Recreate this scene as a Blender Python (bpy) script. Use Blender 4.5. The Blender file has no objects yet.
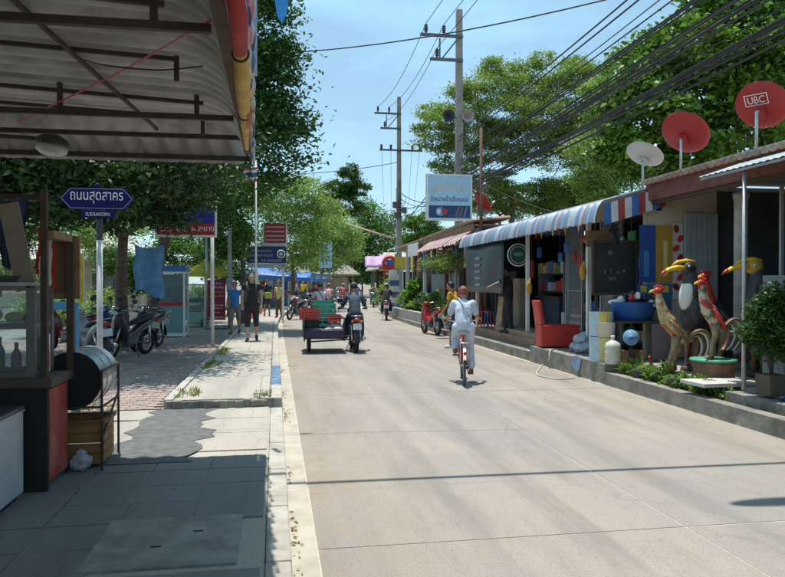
import bpy, bmesh, math, random
import numpy as np
from mathutils import Vector, Matrix, Euler, Quaternion
R = math.radians
scene = bpy.context.scene
COL = scene.collection
rnd = random.Random(7)

# ------------------------------------------------------------------ camera
H = 1.65; F = 700.0; CX, CY = 392.5, 288.5; VPX, HZY = 275.0, 284.0
YAW = math.atan((CX - VPX) / F); PITCH = -math.atan((CY - HZY) / F)
cd = bpy.data.cameras.new('camera'); cam = bpy.data.objects.new('camera', cd); COL.objects.link(cam)
cam.location = (0, 0, H); cam.rotation_euler = (math.pi/2 + PITCH, 0, -YAW)
cd.sensor_width = 36; cd.lens = 36 * F / 785; cd.clip_start = .05; cd.clip_end = 3000
scene.camera = cam
CM = Euler((math.pi/2 + PITCH, 0, -YAW)).to_matrix()
def ray(x, y): return CM @ Vector(((x - CX) / F, (CY - y) / F, -1))
def G(x, y, z=0.0):
    d = ray(x, y); t = (z - H) / d.z; return Vector((0, 0, H)) + d * t
def PY(x, y, Y):
    d = ray(x, y); return Vector((0, 0, H)) + d * (Y / d.y)
def PX(x, y, X):
    d = ray(x, y); return Vector((0, 0, H)) + d * (X / d.x)

# ------------------------------------------------------------------ world, sun, exposure
SUN_TILT = Vector((-.05, .15, 1)).normalized()
elev = math.asin(SUN_TILT.z); azim = math.atan2(SUN_TILT.x, SUN_TILT.y)
w = bpy.data.worlds.new('World'); scene.world = w; w.use_nodes = True
nt = w.node_tree; bg = nt.nodes['Background']
sky = nt.nodes.new('ShaderNodeTexSky'); sky.sky_type = 'NISHITA'; sky.sun_disc = False
sky.sun_elevation = elev; sky.sun_rotation = azim; sky.air_density = 1.0; sky.dust_density = .6; sky.ozone_density = 1.0
tc = nt.nodes.new('ShaderNodeTexCoord'); mp = nt.nodes.new('ShaderNodeMapping'); mp.inputs['Scale'].default_value = (1.2, 1.2, 4.5)
nz = nt.nodes.new('ShaderNodeTexNoise'); nz.inputs['Scale'].default_value = 1.6; nz.inputs['Detail'].default_value = 7; nz.inputs['Roughness'].default_value = .55
rp = nt.nodes.new('ShaderNodeValToRGB'); rp.color_ramp.elements[0].position = .46; rp.color_ramp.elements[1].position = .8
rp.color_ramp.elements[0].color = (.24, .24, .24, 1); rp.color_ramp.elements[1].color = (.62, .62, .62, 1)
mx = nt.nodes.new('ShaderNodeMix'); mx.data_type = 'RGBA'; mx.inputs[7].default_value = (6.4, 11.8, 14.4, 1)
L = nt.links.new
L(tc.outputs['Generated'], mp.inputs['Vector']); L(mp.outputs[0], nz.inputs['Vector']); L(nz.outputs['Fac'], rp.inputs[0])
L(rp.outputs[0], mx.inputs[0]); L(sky.outputs[0], mx.inputs[6]); L(mx.outputs[2], bg.inputs[0])
bg.inputs[1].default_value = .115
sd = bpy.data.lights.new('sun', 'SUN'); sun = bpy.data.objects.new('sun', sd); COL.objects.link(sun)
sd.energy = 5.0; sd.angle = R(.55); sd.color = (1, .95, .865)
sun.rotation_euler = (-SUN_TILT).to_track_quat('-Z', 'Y').to_euler(); sun.location = (0, 0, 30)
scene.view_settings.view_transform = 'Standard'; scene.view_settings.look = 'None'
scene.view_settings.gamma = 1; scene.view_settings.exposure = .1; scene.view_settings.use_curve_mapping = False

# ------------------------------------------------------------------ materials
def lin(v): return v / 12.92 if v <= .04045 else ((v + .055) / 1.055) ** 2.4
def hx(s, k=1.0):
    s = s.lstrip('#'); return tuple(lin(int(s[i:i+2], 16) / 255) * k for i in (0, 2, 4))
MATS = {}
def mat(name, col, rough=.6, metal=0.0, var=.18, scale=6.0, bump=0.0, bscale=60.0, dirt=0.0, dcol=(.09, .07, .05), dscale=2.5,
        world=False, col2=None, alpha=1.0, spec=.5, transl=None, coat=0.0):
    if name in MATS: return MATS[name]
    if isinstance(col, str): col = hx(col)
    m = bpy.data.materials.new(name); m.use_nodes = True; t = m.node_tree; N = t.nodes; K = t.links.new
    p = N['Principled BSDF']; p.inputs['Roughness'].default_value = rough; p.inputs['Metallic'].default_value = metal
    p.inputs['Specular IOR Level'].default_value = spec
    if coat: p.inputs['Coat Weight'].default_value = coat
    if world: g = N.new('ShaderNodeNewGeometry'); vec = g.outputs['Position']
    else: g = N.new('ShaderNodeTexCoord'); vec = g.outputs['Object']
    n = N.new('ShaderNodeTexNoise'); n.inputs['Scale'].default_value = scale; n.inputs['Detail'].default_value = 6; K(vec, n.inputs['Vector'])
    rr = N.new('ShaderNodeMapRange'); rr.inputs[1].default_value = .3; rr.inputs[2].default_value = .7; K(n.outputs['Fac'], rr.inputs[0])
    mixn = N.new('ShaderNodeMix'); mixn.data_type = 'RGBA'
    if col2 is not None:
        if isinstance(col2, str): col2 = hx(col2)
        a, b = col, col2
    else: a = tuple(min(1, c * (1 - var)) for c in col); b = tuple(min(1, c * (1 + var)) for c in col)
    mixn.inputs[6].default_value = (*a, 1); mixn.inputs[7].default_value = (*b, 1); K(rr.outputs[0], mixn.inputs[0])
    out = mixn.outputs[2]
    if dirt > 0:
        n2 = N.new('ShaderNodeTexNoise'); n2.inputs['Scale'].default_value = dscale; n2.inputs['Detail'].default_value = 9; n2.inputs['Roughness'].default_value = .65
        K(vec, n2.inputs['Vector'])
        r2 = N.new('ShaderNodeMapRange'); r2.inputs[1].default_value = .48; r2.inputs[2].default_value = .72; r2.inputs[4].default_value = dirt; K(n2.outputs['Fac'], r2.inputs[0])
        m2 = N.new('ShaderNodeMix'); m2.data_type = 'RGBA'; m2.inputs[7].default_value = (*dcol, 1); K(r2.outputs[0], m2.inputs[0]); K(out, m2.inputs[6]); out = m2.outputs[2]
    K(out, p.inputs['Base Color'])
    if bump > 0:
        n3 = N.new('ShaderNodeTexNoise'); n3.inputs['Scale'].default_value = bscale; n3.inputs['Detail'].default_value = 5; K(vec, n3.inputs['Vector'])
        bp = N.new('ShaderNodeBump'); bp.inputs['Strength'].default_value = bump; bp.inputs['Distance'].default_value = .01; K(n3.outputs['Fac'], bp.inputs['Height']); K(bp.outputs[0], p.inputs['Normal'])
    if alpha < 1: p.inputs['Alpha'].default_value = alpha
    if transl is not None:
        tr = N.new('ShaderNodeBsdfTranslucent'); K(out, tr.inputs[0]); ms = N.new('ShaderNodeMixShader'); ms.inputs[0].default_value = transl
        K(p.outputs[0], ms.inputs[1]); K(tr.outputs[0], ms.inputs[2]); K(ms.outputs[0], N['Material Output'].inputs[0])
    MATS[name] = m; return m
def leafmat(name, c1, c2, tr=.35, rough=.5):
    m = bpy.data.materials.new(name); m.use_nodes = True; t = m.node_tree; N = t.nodes; K = t.links.new
    p = N['Principled BSDF']; p.inputs['Roughness'].default_value = rough; p.inputs['Specular IOR Level'].default_value = .35
    g = N.new('ShaderNodeNewGeometry'); mi = N.new('ShaderNodeMix'); mi.data_type = 'RGBA'
    mi.inputs[6].default_value = (*hx(c1), 1); mi.inputs[7].default_value = (*hx(c2), 1); K(g.outputs['Random Per Island'], mi.inputs[0])
    n = N.new('ShaderNodeTexNoise'); n.inputs['Scale'].default_value = .9; K(g.outputs['Position'], n.inputs['Vector'])
    hs = N.new('ShaderNodeHueSaturation'); mr = N.new('ShaderNodeMapRange'); mr.inputs[1].default_value = .3; mr.inputs[2].default_value = .7
    mr.inputs[3].default_value = .7; mr.inputs[4].default_value = 1.3; K(n.outputs['Fac'], mr.inputs[0]); K(mr.outputs[0], hs.inputs['Value']); K(mi.outputs[2], hs.inputs['Color'])
    K(hs.outputs[0], p.inputs['Base Color']); trn = N.new('ShaderNodeBsdfTranslucent'); K(hs.outputs[0], trn.inputs[0])
    ms = N.new('ShaderNodeMixShader'); ms.inputs[0].default_value = tr; K(p.outputs[0], ms.inputs[1]); K(trn.outputs[0], ms.inputs[2]); K(ms.outputs[0], N['Material Output'].inputs[0])
    return m
def glass(name, tint=(.8, .9, .92), a=.25):
    m = bpy.data.materials.new(name); m.use_nodes = True; t = m.node_tree; N = t.nodes; K = t.links.new
    N.remove(N['Principled BSDF'])
    gl = N.new('ShaderNodeBsdfGlossy'); gl.inputs['Roughness'].default_value = .03; tr = N.new('ShaderNodeBsdfTransparent'); tr.inputs[0].default_value = (*tint, 1)
    fr = N.new('ShaderNodeFresnel'); fr.inputs[0].default_value = 1.5
    ms = N.new('ShaderNodeMixShader'); K(fr.outputs[0], ms.inputs[0]); K(tr.outputs[0], ms.inputs[1]); K(gl.outputs[0], ms.inputs[2])
    df = N.new('ShaderNodeBsdfDiffuse'); df.inputs[0].default_value = (*tint, 1); m3 = N.new('ShaderNodeMixShader'); m3.inputs[0].default_value = a * .4
    K(ms.outputs[0], m3.inputs[1]); K(df.outputs[0], m3.inputs[2]); K(m3.outputs[0], N['Material Output'].inputs[0])
    return m
MAT_GLASS = glass('clear_glass'); MAT_BLUEGLASS = glass('blue_plastic_glass', (.35, .62, .85), 1.1)
def flat(name, s, rough=.55, **k):      # a painted or plastic colour with a little unevenness
    k.setdefault('var', .1); return mat(name, s, rough, **k)

# ------------------------------------------------------------------ object helpers
ROOTM = {}
def tag(o, label=None, cat=None, group=None, kind=None):
    if label: o['label'] = label
    if cat: o['category'] = cat
    if group: o['group'] = group
    if kind: o['kind'] = kind
    return o
def thing(name, label, cat, loc=(0, 0, 0), rz=0.0, group=None):
    o = bpy.data.objects.new(name, None); COL.objects.link(o); o.empty_display_size = .1
    o.location = loc; o.rotation_euler = (0, 0, rz); ROOTM[o.name] = Matrix.Translation(Vector(loc)) @ Matrix.Rotation(rz, 4, 'Z')
    return tag(o, label, cat, group)
def rootm(o):
    while o.parent is not None: o = o.parent
    return ROOTM.get(o.name, Matrix.Identity(4))
def link(o, parent=None):
    COL.objects.link(o)
    if parent is not None: o.parent = parent
    return o
def copy_tree(o, parent=None):
    c = o.copy(); link(c, parent)
    for ch in list(o.children): copy_tree(ch, c)
    return c
class MB:
    def __init__(s): s.v = []; s.f = []; s.mi = []; s.m = 0
    def add(s, vs, fs):
        b = len(s.v); s.v += [tuple(v) for v in vs]; s.f += [tuple(i + b for i in f) for f in fs]; s.mi += [s.m] * len(fs); return s
    def box(s, c, d, rot=None, bev=0.0):
        hx_, hy, hz = d[0]/2, d[1]/2, d[2]/2; b = min(bev, hx_*.9, hy*.9, hz*.9)
        if b <= 0:
            vs = [Vector((x, y, z)) for x in (-hx_, hx_) for y in (-hy, hy) for z in (-hz, hz)]
            fs = [(0,1,3,2), (4,6,7,5), (0,4,5,1), (2,3,7,6), (0,2,6,4), (1,5,7,3)]
        else:
            bm = bmesh.new(); bmesh.ops.create_cube(bm, size=1)
            for v in bm.verts: v.co = Vector((v.co.x*d[0], v.co.y*d[1], v.co.z*d[2]))
            bmesh.ops.bevel(bm, geom=list(bm.edges), offset=b, segments=2, affect='EDGES', profile=.5)
            bm.verts.index_update(); vs = [v.co.copy() for v in bm.verts]; fs = [tuple(v.index for v in f.verts) for f in bm.faces]; bm.free()
        if rot is not None:
            q = rot if isinstance(rot, (Quaternion, Matrix)) else Euler(rot).to_matrix()
            vs = [q @ v for v in vs]
        c = Vector(c); return s.add([v + c for v in vs], fs)
    def bar(s, a, b, w, h=None, roll=None):     # rectangular bar between two points
        a, b = Vector(a), Vector(b); d = b - a; h = w if h is None else h
        q = d.to_track_quat('Y', 'Z'); return s.box((a + b)/2, (w, d.length, h), q)
    def tube(s, pts, r, n=8, cap=True, sq=1.0):
        pts = [Vector(p) for p in pts]; m = len(pts); rs = r if isinstance(r, (list, tuple)) else [r]*m
        vs = []; fs = []; prev = None
        for i, p in enumerate(pts):
            d = (pts[min(i+1, m-1)] - pts[max(i-1, 0)])
            if d.length < 1e-9: d = Vector((0, 0, 1))
            d.normalize()
            if prev is None:
                u = d.orthogonal().normalized()
                if abs(d.z) < .9: u = d.cross(Vector((0, 0, 1))).normalized()
            else:
                u = prev - d * prev.dot(d)
                u = u.normalized() if u.length > 1e-6 else d.orthogonal().normalized()
            prev = u; vv = d.cross(u)
            for k in range(n):
                a = 2*math.pi*k/n; vs.append(p + (u*math.cos(a) + vv*math.sin(a)*sq) * rs[i])
        for i in range(m-1):
            for k in range(n): fs.append((i*n+k, i*n+(k+1) % n, (i+1)*n+(k+1) % n, (i+1)*n+k))
        if cap: fs.append(tuple(range(n-1, -1, -1))); fs.append(tuple((m-1)*n+k for k in range(n)))
        return s.add(vs, fs)
    def lathe(s, prof, c=(0, 0, 0), n=20, rot=None, sx=1.0, sy=1.0):   # prof [(r,z)]
        vs = []; fs = []; m = len(prof); c = Vector(c); q = None
        if rot is not None: q = rot if isinstance(rot, (Quaternion, Matrix)) else Euler(rot).to_matrix()
        for (r, z) in prof:
            for k in range(n):
                a = 2*math.pi*k/n; v = Vector((r*math.cos(a)*sx, r*math.sin(a)*sy, z)); vs.append((q @ v if q is not None else v) + c)
        for i in range(m-1):
            for k in range(n): fs.append((i*n+k, i*n+(k+1) % n, (i+1)*n+(k+1) % n, (i+1)*n+k))
        if prof[0][0] > 1e-5: fs.append(tuple(range(n-1, -1, -1)))
        if prof[-1][0] > 1e-5: fs.append(tuple((m-1)*n+k for k in range(n)))
        return s.add(vs, fs)
    def ell(s, c, r, rot=None, n=14, m=9):
        r = (r, r, r) if not isinstance(r, (tuple, list)) else r
        prof = [(max(1e-4, math.sin(math.pi*i/m)), -math.cos(math.pi*i/m)) for i in range(m+1)]
        vs = []; fs = []; q = None
        if rot is not None: q = rot if isinstance(rot, (Quaternion, Matrix)) else Euler(rot).to_matrix()
        c = Vector(c)
        for (a_, z) in prof:
            for k in range(n):
                a = 2*math.pi*k/n; v = Vector((a_*math.cos(a)*r[0], a_*math.sin(a)*r[1], z*r[2])); vs.append((q @ v if q is not None else v) + c)
        for i in range(m):
            for k in range(n): fs.append((i*n+k, i*n+(k+1) % n, (i+1)*n+(k+1) % n, (i+1)*n+k))
        fs.append(tuple(range(n-1, -1, -1))); fs.append(tuple(m*n+k for k in range(n)))
        return s.add(vs, fs)
    def capsule(s, a, b, ra, rb, n=12):
        a, b = Vector(a), Vector(b); d = b - a
        if d.length < 1e-6: return s.ell(a, max(ra, rb), n=n)
        u = d.normalized(); P_ = []; Q_ = []
        for t in (-1, -.8, -.45): P_.append(a + u*ra*t); Q_.append(ra*math.sqrt(max(.0025, 1-t*t)))
        P_.append(a); Q_.append(ra); P_.append(b); Q_.append(rb)
        for t in (.45, .8, 1): P_.append(b + u*rb*t); Q_.append(rb*math.sqrt(max(.0025, 1-t*t)))
        return s.tube(P_, Q_, n)
    def torus(s, c, R_, r, axis='X', n=28, k=8, a0=0, a1=2*math.pi):
        c = Vector(c); pts = []; full = abs(a1-a0-2*math.pi) < 1e-6
        vs = []; fs = []; m = n if full else n+1
        for i in range(m):
            a = a0 + (a1-a0)*i/n
            for j in range(k):
                b = 2*math.pi*j/k; rr = R_ + r*math.cos(b); h = r*math.sin(b)
                if axis == 'X': v = Vector((h, rr*math.cos(a), rr*math.sin(a)))
                elif axis == 'Y': v = Vector((rr*math.cos(a), h, rr*math.sin(a)))
                else: v = Vector((rr*math.cos(a), rr*math.sin(a), h))
                vs.append(v + c)
        for i in range(n):
            i2 = (i+1) % m
            for j in range(k): fs.append((i*k+j, i*k+(j+1) % k, i2*k+(j+1) % k, i2*k+j))
        return s.add(vs, fs)
    def prism(s, poly, d):      # poly: list of 3D points (planar), extruded by vector d
        n = len(poly); d = Vector(d); vs = [Vector(p) for p in poly] + [Vector(p) + d for p in poly]
        fs = [tuple(range(n-1, -1, -1)), tuple(range(n, 2*n))] + [(i, (i+1) % n, n+(i+1) % n, n+i) for i in range(n)]
        return s.add(vs, fs)
    def grid(s, fn, nu, nv):
        vs = [fn(i/nu, j/nv) for i in range(nu+1) for j in range(nv+1)]
        fs = [(i*(nv+1)+j, (i+1)*(nv+1)+j, (i+1)*(nv+1)+j+1, i*(nv+1)+j+1) for i in range(nu) for j in range(nv)]
        return s.add(vs, fs)
    def build(s, name, m, parent=None, smooth=False, world=True, loc=None, solid=0.0):
        vs = s.v; o_loc = None
        if parent is not None and world:
            Mi = rootm(parent).inverted(); vs = [Mi @ Vector(v) for v in vs]
        elif parent is None and loc is not None:
            l = Vector(loc); vs = [Vector(v) - l for v in vs]; o_loc = l
        me = bpy.data.meshes.new(name); me.from_pydata([tuple(v) for v in vs], [], s.f)
        for mm in (m if isinstance(m, (list, tuple)) else [m]): me.materials.append(mm)
        if isinstance(m, (list, tuple)): me.polygons.foreach_set('material_index', s.mi)
        if smooth:
            me.polygons.foreach_set('use_smooth', [True]*len(me.polygons))
            if smooth == 'auto': me.set_sharp_from_angle(angle=R(40))
        bm = bmesh.new(); bm.from_mesh(me); bmesh.ops.recalc_face_normals(bm, faces=bm.faces); bm.to_mesh(me); bm.free()
        o = bpy.data.objects.new(name, me); link(o, parent)
        if o_loc is not None: o.location = o_loc
        if solid: md = o.modifiers.new('solid', 'SOLIDIFY'); md.thickness = solid; md.offset = 0
        return o
def one(name, label, cat, mb, m, group=None, smooth=False, loc=None, kind=None):
    if loc is None:
        n = len(mb.v); xs = [v[0] for v in mb.v]; ys = [v[1] for v in mb.v]; zs = [v[2] for v in mb.v]
        loc = ((min(xs)+max(xs))/2, (min(ys)+max(ys))/2, min(zs))
    return tag(mb.build(name, m, None, smooth, loc=loc), label, cat, group, kind)
FACE = {'-Y': Euler((math.pi/2, 0, 0)).to_matrix(), '-X': Euler((math.pi/2, 0, -math.pi/2)).to_matrix(), '+X': Euler((math.pi/2, 0, math.pi/2)).to_matrix()}
def text(name, s, size, loc, m, parent, face='-Y', wid=None, ext=.002, rot=None):
    cu = bpy.data.curves.new(name, 'FONT'); cu.body = s; cu.size = size; cu.align_x = 'CENTER'; cu.align_y = 'CENTER'; cu.extrude = ext; cu.resolution_u = 3
    o = bpy.data.objects.new(name, cu); COL.objects.link(o); bpy.context.view_layer.update()
    me = bpy.data.meshes.new_from_object(o.evaluated_get(bpy.context.evaluated_depsgraph_get())); COL.objects.unlink(o); bpy.data.objects.remove(o)
    me.name = name; me.materials.clear(); me.materials.append(m)
    n = len(me.vertices)
    if n == 0: return None
    co = np.zeros(n*3, np.float32); me.vertices.foreach_get('co', co); co = co.reshape(-1, 3)
    co[:, 0] -= (co[:, 0].min()+co[:, 0].max())/2; co[:, 1] -= (co[:, 1].min()+co[:, 1].max())/2
    if wid: co[:, 0] *= wid / max(1e-6, co[:, 0].max()-co[:, 0].min())
    q = rot if rot is not None else FACE[face]
    T = rootm(parent).inverted() @ (Matrix.Translation(Vector(loc)) @ q.to_4x4())
    me.vertices.foreach_set('co', co.ravel()); me.transform(T)
    return link(bpy.data.objects.new(name, me), parent)
def remeshed(mb, name, m, parent, vox, world=False, it=3):
    o = mb.build(name, m, parent, smooth=True, world=world)
    md = o.modifiers.new('skin', 'REMESH'); md.mode = 'VOXEL'; md.voxel_size = vox; md.use_smooth_shade = True
    sm = o.modifiers.new('soft', 'SMOOTH'); sm.factor = .5; sm.iterations = it
    return o
# road frame: s along the road, lat across it (0 = left kerb); straight to s=25, then a gentle bend to the right
S0, RB = 25.0, 160.0
def RD(s, lat, z=0.0):
    if s <= S0: return Vector((lat, s, z))
    a = (s - S0)/RB; return Vector((RB - (RB-lat)*math.cos(a), S0 + (RB-lat)*math.sin(a), z))
def RH(s): return 0.0 if s <= S0 else -(s-S0)/RB     # heading (rotation z)
def strip(mb, s0, s1, l0, l1, z0, z1=None, step=1.5):   # sheet (z1 None) or solid strip along the road; l0,l1 numbers or functions of s
    n = max(1, int((s1-s0)/step)); f0 = l0 if callable(l0) else (lambda s: l0); f1 = l1 if callable(l1) else (lambda s: l1)
    vs = []; fs = []; k = 2 if z1 is None else 4
    for i in range(n+1):
        s = s0 + (s1-s0)*i/n
        if z1 is None: vs += [RD(s, f0(s), z0), RD(s, f1(s), z0)]
        else: vs += [RD(s, f0(s), z0), RD(s, f0(s), z1), RD(s, f1(s), z1), RD(s, f1(s), z0)]
    for i in range(n):
        a, b = i*k, (i+1)*k
        if k == 2: fs.append((a, a+1, b+1, b))
        else: fs += [(a, a+1, b+1, b), (a+1, a+2, b+2, b+1), (a+2, a+3, b+3, b+2), (a+3, a, b, b+3)]
    if k == 4: fs += [(0, 3, 2, 1), (n*4, n*4+1, n*4+2, n*4+3)]
    return mb.add(vs, fs)
# ------------------------------------------------------------------ ground, road, pavements
def struct(o): o['kind'] = 'structure'; return o
M_EARTH = mat('earth', (.2, .165, .12), .95, var=.3, scale=1.2, world=True, bump=.4, bscale=12, col2=(.3, .26, .2))
def roadmat(name, a, b, stain, CRK=.3, tracks=False):
    m = bpy.data.materials.new(name); m.use_nodes = True; t = m.node_tree; N = t.nodes; K = t.links.new
    p = N['Principled BSDF']; p.inputs['Roughness'].default_value = .85; p.inputs['Specular IOR Level'].default_value = .25
    g = N.new('ShaderNodeNewGeometry')
    def noise(sc, sx, sy, det=7, ro=.6):
        mp = N.new('ShaderNodeMapping'); mp.inputs['Scale'].default_value = (sx, sy, 1); K(g.outputs['Position'], mp.inputs[0])
        n = N.new('ShaderNodeTexNoise'); n.inputs['Scale'].default_value = sc; n.inputs['Detail'].default_value = det; n.inputs['Roughness'].default_value = ro; K(mp.outputs[0], n.inputs[0]); return n.outputs['Fac']
    def rng(x, lo, hi, o0=0, o1=1):
        r = N.new('ShaderNodeMapRange'); r.inputs[1].default_value = lo; r.inputs[2].default_value = hi; r.inputs[3].default_value = o0; r.inputs[4].default_value = o1; K(x, r.inputs[0]); return r.outputs[0]
    def mix(f, x, col):
        q = N.new('ShaderNodeMix'); q.data_type = 'RGBA'; K(f, q.inputs[0])
        if isinstance(x, tuple): q.inputs[6].default_value = (*x, 1)
        else: K(x, q.inputs[6])
        q.inputs[7].default_value = (*col, 1); return q.outputs[2]
    c = mix(rng(noise(.55, 1, .6), .38, .64), a, b)
    if tracks:
        sx = N.new('ShaderNodeSeparateXYZ'); K(g.outputs['Position'], sx.inputs[0])
        c = mix(rng(noise(2.6, 1, .03, 4, .5), .5, .68, 0, .5), c, stain)         # tyre tracks
        c = mix(rng(noise(.9, 1, .5, 6, .6), .56, .66, 0, .4), c, (.42, .37, .3)) # dried sandy patches
        ed = rng(sx.outputs[0], .3, 1.3, 1, 0); ml = N.new('ShaderNodeMath'); ml.operation = 'MULTIPLY'; K(ed, ml.inputs[0]); K(rng(noise(3, 1, .5, 7, .65), .35, .65), ml.inputs[1]); c = mix(ml.outputs[0], c, (.31, .25, .18))   # kerbside dirt
        ml = N.new('ShaderNodeMath'); ml.operation = 'MULTIPLY'; K(rng(sx.outputs[0], 4.3, 5.3, 0, .9), ml.inputs[0]); K(rng(noise(2.4, 1, .5, 7, .65), .35, .65), ml.inputs[1]); c = mix(ml.outputs[0], c, (.36, .3, .22))
        c = mix(rng(noise(1.1, 1, 1, 3, .5), .68, .73, 0, .55), c, (.1, .095, .09))   # oil drips
    c = mix(rng(noise(1.7, 1, .16, 8, .7), .48, .7, 0, .62), c, stain)          # long wheel-worn streaks
    c = mix(rng(noise(5, 1, .8, 9, .75), .55, .75, 0, .35), c, tuple(x*.62 for x in stain))
    c = mix(rng(noise(70, 1, 1, 3), .52, .68, 0, .6), c, (.15, .14, .125))       # aggregate speckle
    c = mix(rng(noise(95, 1, 1, 3), .62, .8, 0, .35), c, (.55, .53, .48))
    vo = N.new('ShaderNodeTexVoronoi'); vo.feature = 'DISTANCE_TO_EDGE'; vo.inputs['Scale'].default_value = .3
    wp = N.new('ShaderNodeTexNoise'); wp.inputs['Scale'].default_value = 2.5; wp.inputs['Detail'].default_value = 6; K(g.outputs['Position'], wp.inputs[0])
    va = N.new('ShaderNodeVectorMath'); va.operation = 'MULTIPLY_ADD'; K(wp.outputs['Color'], va.inputs[0]); va.inputs[1].default_value = (.5, .5, .5); K(g.outputs['Position'], va.inputs[2]); K(va.outputs[0], vo.inputs[0])
    c = mix(rng(vo.outputs[0], 0, .0035, CRK, 0), c, (.14, .125, .105))               # hairline cracks
    K(c, p.inputs['Base Color'])
    bp = N.new('ShaderNodeBump'); bp.inputs['Strength'].default_value = .35; bp.inputs['Distance'].default_value = .006; K(noise(60, 1, 1, 6), bp.inputs['Height']); K(bp.outputs[0], p.inputs['Normal'])
    return m
M_ROAD = roadmat('concrete_road', (.345, .304, .262), (.288, .27, .25), (.185, .172, .157), .35, True)
M_ROADB = mat('road_joint', (.52, .47, .4), .95, var=.2, scale=20, world=True)
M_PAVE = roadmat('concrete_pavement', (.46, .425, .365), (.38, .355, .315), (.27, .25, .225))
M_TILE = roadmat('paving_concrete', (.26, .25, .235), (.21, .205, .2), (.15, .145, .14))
M_KERB = mat('kerb_concrete', (.42, .395, .345), .9, var=.2, scale=5, world=True, bump=.4, bscale=50, dirt=.6, dscale=3, dcol=(.2, .18, .15))
M_GUT = mat('gutter_concrete', (.44, .4, .33), .9, var=.15, scale=3, world=True, bump=.3, bscale=60, dirt=.5, dscale=4, dcol=(.25, .21, .16))
M_ASPH = mat('asphalt_patch', (.13, .13, .128), .9, var=.25, scale=9, world=True, bump=.5, bscale=80)
M_PAVER = mat('clay_paver', (.33, .255, .22), .9, var=.25, scale=3, world=True, bump=.2, dirt=.5, dcol=(.36, .33, .29))
M_OLDCON = mat('old_concrete', (.26, .245, .215), .92, var=.3, scale=4, world=True, bump=.5, bscale=40, dirt=.7, dcol=(.06, .06, .05), dscale=3)

mb = MB(); mb.add([(-900, -300, -.06), (900, -300, -.06), (900, 1200, -.06), (-900, 1200, -.06)], [(0, 1, 2, 3)])
struct(mb.build('ground', M_EARTH))
ROADW = 5.33
mb = MB(); strip(mb, -12, 190, .0, ROADW+.3, -.0045)
road = struct(mb.build('road', M_ROADB))
# concrete slabs of the carriageway, two lanes, each a part of the road
EDG = [-7.5, -1.5, 4.35, 10.4, 16.4, 22.5, 28.6, 34.7, 41, 47, 53, 59, 65, 71, 77, 83, 89, 95, 101]
for i in range(len(EDG)-1):
    for (a, b) in ((.265, 2.745), (2.76, ROADW-.02)):
        mb = MB(); s0, s1 = EDG[i]+.009, EDG[i+1]-.009; zz = rnd.uniform(-.0015, .0015)
        strip(mb, s0, s1, a, b, -.05, zz, 2.0); mb.build('road_slab', M_ROAD, road)
mb = MB(); strip(mb, 101, 190, .265, ROADW, -.006); o = mb.build('road_slab', M_ROAD, road)
mb = MB(); strip(mb, -8, 110, .095, .255, -.05, .004)
struct(mb.build('gutter', M_GUT))
ZP, ZR = .085, .19       # near pavement level, raised pavement level
mb = MB(); strip(mb, -6, 9.08, -7.5, -.06, -.3, ZP-.012)
pave = struct(mb.build('pavement', M_PAVE))
# the driveway apron between the tiles and the raised footway (smooth concrete bays)
XB = [-7.4, -5.2, -3.45, -2.2, -1.15, -.075]
YB = [6.75, 7.55, 8.35, 9.06]
for j in range(3):
    for i in range(5):
        mb = MB(); x0, x1, y0, y1 = XB[i]+.006, XB[i+1]-.006, YB[j]+.006, YB[j+1]-.006
        mb.box(((x0+x1)/2, (y0+y1)/2, ZP-.02+rnd.uniform(-.002, .002)), (x1-x0, y1-y0, .04)); mb.build('paving_bay', M_PAVE, pave)
# square concrete flags under the awning, each its own part, and the big service cover
tile_me = {}
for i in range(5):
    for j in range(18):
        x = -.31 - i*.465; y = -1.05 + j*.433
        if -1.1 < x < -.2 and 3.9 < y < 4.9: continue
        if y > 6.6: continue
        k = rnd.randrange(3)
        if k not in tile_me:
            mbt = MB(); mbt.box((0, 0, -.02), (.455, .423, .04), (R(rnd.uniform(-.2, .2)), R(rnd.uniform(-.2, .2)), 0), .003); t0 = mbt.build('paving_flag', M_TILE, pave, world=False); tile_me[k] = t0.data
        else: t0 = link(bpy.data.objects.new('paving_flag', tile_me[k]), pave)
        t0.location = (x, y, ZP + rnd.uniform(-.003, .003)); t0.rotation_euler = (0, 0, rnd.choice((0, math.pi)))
mb = MB(); mb.box((-.64, 4.43, ZP-.02), (.85, .84, .05), None, .004); cov = mb.build('service_cover', mat('cover_concrete', (.3, .285, .26), .9, var=.25, world=True, bump=.4, dirt=.5), pave)
for x in (-.75, -.53):
    mb = MB(); mb.box((x+.05, 4.32 if x < -.6 else 4.55, ZP+.0065), (.06, .014, .004)); mb.build('lifting_slot', mat('slot_dark', (.01, .01, .01), .9), cov)
# kerb stones, near side
for s in np.arange(-5, 9.0, 1.0):
    mb = MB(); mb.box((.017, s+.5, ZP/2-.1), (.148, .985, ZP+.2), (0, 0, R(rnd.uniform(-.25, .25))), .012); mb.build('kerb_stone', M_KERB, pave)
# asphalt repair patch with ragged edges
left = [(-1.42+rnd.uniform(-.1, .1)-.16*(1-i/16), 6.35+i*.168) for i in range(17)]; right = [(-.74+rnd.uniform(-.13, .1)+.06*(1-i/16), 6.35+i*.168) for i in range(17)]
mb = MB(); vs = []; fs = []
for a, b in zip(left, right): vs += [(a[0], a[1], ZP+.006), (b[0], b[1], ZP+.006)]
for i in range(16): fs.append((2*i, 2*i+1, 2*i+3, 2*i+2))
mb.add(vs, fs); struct(mb.build('asphalt_patch', M_ASPH))
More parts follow.
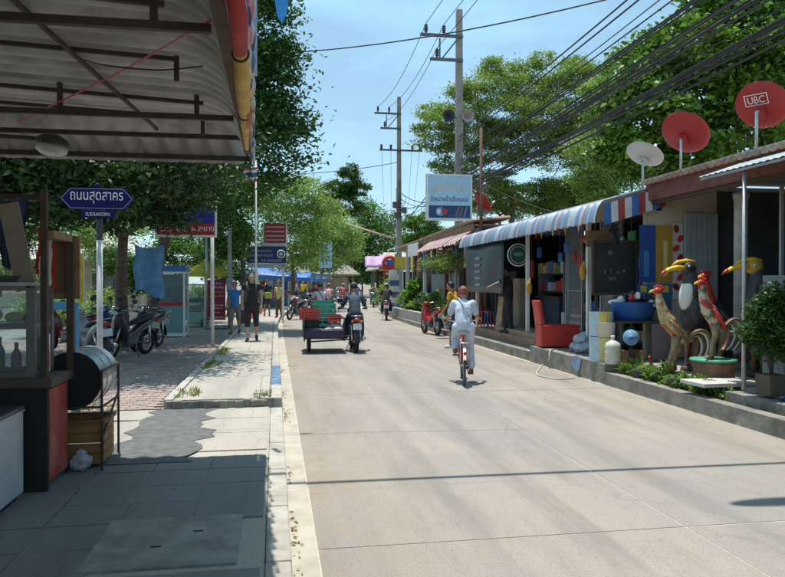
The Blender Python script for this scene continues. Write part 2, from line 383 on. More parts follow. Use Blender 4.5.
# raised footway (9.1 m on) with its broken front step, bays and kerb stones
LW = lambda s: -1.38 + .012*(s-9) if s < 25 else -1.2
mb = MB(); strip(mb, 9.14, 95, LW, -.06, -.3, ZR-.012)
foot = struct(mb.build('footway', M_OLDCON))
YF = [9.1, 11.3, 13.6, 15.8, 18, 20.2, 22.4, 24.6, 27, 29.5, 32, 35, 38, 42, 46, 50]
for i in range(len(YF)-1):
    for (a, b) in ((-1.0, -.58), (-.58, -.075)) if i % 2 else ((-1.0, -.2), (-.2, -.075)):
        mb = MB(); strip(mb, YF[i]+.006, YF[i+1]-.006, (lambda s: LW(s)+.13) if a == -1.0 else a+.004, b-.004, ZR-.05, ZR+rnd.uniform(-.002, .002)); mb.build('paving_bay', M_PAVE, foot)
M_BLUEK = mat('blue_kerb_paint', (.07, .16, .3), .7, var=.2, world=True, dirt=.95, dscale=5, dcol=(.36, .34, .3))
s = 9.12
while s < 60:
    l = 1.2; p = RD(s+l/2, .017); mb = MB(); mb.box((p.x, p.y, ZR/2-.1), (.148, l-.012, ZR+.2), (0, 0, RH(s)), .014)
    mb.build('kerb_stone', M_BLUEK if (10.2 < s < 12.3) else M_KERB, foot); s += l
s = 9.12
while s < 26:
    l = .9; p = RD(s+l/2, LW(s)+.055); mb = MB(); mb.box((p.x, p.y, ZR/2-.1+.012), (.11, l-.012, ZR+.2), (0, 0, RH(s)+R(rnd.uniform(-1, 1))), .012); mb.build('edging_stone', M_KERB, foot); s += l
mb = MB()
for i in range(14):
    mb.box((-1.3+i*.095, 9.1+rnd.uniform(-.05, .03), ZR-.07), (.11, .09, .13+rnd.uniform(-.02, .02)), (R(rnd.uniform(-9, 9)), R(rnd.uniform(-6, 6)), R(rnd.uniform(-20, 20))), .01)
o = mb.build('broken_step', M_OLDCON, foot)
# clay block paving beside the trees
mb = MB(); strip(mb, 9.1, 30, -9, lambda s: LW(s)-.01, -.3, ZP-.015)
court = struct(mb.build('block_paving', M_OLDCON))
mb = MB()
for j in range(118):
    y = 9.16 + j*.105
    for i in range(34):
        x = -1.42 + .012*(y-9) - .1 - i*.21 - (.105 if j % 2 else 0)
        mb.box((x, y, ZP-.015+rnd.uniform(-.0035, .0035)), (.2, .097, .03))
o = mb.build('clay_paver', M_PAVER, court); o['kind'] = 'stuff'
# left kerb line of the court further on, gravel
mb = MB(); strip(mb, 30, 95, -20, lambda s: LW(s)-.01, -.05, ZP-.03); struct(mb.build('verge', mat('verge_earth', (.3, .26, .2), .95, world=True, scale=2, var=.3, bump=.5, bscale=20)))

# right-hand side: low kerb wall, platforms
mb = MB(); strip(mb, -8, 10.75, ROADW+.0, ROADW+.17, -.1, .2, 1.2); 
kw = struct(mb.build('kerb_wall', M_OLDCON))
mb = MB(); strip(mb, -8, 10.75, ROADW+.17, ROADW+.55, -.1, .13, 1.2); struct(mb.build('planting_bed', mat('soil', (.075, .055, .038), .95, var=.4, world=True, scale=20, bump=.8, bscale=30)))
mb = MB(); strip(mb, -8, 8.05, ROADW+.3, ROADW+.62, -.1, .29, 1.0); struct(mb.build('ledge', M_OLDCON))
mb = MB(); strip(mb, -8, 10.75, ROADW+.56, 12, -.1, .33, 1.2); struct(mb.build('shop_platform', mat('platform_concrete', (.36, .335, .29), .88, var=.2, world=True, scale=3, bump=.3, dirt=.5)))
mb = MB(); strip(mb, 10.77, 14.2, ROADW+.02, 12, -.1, .33, 1.2); struct(mb.build('shop_platform', M_OLDCON))
mb = MB(); strip(mb, 14.22, 21.6, ROADW+.42, 12, -.1, .40, 1.2); struct(mb.build('shop_platform', mat('step_terracotta', (.34, .22, .16), .8, var=.2, world=True, dirt=.5)))
mb = MB(); strip(mb, 14.22, 21.6, ROADW+.05, ROADW+.415, -.1, .2, 1.2); struct(mb.build('front_step', M_OLDCON))
mb = MB(); strip(mb, 21.62, 70, ROADW+.02, 10, -.1, .16, 1.2); struct(mb.build('pavement', M_OLDCON))
# grass tufts and litter at the edges
M_GRASS = leafmat('grass_blades', '#5f7a2a', '#a09a50', .3)
mb = MB()
def tuft(x, y, z, n=14, h=.09, sp=.07):
    for _ in range(n):
        a = rnd.uniform(0, 6.28); r = sp*rnd.random(); bx, by = x+r*math.cos(a), y+r*math.sin(a); hh = h*rnd.uniform(.4, 1); lx, ly = rnd.uniform(-.5, .5)*hh, rnd.uniform(-.5, .5)*hh; wq = .006
        mb.add([(bx-wq, by, z), (bx+wq, by, z), (bx+lx, by+ly, z+hh)], [(0, 1, 2)])
for s in np.arange(9.3, 20, .09):
    if math.sin(s*2.1)+math.sin(s*.9+1) > .35: tuft(LW(s)+.19+rnd.uniform(-.1, .16), s, ZR, 16, .075, .09)
for _ in range(40): tuft(-2.2+rnd.uniform(-.9, .2), 9.2+rnd.uniform(-.1, .4), ZP, 12, .05, .06)
for _ in range(26): tuft(-.15+rnd.uniform(-.12, .1), 9.2+rnd.uniform(-.1, .5), ZR-.02, 10, .06, .05)
for _ in range(10): tuft(ROADW+rnd.uniform(-.03, .2), rnd.uniform(5, 10.5), .0, 7, .07, .04)
for _ in range(90): tuft(ROADW+rnd.uniform(.2, .5), rnd.uniform(4, 10.6), .13, 16, .14, .1)
go = mb.build('grass', M_GRASS); tag(go, 'short grass tufts along the footway edge and the planting bed', 'grass', kind='stuff')
mb = MB()
LC = [rnd.uniform(2, 14) for _ in range(11)]
for _ in range(120):
    y = rnd.choice(LC)+rnd.gauss(0, .16); x = .105 + abs(rnd.gauss(0, .035)); a = rnd.uniform(0, 6.28); l = rnd.uniform(.008, .026); c, s_ = math.cos(a), math.sin(a)
    mb.add([(x-l*c, y-l*s_, .008), (x+l*.4*s_, y-l*.4*c, .014), (x+l*c, y+l*s_, .01), (x-l*.4*s_, y+l*.4*c, .018)], [(0, 1, 2, 3)])
lo = mb.build('leaf_litter', leafmat('dry_leaves', '#6b4f24', '#b39a55', .2)); tag(lo, 'dry fallen leaves lying in the gutter by the kerb', 'leaves', kind='stuff')
# ------------------------------------------------------------------ vegetation
NR = np.random.default_rng(11)
def leaf_mesh(name, centers, size, m, parent, asp=.45, updir=.35, droop=0.0, rootloc=(0, 0, 0)):
    n = len(centers); c = np.asarray(centers, np.float32) - np.asarray(rootloc, np.float32)
    d = NR.normal(size=(n, 3)).astype(np.float32); d[:, 2] = d[:, 2]*.6 - droop; d /= np.linalg.norm(d, axis=1, keepdims=True)
    nn = NR.normal(size=(n, 3)).astype(np.float32); nn[:, 2] = np.abs(nn[:, 2]) + updir
    s = np.cross(d, nn); s /= (np.linalg.norm(s, axis=1, keepdims=True)+1e-6); up = np.cross(s, d)
    L_ = (size * NR.uniform(.6, 1.25, size=(n, 1))).astype(np.float32); W_ = L_*asp
    v = np.empty((n, 4, 3), np.float32)
    v[:, 0] = c - d*L_*.5; v[:, 1] = c + s*W_*.5 + up*W_*.14; v[:, 2] = c + d*L_*.5 - up*L_*.1; v[:, 3] = c - s*W_*.5 + up*W_*.14
    me = bpy.data.meshes.new(name); me.vertices.add(n*4); me.vertices.foreach_set('co', v.ravel())
    me.loops.add(n*4); me.loops.foreach_set('vertex_index', np.arange(n*4, dtype=np.int32)); me.polygons.add(n)
    me.polygons.foreach_set('loop_start', np.arange(0, n*4, 4, dtype=np.int32)); me.polygons.foreach_set('loop_total', np.full(n, 4, np.int32))
    me.materials.append(m); me.update(calc_edges=True)
    return link(bpy.data.objects.new(name, me), parent)
def clump_points(cl, n, sub=26, spread=.28, shell=.45):
    cx, cy, cz, rx, ry, rz = cl
    u = NR.normal(size=(sub, 3)); u /= np.linalg.norm(u, axis=1, keepdims=True); rr = (shell + (1-shell)*NR.random((sub, 1)))**.6
    sc = u*rr; k = NR.integers(0, sub, n)
    p = sc[k] + NR.normal(size=(n, 3))*spread*np.array([1, 1, .6]); p = p*np.array([rx, ry, rz]) + np.array([cx, cy, cz])
    return p, sc*np.array([rx, ry, rz]) + np.array([cx, cy, cz])
M_BARK = mat('bark', (.13, .105, .085), .95, var=.35, scale=14, bump=.9, bscale=25)
M_BARKL = mat('pale_bark', (.24, .205, .165), .95, var=.3, scale=14, bump=.8, bscale=25)
def curve(a, b, k=5, w=.12):
    a, b = Vector(a), Vector(b); l = (b-a).length; pts = []
    off = Vector((rnd.uniform(-w, w), rnd.uniform(-w, w), rnd.uniform(-w*.3, w*.6)))*l
    for i in range(k+1):
        t = i/k; pts.append(a.lerp(b, t) + off*math.sin(math.pi*t))
    return pts
def tree(name, label, base, fork, r0, clumps, n, size, lm, bark=None, group=None, cat='tree', asp=.45, sub=26, spread=.28, shell=.45, twigs=6, updir=.35, droop=0.0):
    bark = bark or M_BARK; base = Vector(base); t = thing(name, label, cat, base, 0, group); fork = Vector(fork)
    mb = MB(); pts = curve(base - Vector((0, 0, .1)), fork, 6, .05); rs = [r0*(1.35 if i == 0 else 1.08-.07*i) for i in range(7)]
    mb.tube(pts, rs, 10); mb.build('trunk', bark, t, True)
    vol = sum(c[3]*c[4]*c[5] for c in clumps)**(1.0); P_ = []; lmb = MB()
    ws = [(c[3]*c[4]*c[5])**.7 for c in clumps]; tot = sum(ws)
    nodes = [(fork, r0*.62), (fork.lerp(base, .12), r0*.66), (fork.lerp(base, .25), r0*.6)]
    for c, w_ in sorted(zip(clumps, ws), key=lambda q: (Vector(q[0][:3])-fork).length):
        p, sc = clump_points(c, max(30, int(n*w_/tot)), sub, spread, shell); P_.append(p)
        cc = Vector(c[:3]); st, rb = min(nodes, key=lambda q: (q[0]-cc).length + 1.5*max(0, q[0].z-cc.z) - 2.0*q[1])
        lp = curve(st, cc, 5, .14); rb = max(.022, rb*.82); lmb.tube(lp, [rb*(1-.12*i) for i in range(6)], 7); nodes += [(lp[i], rb*(1-.12*i)) for i in (2, 3, 4, 5)]
        for q in range(min(twigs, len(sc))):
            lmb.tube(curve(lp[rnd.randrange(3, 6)], Vector(sc[q]), 3, .1), [rb*.3, rb*.24, rb*.17, rb*.09], 5)
    lmb.build('limb', bark, t, True)
    P_ = np.concatenate(P_); P_ = P_[P_[:, 2] > max(base.z+.05, .1)]
    leaf_mesh('crown', P_, size, lm, t, asp, updir, droop, base)
    return t
LM_DARK = leafmat('dark_leaf', '#28471a', '#4b7530', .28)
LM_SHADE = leafmat('shade_leaf', '#22391a', '#42612c', .2)
LM_MID = leafmat('mid_leaf', '#3c6527', '#6f9a45', .35)
LM_LIGHT = leafmat('light_leaf', '#65893c', '#9db860', .4)
LM_BROAD = leafmat('broad_leaf', '#355f20', '#7ba23c', .3, .4)
LM_ACA = leafmat('feathery_leaf', '#5f8032', '#93a94e', .4)

# --- left side
b = G(125, 346, ZP); b2 = G(149, 343, ZP)
cl = [(-4.6, 12.6, 4.2, 1.9, 1.6, 1.2), (-2.8, 13.0, 4.1, 1.7, 1.5, 1.1), (-1.75, 13.9, 4.3, 1.1, 1.7, 1.1), (-3.4, 15.2, 5.2, 2.3, 2.0, 1.5), (-5.6, 15.5, 4.4, 2.0, 2.0, 1.5), (-2.5, 16.4, 3.7, 1.0, 1.3, .9),
      (-3.3, 12.2, 3.5, 1.6, 1.1, .7), (-5.2, 12.2, 3.3, 1.4, 1.1, .7), (-4.3, 16.8, 4.0, 2.0, 1.6, 1.1), (-4.3, 13.2, 2.9, .9, .7, .5), (-2.5, 14.6, 3.15, .8, .7, .35), (-6.0, 13.6, 2.7, .9, .8, .6), (-3.2, 15.6, 3.3, 1.0, .9, .4), (-6.8, 14.5, 3.4, 1.4, 1.2, .8), (-3.5, 11.9, 3.0, .9, .6, .42), (-2.5, 12.4, 3.2, .75, .6, .4), (-4.7, 12.0, 2.85, .8, .6, .42), (-3.0, 12.9, 2.8, .6, .5, .35)]
tree('shade_tree', 'dark broad shade tree with thick trunk beside the blue street-name sign', b, b + Vector((.15, -.9, 2.7)), .17, cl, 50000, .155, LM_SHADE, sub=26, spread=.23)
cl = [(-2.9, 20.2, 4.9, 1.8, 1.6, 1.3), (-2.1, 20.6, 4.2, .9, 1.3, .8), (-4.6, 20.5, 4.6, 1.7, 1.6, 1.3), (-3.2, 21.5, 6.3, 2, 1.8, 1.3), (-2.0, 21.6, 3.6, .7, .9, .5), (-3.0, 19.0, 3.9, 1.2, 1.0, .5)]
tree('shade_tree', 'shade tree with a light blue cloth tied round its trunk', b2, b2 + Vector((.3, .2, 2.6)), .15, cl, 24000, .15, LM_DARK, sub=34, spread=.25)
cl = [(-1.2, 25, 8.2, 2.0, 1.8, 1.6), (-.5, 25, 6.2, 1.9, 1.6, 1.3), (-2.9, 25, 9.6, 2, 2, 1.6), (-.75, 25.5, 10.7, 1.5, 1.5, 1.4), (-3.2, 25.5, 7.0, 2, 2, 1.8), (.0, 24.6, 7.3, 1.3, 1.3, .9), (-1.4, 25, 12.2, 1.6, 1.6, 1.4), (-.2, 25, 9.2, 1.3, 1.3, 1.1)]
tree('tall_tree', 'tall glossy-leaved tree rising behind the awning and the road signs', (-4.3, 25.4, 0), (-3.2, 25.3, 4.8), .2, cl, 34000, .21, LM_DARK, sub=40, spread=.24)
def pxclumps(lst, Y):      # crown lobes from their picture position at depth Y: (px, py, radius px, flatten)
    out = []
    for (x, y, r, fz) in lst:
        p = PY(x, y, Y + rnd.uniform(-1, 1)); rr = r/F*p.length; out.append((p.x, p.y, p.z, rr, rr, rr*fz))
    return out
def pxtree(name, label, x, Y, lst, n, size, lm, fork_y, r0=.2, dx=0, **k):
    p = PY(x, 284, Y); f = PY(x+dx, fork_y, Y)
    return tree(name, label, (p.x, p.y, 0), f, r0, pxclumps(lst, Y), n, size, lm, **k)
pxtree('roadside_tree', 'small bright green tree leaning over the police road sign', 243, 27, [(222, 205, 22, .7), (240, 190, 22, .8), (226, 228, 24, .8), (205, 225, 18, .7), (243, 236, 14, .7), (232, 250, 16, .7), (214, 252, 15, .7)], 11000, .16, LM_MID, 262, .12)
pxtree('airy_tree', 'airy pale green tree beyond the police road sign', 292, 43, [(270, 190, 20, .8), (292, 195, 24, .8), (306, 190, 16, .8), (326, 206, 15, .8), (268, 240, 14, .7), (278, 222, 22, .8), (308, 215, 20, .8), (296, 240, 24, .7), (318, 232, 16, .8), (262, 208, 18, .8), (312, 256, 16, .7), (288, 262, 18, .7)], 22000, .18, LM_LIGHT, 255, .14, spread=.32)
pxtree('roadside_tree', 'bushy olive green tree behind the blue market awnings', 322, 66, [(318, 240, 18, .8), (335, 228, 18, .9), (342, 252, 18, .8), (312, 262, 14, .7), (330, 262, 16, .7), (350, 236, 14, .9)], 9000, .3, LM_LIGHT, 262, .2)
pxtree('round_tree', 'tall tree with dense rounded tufts of leaves at the road end', 342, 84, [(343, 182, 17, .75), (330, 196, 13, .75), (358, 192, 13, .75), (345, 206, 17, .75), (333, 216, 12, .8), (322, 208, 9, .8), (350, 172, 9, .9)], 12000, .36, LM_DARK, 240, .28, sub=22, spread=.2)
pxtree('big_tree', 'wide dark tree closing the view at the road bend', 372, 96, [(372, 218, 16, .9), (388, 222, 15, .8), (360, 228, 18, .9), (380, 240, 20, .8), (352, 250, 20, .8), (376, 256, 22, .7), (398, 250, 14, .8), (366, 208, 10, .9), (392, 235, 14, .8)], 12000, .42, LM_MID, 262, .3)
pxtree('big_tree', 'dark leafy tree half hidden behind the round-tufted tree', 330, 100, [(318, 226, 16, .8), (333, 236, 18, .8), (318, 250, 18, .8), (345, 262, 20, .7), (305, 240, 14, .8), (360, 268, 18, .6), (385, 270, 16, .6)], 9000, .42, LM_DARK, 266, .3)
pxtree('garden_tree', 'round green tree behind the tiled shop eave by the second pole', 420, 47, [(412, 236, 14, .8), (425, 224, 13, .8), (432, 214, 9, .8), (436, 236, 13, .8), (420, 246, 12, .7), (410, 222, 9, .8)], 9000, .2, LM_BROAD, 262, .14)
for k, (x, lab) in enumerate(((338, 'dark bush closing the gap under the round-tufted tree'), (350, 'dark bush at the road end behind the far riders'), (362, 'dark bush at the road end beside the pavilion roof'), (374, 'dark bush behind the far pavilion posts'))):
    pxtree('far_bush', lab, x, 104+k*2, [(x-5, 277, 9, .8), (x+5, 276, 9, .8), (x, 270, 9, .8)], 1500, .5, (LM_DARK, LM_MID)[k % 2], 282, .15, cat='bush')
# --- right side
aca = [(452, 118, 24, .6), (438, 140, 20, .6), (468, 142, 22, .6), (480, 92, 24, .65), (508, 78, 26, .6), (532, 92, 26, .6), (556, 76, 24, .6), (578, 92, 22, .65), (512, 118, 28, .6), (545, 122, 28, .6), (580, 128, 24, .6),
       (488, 152, 22, .55), (524, 154, 24, .5), (560, 158, 24, .5), (478, 118, 18, .6), (596, 108, 20, .6), (500, 176, 16, .5), (545, 186, 18, .5), (430, 112, 12, .6), (440, 162, 12, .5), (458, 172, 18, .6), (482, 184, 18, .6), (512, 192, 18, .6), (532, 204, 16, .6), (562, 196, 20, .6), (588, 186, 20, .6), (605, 160, 22, .6), (595, 76, 18, .6), (494, 134, 20, .6), (530, 132, 22, .6), (566, 140, 22, .6), (468, 202, 12, .6), (600, 205, 14, .6), (498, 208, 13, .7), (548, 214, 14, .7), (578, 208, 15, .7), (424, 130, 10, .7), (462, 92, 12, .7), (494, 66, 12, .7), (540, 60, 12, .7), (575, 66, 13, .7), (446, 186, 11, .7)]
pxtree('rain_tree', 'tall feathery rain tree rising behind the shop roofs and wires', 512, 36, aca, 100000, .18, LM_ACA, 205, .2, bark=M_BARK, sub=16, spread=.27, asp=.34, twigs=6)
brd = [(655, 60, 34, .7), (690, 50, 34, .7), (650, 110, 36, .7), (700, 95, 40, .7), (735, 70, 40, .7), (770, 55, 40, .7), (720, 30, 34, .7), (765, 15, 40, .7), (625, 100, 26, .7), (615, 145, 26, .7), (690, 140, 36, .6), (740, 130, 40, .6), (785, 110, 36, .7),
       (640, 80, 20, .7), (790, 30, 40, .7), (820, 80, 40, .7), (735, -10, 36, .7), (790, -20, 40, .7), (630, 165, 24, .6), (665, 165, 26, .6)]
pxtree('broadleaf_tree', 'dense broad-leaved tree overhanging the shop roof with the dishes', 725, 18.5, brd, 60000, .2, LM_BROAD, 150, .3, sub=44, spread=.22, asp=.6)
pxtree('thin_tree', 'thin half bare tree between the rain tree and the broad-leaved tree', 606, 30, [(592, 150, 22, .7), (610, 120, 22, .7), (602, 90, 18, .6), (618, 70, 16, .6), (588, 178, 18, .6), (622, 140, 18, .7), (600, 195, 16, .6)], 15000, .16, LM_LIGHT, 190, .12, bark=M_BARKL, spread=.3, twigs=14)
for (x, Y, lst, lab, lm_, nn) in [
    (500, 44, [(486, 206, 16, .8), (504, 196, 16, .8), (516, 210, 14, .8)], 'leafy tree behind the ice shop roof left of the rain tree trunk', LM_MID, 7000),
    (556, 40, [(540, 196, 18, .8), (560, 204, 16, .8), (575, 190, 18, .8)], 'leafy tree behind the ice shop roof right of the rain tree trunk', LM_DARK, 8000),
    (618, 34, [(604, 180, 20, .8), (625, 172, 20, .8), (635, 150, 20, .8), (590, 196, 14, .8)], 'leafy tree behind the beige satellite dish', LM_MID, 8000)]:
    pxtree('garden_tree', lab, x, Y, lst, nn, .17, lm_, 215, .14)
# background greenery left of the road, behind the stall and the booth
for (x, Y, lst, lab, lm_, nn) in [
    (30, 30, [(10, 235, 26, .8), (40, 225, 26, .8), (20, 265, 26, .7), (60, 215, 22, .8)], 'leafy green shrub tree behind the food stall', LM_MID, 7000),
    (95, 34, [(75, 235, 18, .8), (100, 240, 22, .8), (115, 262, 18, .7), (130, 228, 20, .8)], 'leafy garden tree behind the motorbikes in the shade', LM_LIGHT, 7000),
    (175, 30, [(165, 250, 18, .8), (185, 258, 18, .7), (200, 244, 18, .8), (180, 232, 16, .8), (212, 262, 14, .7)], 'leafy garden tree behind the telephone booth', LM_MID, 7000),
    (120, 30, [(112, 262, 16, .8), (132, 268, 16, .8), (150, 262, 14, .8), (140, 284, 14, .7)], 'low leafy tree between the two trunks and the garden house', LM_DARK, 5000),
    (228, 36, [(228, 270, 14, .8), (240, 258, 14, .8), (216, 280, 12, .7), (246, 276, 12, .8)], 'small garden tree behind the maroon banner', LM_DARK, 4500)]:
    pxtree('garden_tree', lab, x, Y, lst, nn, .15, lm_, 280, .1)
def shrub(name, label, base, r, h, n, size, lm, asp=.5, cat='shrub', group=None, stems=6, droop=0.0):
    base = Vector(base); t = thing(name, label, cat, base, 0, group); mb = MB()
    for i in range(stems):
        a = i/stems*6.28+rnd.random(); mb.tube(curve(base, base+Vector((math.cos(a)*r*.6, math.sin(a)*r*.6, h*rnd.uniform(.6, .95))), 3, .1), [.014, .011, .008, .005], 5)
    mb.build('stem', M_BARK, t, True)
    P_ = []
    for k in range(7):
        a = rnd.uniform(0, 6.28); q = rnd.random()*.5*r; c = (base.x+q*math.cos(a), base.y+q*math.sin(a), base.z+h*rnd.uniform(.3, .8), r*.6, r*.6, h*.3)
        P_.append(clump_points(c, n//7, 20, .25, .3)[0])
    P_ = np.concatenate(P_); P_ = P_[P_[:, 2] > base.z+.02]; leaf_mesh('foliage', P_, size, lm, t, asp, .4, droop, base); return t
for x, y, h_, lab in [(190, 322, 1.3, 'leafy bush growing between the booth and the glass food cart'), (203, 318, 1.6, 'tall bush behind the glass food cart'), (168, 318, 1.4, 'bush seen through the telephone booth panes'), (62, 345, 1.3, 'sunlit bush behind the stall posts'), (20, 350, 1.5, 'sunlit bush behind the glass cabinet'), (92, 338, 1.5, 'sunlit bush behind the street-name post')]:
    p = G(x, y, 0) + Vector((-.6, 3.2, .06)); shrub('garden_bush', lab, p, .9, h_, 2600, .1, LM_LIGHT if x < 100 else LM_MID)
# ------------------------------------------------------------------ right-hand shops
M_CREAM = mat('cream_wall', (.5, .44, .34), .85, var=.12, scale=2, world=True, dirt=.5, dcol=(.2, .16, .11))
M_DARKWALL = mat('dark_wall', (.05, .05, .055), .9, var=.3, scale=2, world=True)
M_DKWOOD = mat('dark_wood', (.075, .05, .035), .7, var=.3, scale=12)
M_WOOD = mat('wood', (.27, .165, .085), .7, var=.3, scale=9, bump=.2)
M_ALU = mat('aluminium', (.55, .56, .57), .35, .8, var=.08)
M_GALV = mat('galvanised', (.5, .52, .53), .45, .6, var=.15, dirt=.35, dcol=(.25, .2, .15))
M_WHITE = flat('white_paint', (.74, .73, .7)); M_BLACK = flat('black_plastic', (.018, .018, .02), .45)
M_RED = flat('red_plastic', (.5, .03, .022), .4); M_BLUE = flat('blue_plastic', (.03, .12, .42), .4); M_YEL = flat('yellow_paint', (.7, .5, .06), .5)
M_REDWOOD = mat('red_brown_board', (.17, .055, .04), .75, var=.3, scale=6, world=True, dirt=.4)
M_TILEROOF = mat('roof_tile', (.36, .23, .17), .9, var=.3, scale=8, world=True, dirt=.6, dcol=(.12, .1, .08))
M_ROOFSHEET = mat('old_roof_sheet', (.4, .38, .36), .7, .2, var=.2, scale=3, world=True, dirt=.5)
def corr(mb, p0, ldir, length, prof, pitch, amp, per=4):
    # corrugated sheet: ribs follow the profile [(offset vec)], spaced along ldir
    n = int(length/pitch)*per; ld = Vector(ldir); P0 = Vector(p0); m = len(prof); vs = []; fs = []
    pr = [Vector(p) for p in prof]; nm = []
    for j in range(m):
        d = pr[min(j+1, m-1)] - pr[max(j-1, 0)]; nm.append(ld.cross(d).normalized())
    for i in range(n+1):
        l = length*i/n; a = amp*math.cos(2*math.pi*i/per)
        for j in range(m): vs.append(P0 + ld*l + pr[j] + nm[j]*a)
    for i in range(n):
        for j in range(m-1): fs.append((i*m+j, (i+1)*m+j, (i+1)*m+j+1, i*m+j+1))
    return mb.add(vs, fs)
def stripemat(name, axis, period, stops, rough=.5, transl=None):
    m = bpy.data.materials.new(name); m.use_nodes = True; t = m.node_tree; N = t.nodes; K = t.links.new; p = N['Principled BSDF']; p.inputs['Roughness'].default_value = rough
    g = N.new('ShaderNodeNewGeometry'); sp = N.new('ShaderNodeSeparateXYZ'); K(g.outputs['Position'], sp.inputs[0])
    mm = N.new('ShaderNodeMath'); mm.operation = 'DIVIDE'; K(sp.outputs[axis], mm.inputs[0]); mm.inputs[1].default_value = period
    fr = N.new('ShaderNodeMath'); fr.operation = 'FRACT'; K(mm.outputs[0], fr.inputs[0]); r = N.new('ShaderNodeValToRGB'); r.color_ramp.interpolation = 'CONSTANT'
    e = r.color_ramp.elements
    while len(e) < len(stops): e.new(.5)
    for k, (pos, c) in enumerate(stops): e[k].position = pos; e[k].color = (*c, 1)
    K(fr.outputs[0], r.inputs[0])
    nz_ = N.new('ShaderNodeTexNoise'); nz_.inputs['Scale'].default_value = 2.5; nz_.inputs['Detail'].default_value = 8; K(g.outputs['Position'], nz_.inputs[0])
    mr = N.new('ShaderNodeMapRange'); mr.inputs[1].default_value = .45; mr.inputs[2].default_value = .75; mr.inputs[4].default_value = .45; K(nz_.outputs['Fac'], mr.inputs[0])
    q = N.new('ShaderNodeMix'); q.data_type = 'RGBA'; K(mr.outputs[0], q.inputs[0]); K(r.outputs[0], q.inputs[6]); q.inputs[7].default_value = (.2, .19, .18, 1); K(q.outputs[2], p.inputs['Base Color'])
    return m
WH, BL, RDc, PB = (.5, .54, .58), (.05, .17, .42), (.42, .08, .07), (.22, .34, .48)

# --- the ice shop (long dark shop under the striped corrugated awning)
XF = 6.65
t = thing('ice_shop', 'open-fronted dark shop under the blue and white corrugated awning', 'shop', (XF, 16, .4))
def part(name, m, parent, *boxes, **k):
    for b_ in boxes: o = MB().box(*b_).build(name, m, parent, **k)
    return o
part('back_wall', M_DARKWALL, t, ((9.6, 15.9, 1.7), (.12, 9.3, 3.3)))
part('side_wall', M_DARKWALL, t, ((8.1, 20.5, 1.75), (2.95, .12, 2.8)))  # far wall coloured dark so the shop interior looks shaded
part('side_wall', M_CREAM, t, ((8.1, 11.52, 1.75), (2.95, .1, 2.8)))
part('roof', M_ROOFSHEET, t, ((8.2, 15.9, 3.33), (3.4, 9.3, .06)))
part('lintel', M_CREAM, t, ((XF, 15.9, 3.12), (.1, 9.1, .36)))
part('front_pier', M_CREAM, t, ((XF-.05, 18.35, 1.1), (.16, .5, 1.4)))
part('front_wall', M_DARKWALL, t, ((XF, 19.4, 1.2), (.1, 1.6, 1.62)))
part('doorstep', mat('terracotta_riser', (.36, .24, .18), .8, world=True), t, ((6.2, 16.6, .46), (.75, 3.0, .12)))
for y in (15.25, 13.5):
    part('door_frame', M_ALU, t, ((XF-.02, y, 1.72), (.06, .05, 2.5)), ((XF-.02, y-.85, 1.72), (.05, .04, 2.5)), ((XF-.02, y-.43, 2.94), (.05, .82, .05)), ((XF-.02, y-.43, 1.5), (.04, .8, .035)))
    pn = part('glass_pane', MAT_GLASS, t, ((XF-.02, y-.43, 1.7), (.008, .78, 2.4)))
for y in (12.62, 15.9, 20.1):
    part('awning_post', M_WHITE, t, ((5.93, y, 1.62), (.075, .075, 2.55)))
part('awning_beam', M_GALV, t, ((5.93, 16.0, 2.93), (.06, 8.8, .05)))
# awning
def awn_prof():
    pts = [Vector((6.72-XF, 0, 3.36))]
    for i in range(9):
        a = i/8; pts.append(Vector((6.35-XF - .72*a, 0, 3.27 - .2*a)))
    for i in range(1, 8):
        a = R(80)*i/7; pts.append(Vector((5.63-XF - .2*math.sin(a), 0, 3.07 - .40*(1-math.cos(a))*1.05)))
    return pts
aw = thing('corrugated_awning', 'curved corrugated awning striped white and blue along the shop front', 'awning', (5.6, 15.6, 2.7))
mb = MB(); corr(mb, (XF, 11.25, 0), (0, 1, 0), 8.96, awn_prof(), .28, .036, 8)
o = mb.build('sheet', stripemat('awning_stripes', 1, 1.12, [(0, WH), (.2, PB), (.3, WH), (.45, PB), (.5, (.4, .25, .26)), (.56, WH), (.72, (.2, .3, .46)), (.8, WH)]), aw, True)
# striped end flap: one part per stripe
pf = awn_prof(); cols = ['#2f5fa8', '#c9ccd2', '#a83b38', '#cfd2d6', '#2c5ca6', '#b04a44', '#d2d4d6', '#27529c', '#8f2a2c']
smats = [mat('flap_'+('blue', 'white', 'red')[k], c, .7, var=.12, world=True, dirt=.3) for k, c in enumerate(((.04, .14, .40), (.6, .61, .62), (.4, .06, .05)))]
seq = [0, 1, 2, 1, 0, 2, 1, 0, 2]
for k in range(9):
    x0, x1 = 5.56 + k*.128, 5.56 + (k+1)*.128
    def top(x):
        for a, b_ in zip(pf[1:], pf[2:]):
            ax, bx = a.x+XF, b_.x+XF
            if bx <= x <= ax: return b_.z + (a.z-b_.z)*(x-bx)/max(1e-6, ax-bx)
        return 3.3
    def low(x): return 2.66 + (x-5.56)*.3
    mb = MB(); zt0, zt1 = max(low(x0)+.05, top(x0)-.03), max(low(x1)+.05, top(x1)-.03)
    w_ = .03*math.sin(k*2.1)
    mb.prism([(x0+.002, 11.22+w_*.5, low(x0)), (x1-.002, 11.22-w_*.5, low(x1)), (x1-.002, 11.235, zt1), (x0+.002, 11.235, zt0)], (0, .008, 0)); mb.build('flap_stripe', smats[seq[k]], aw)
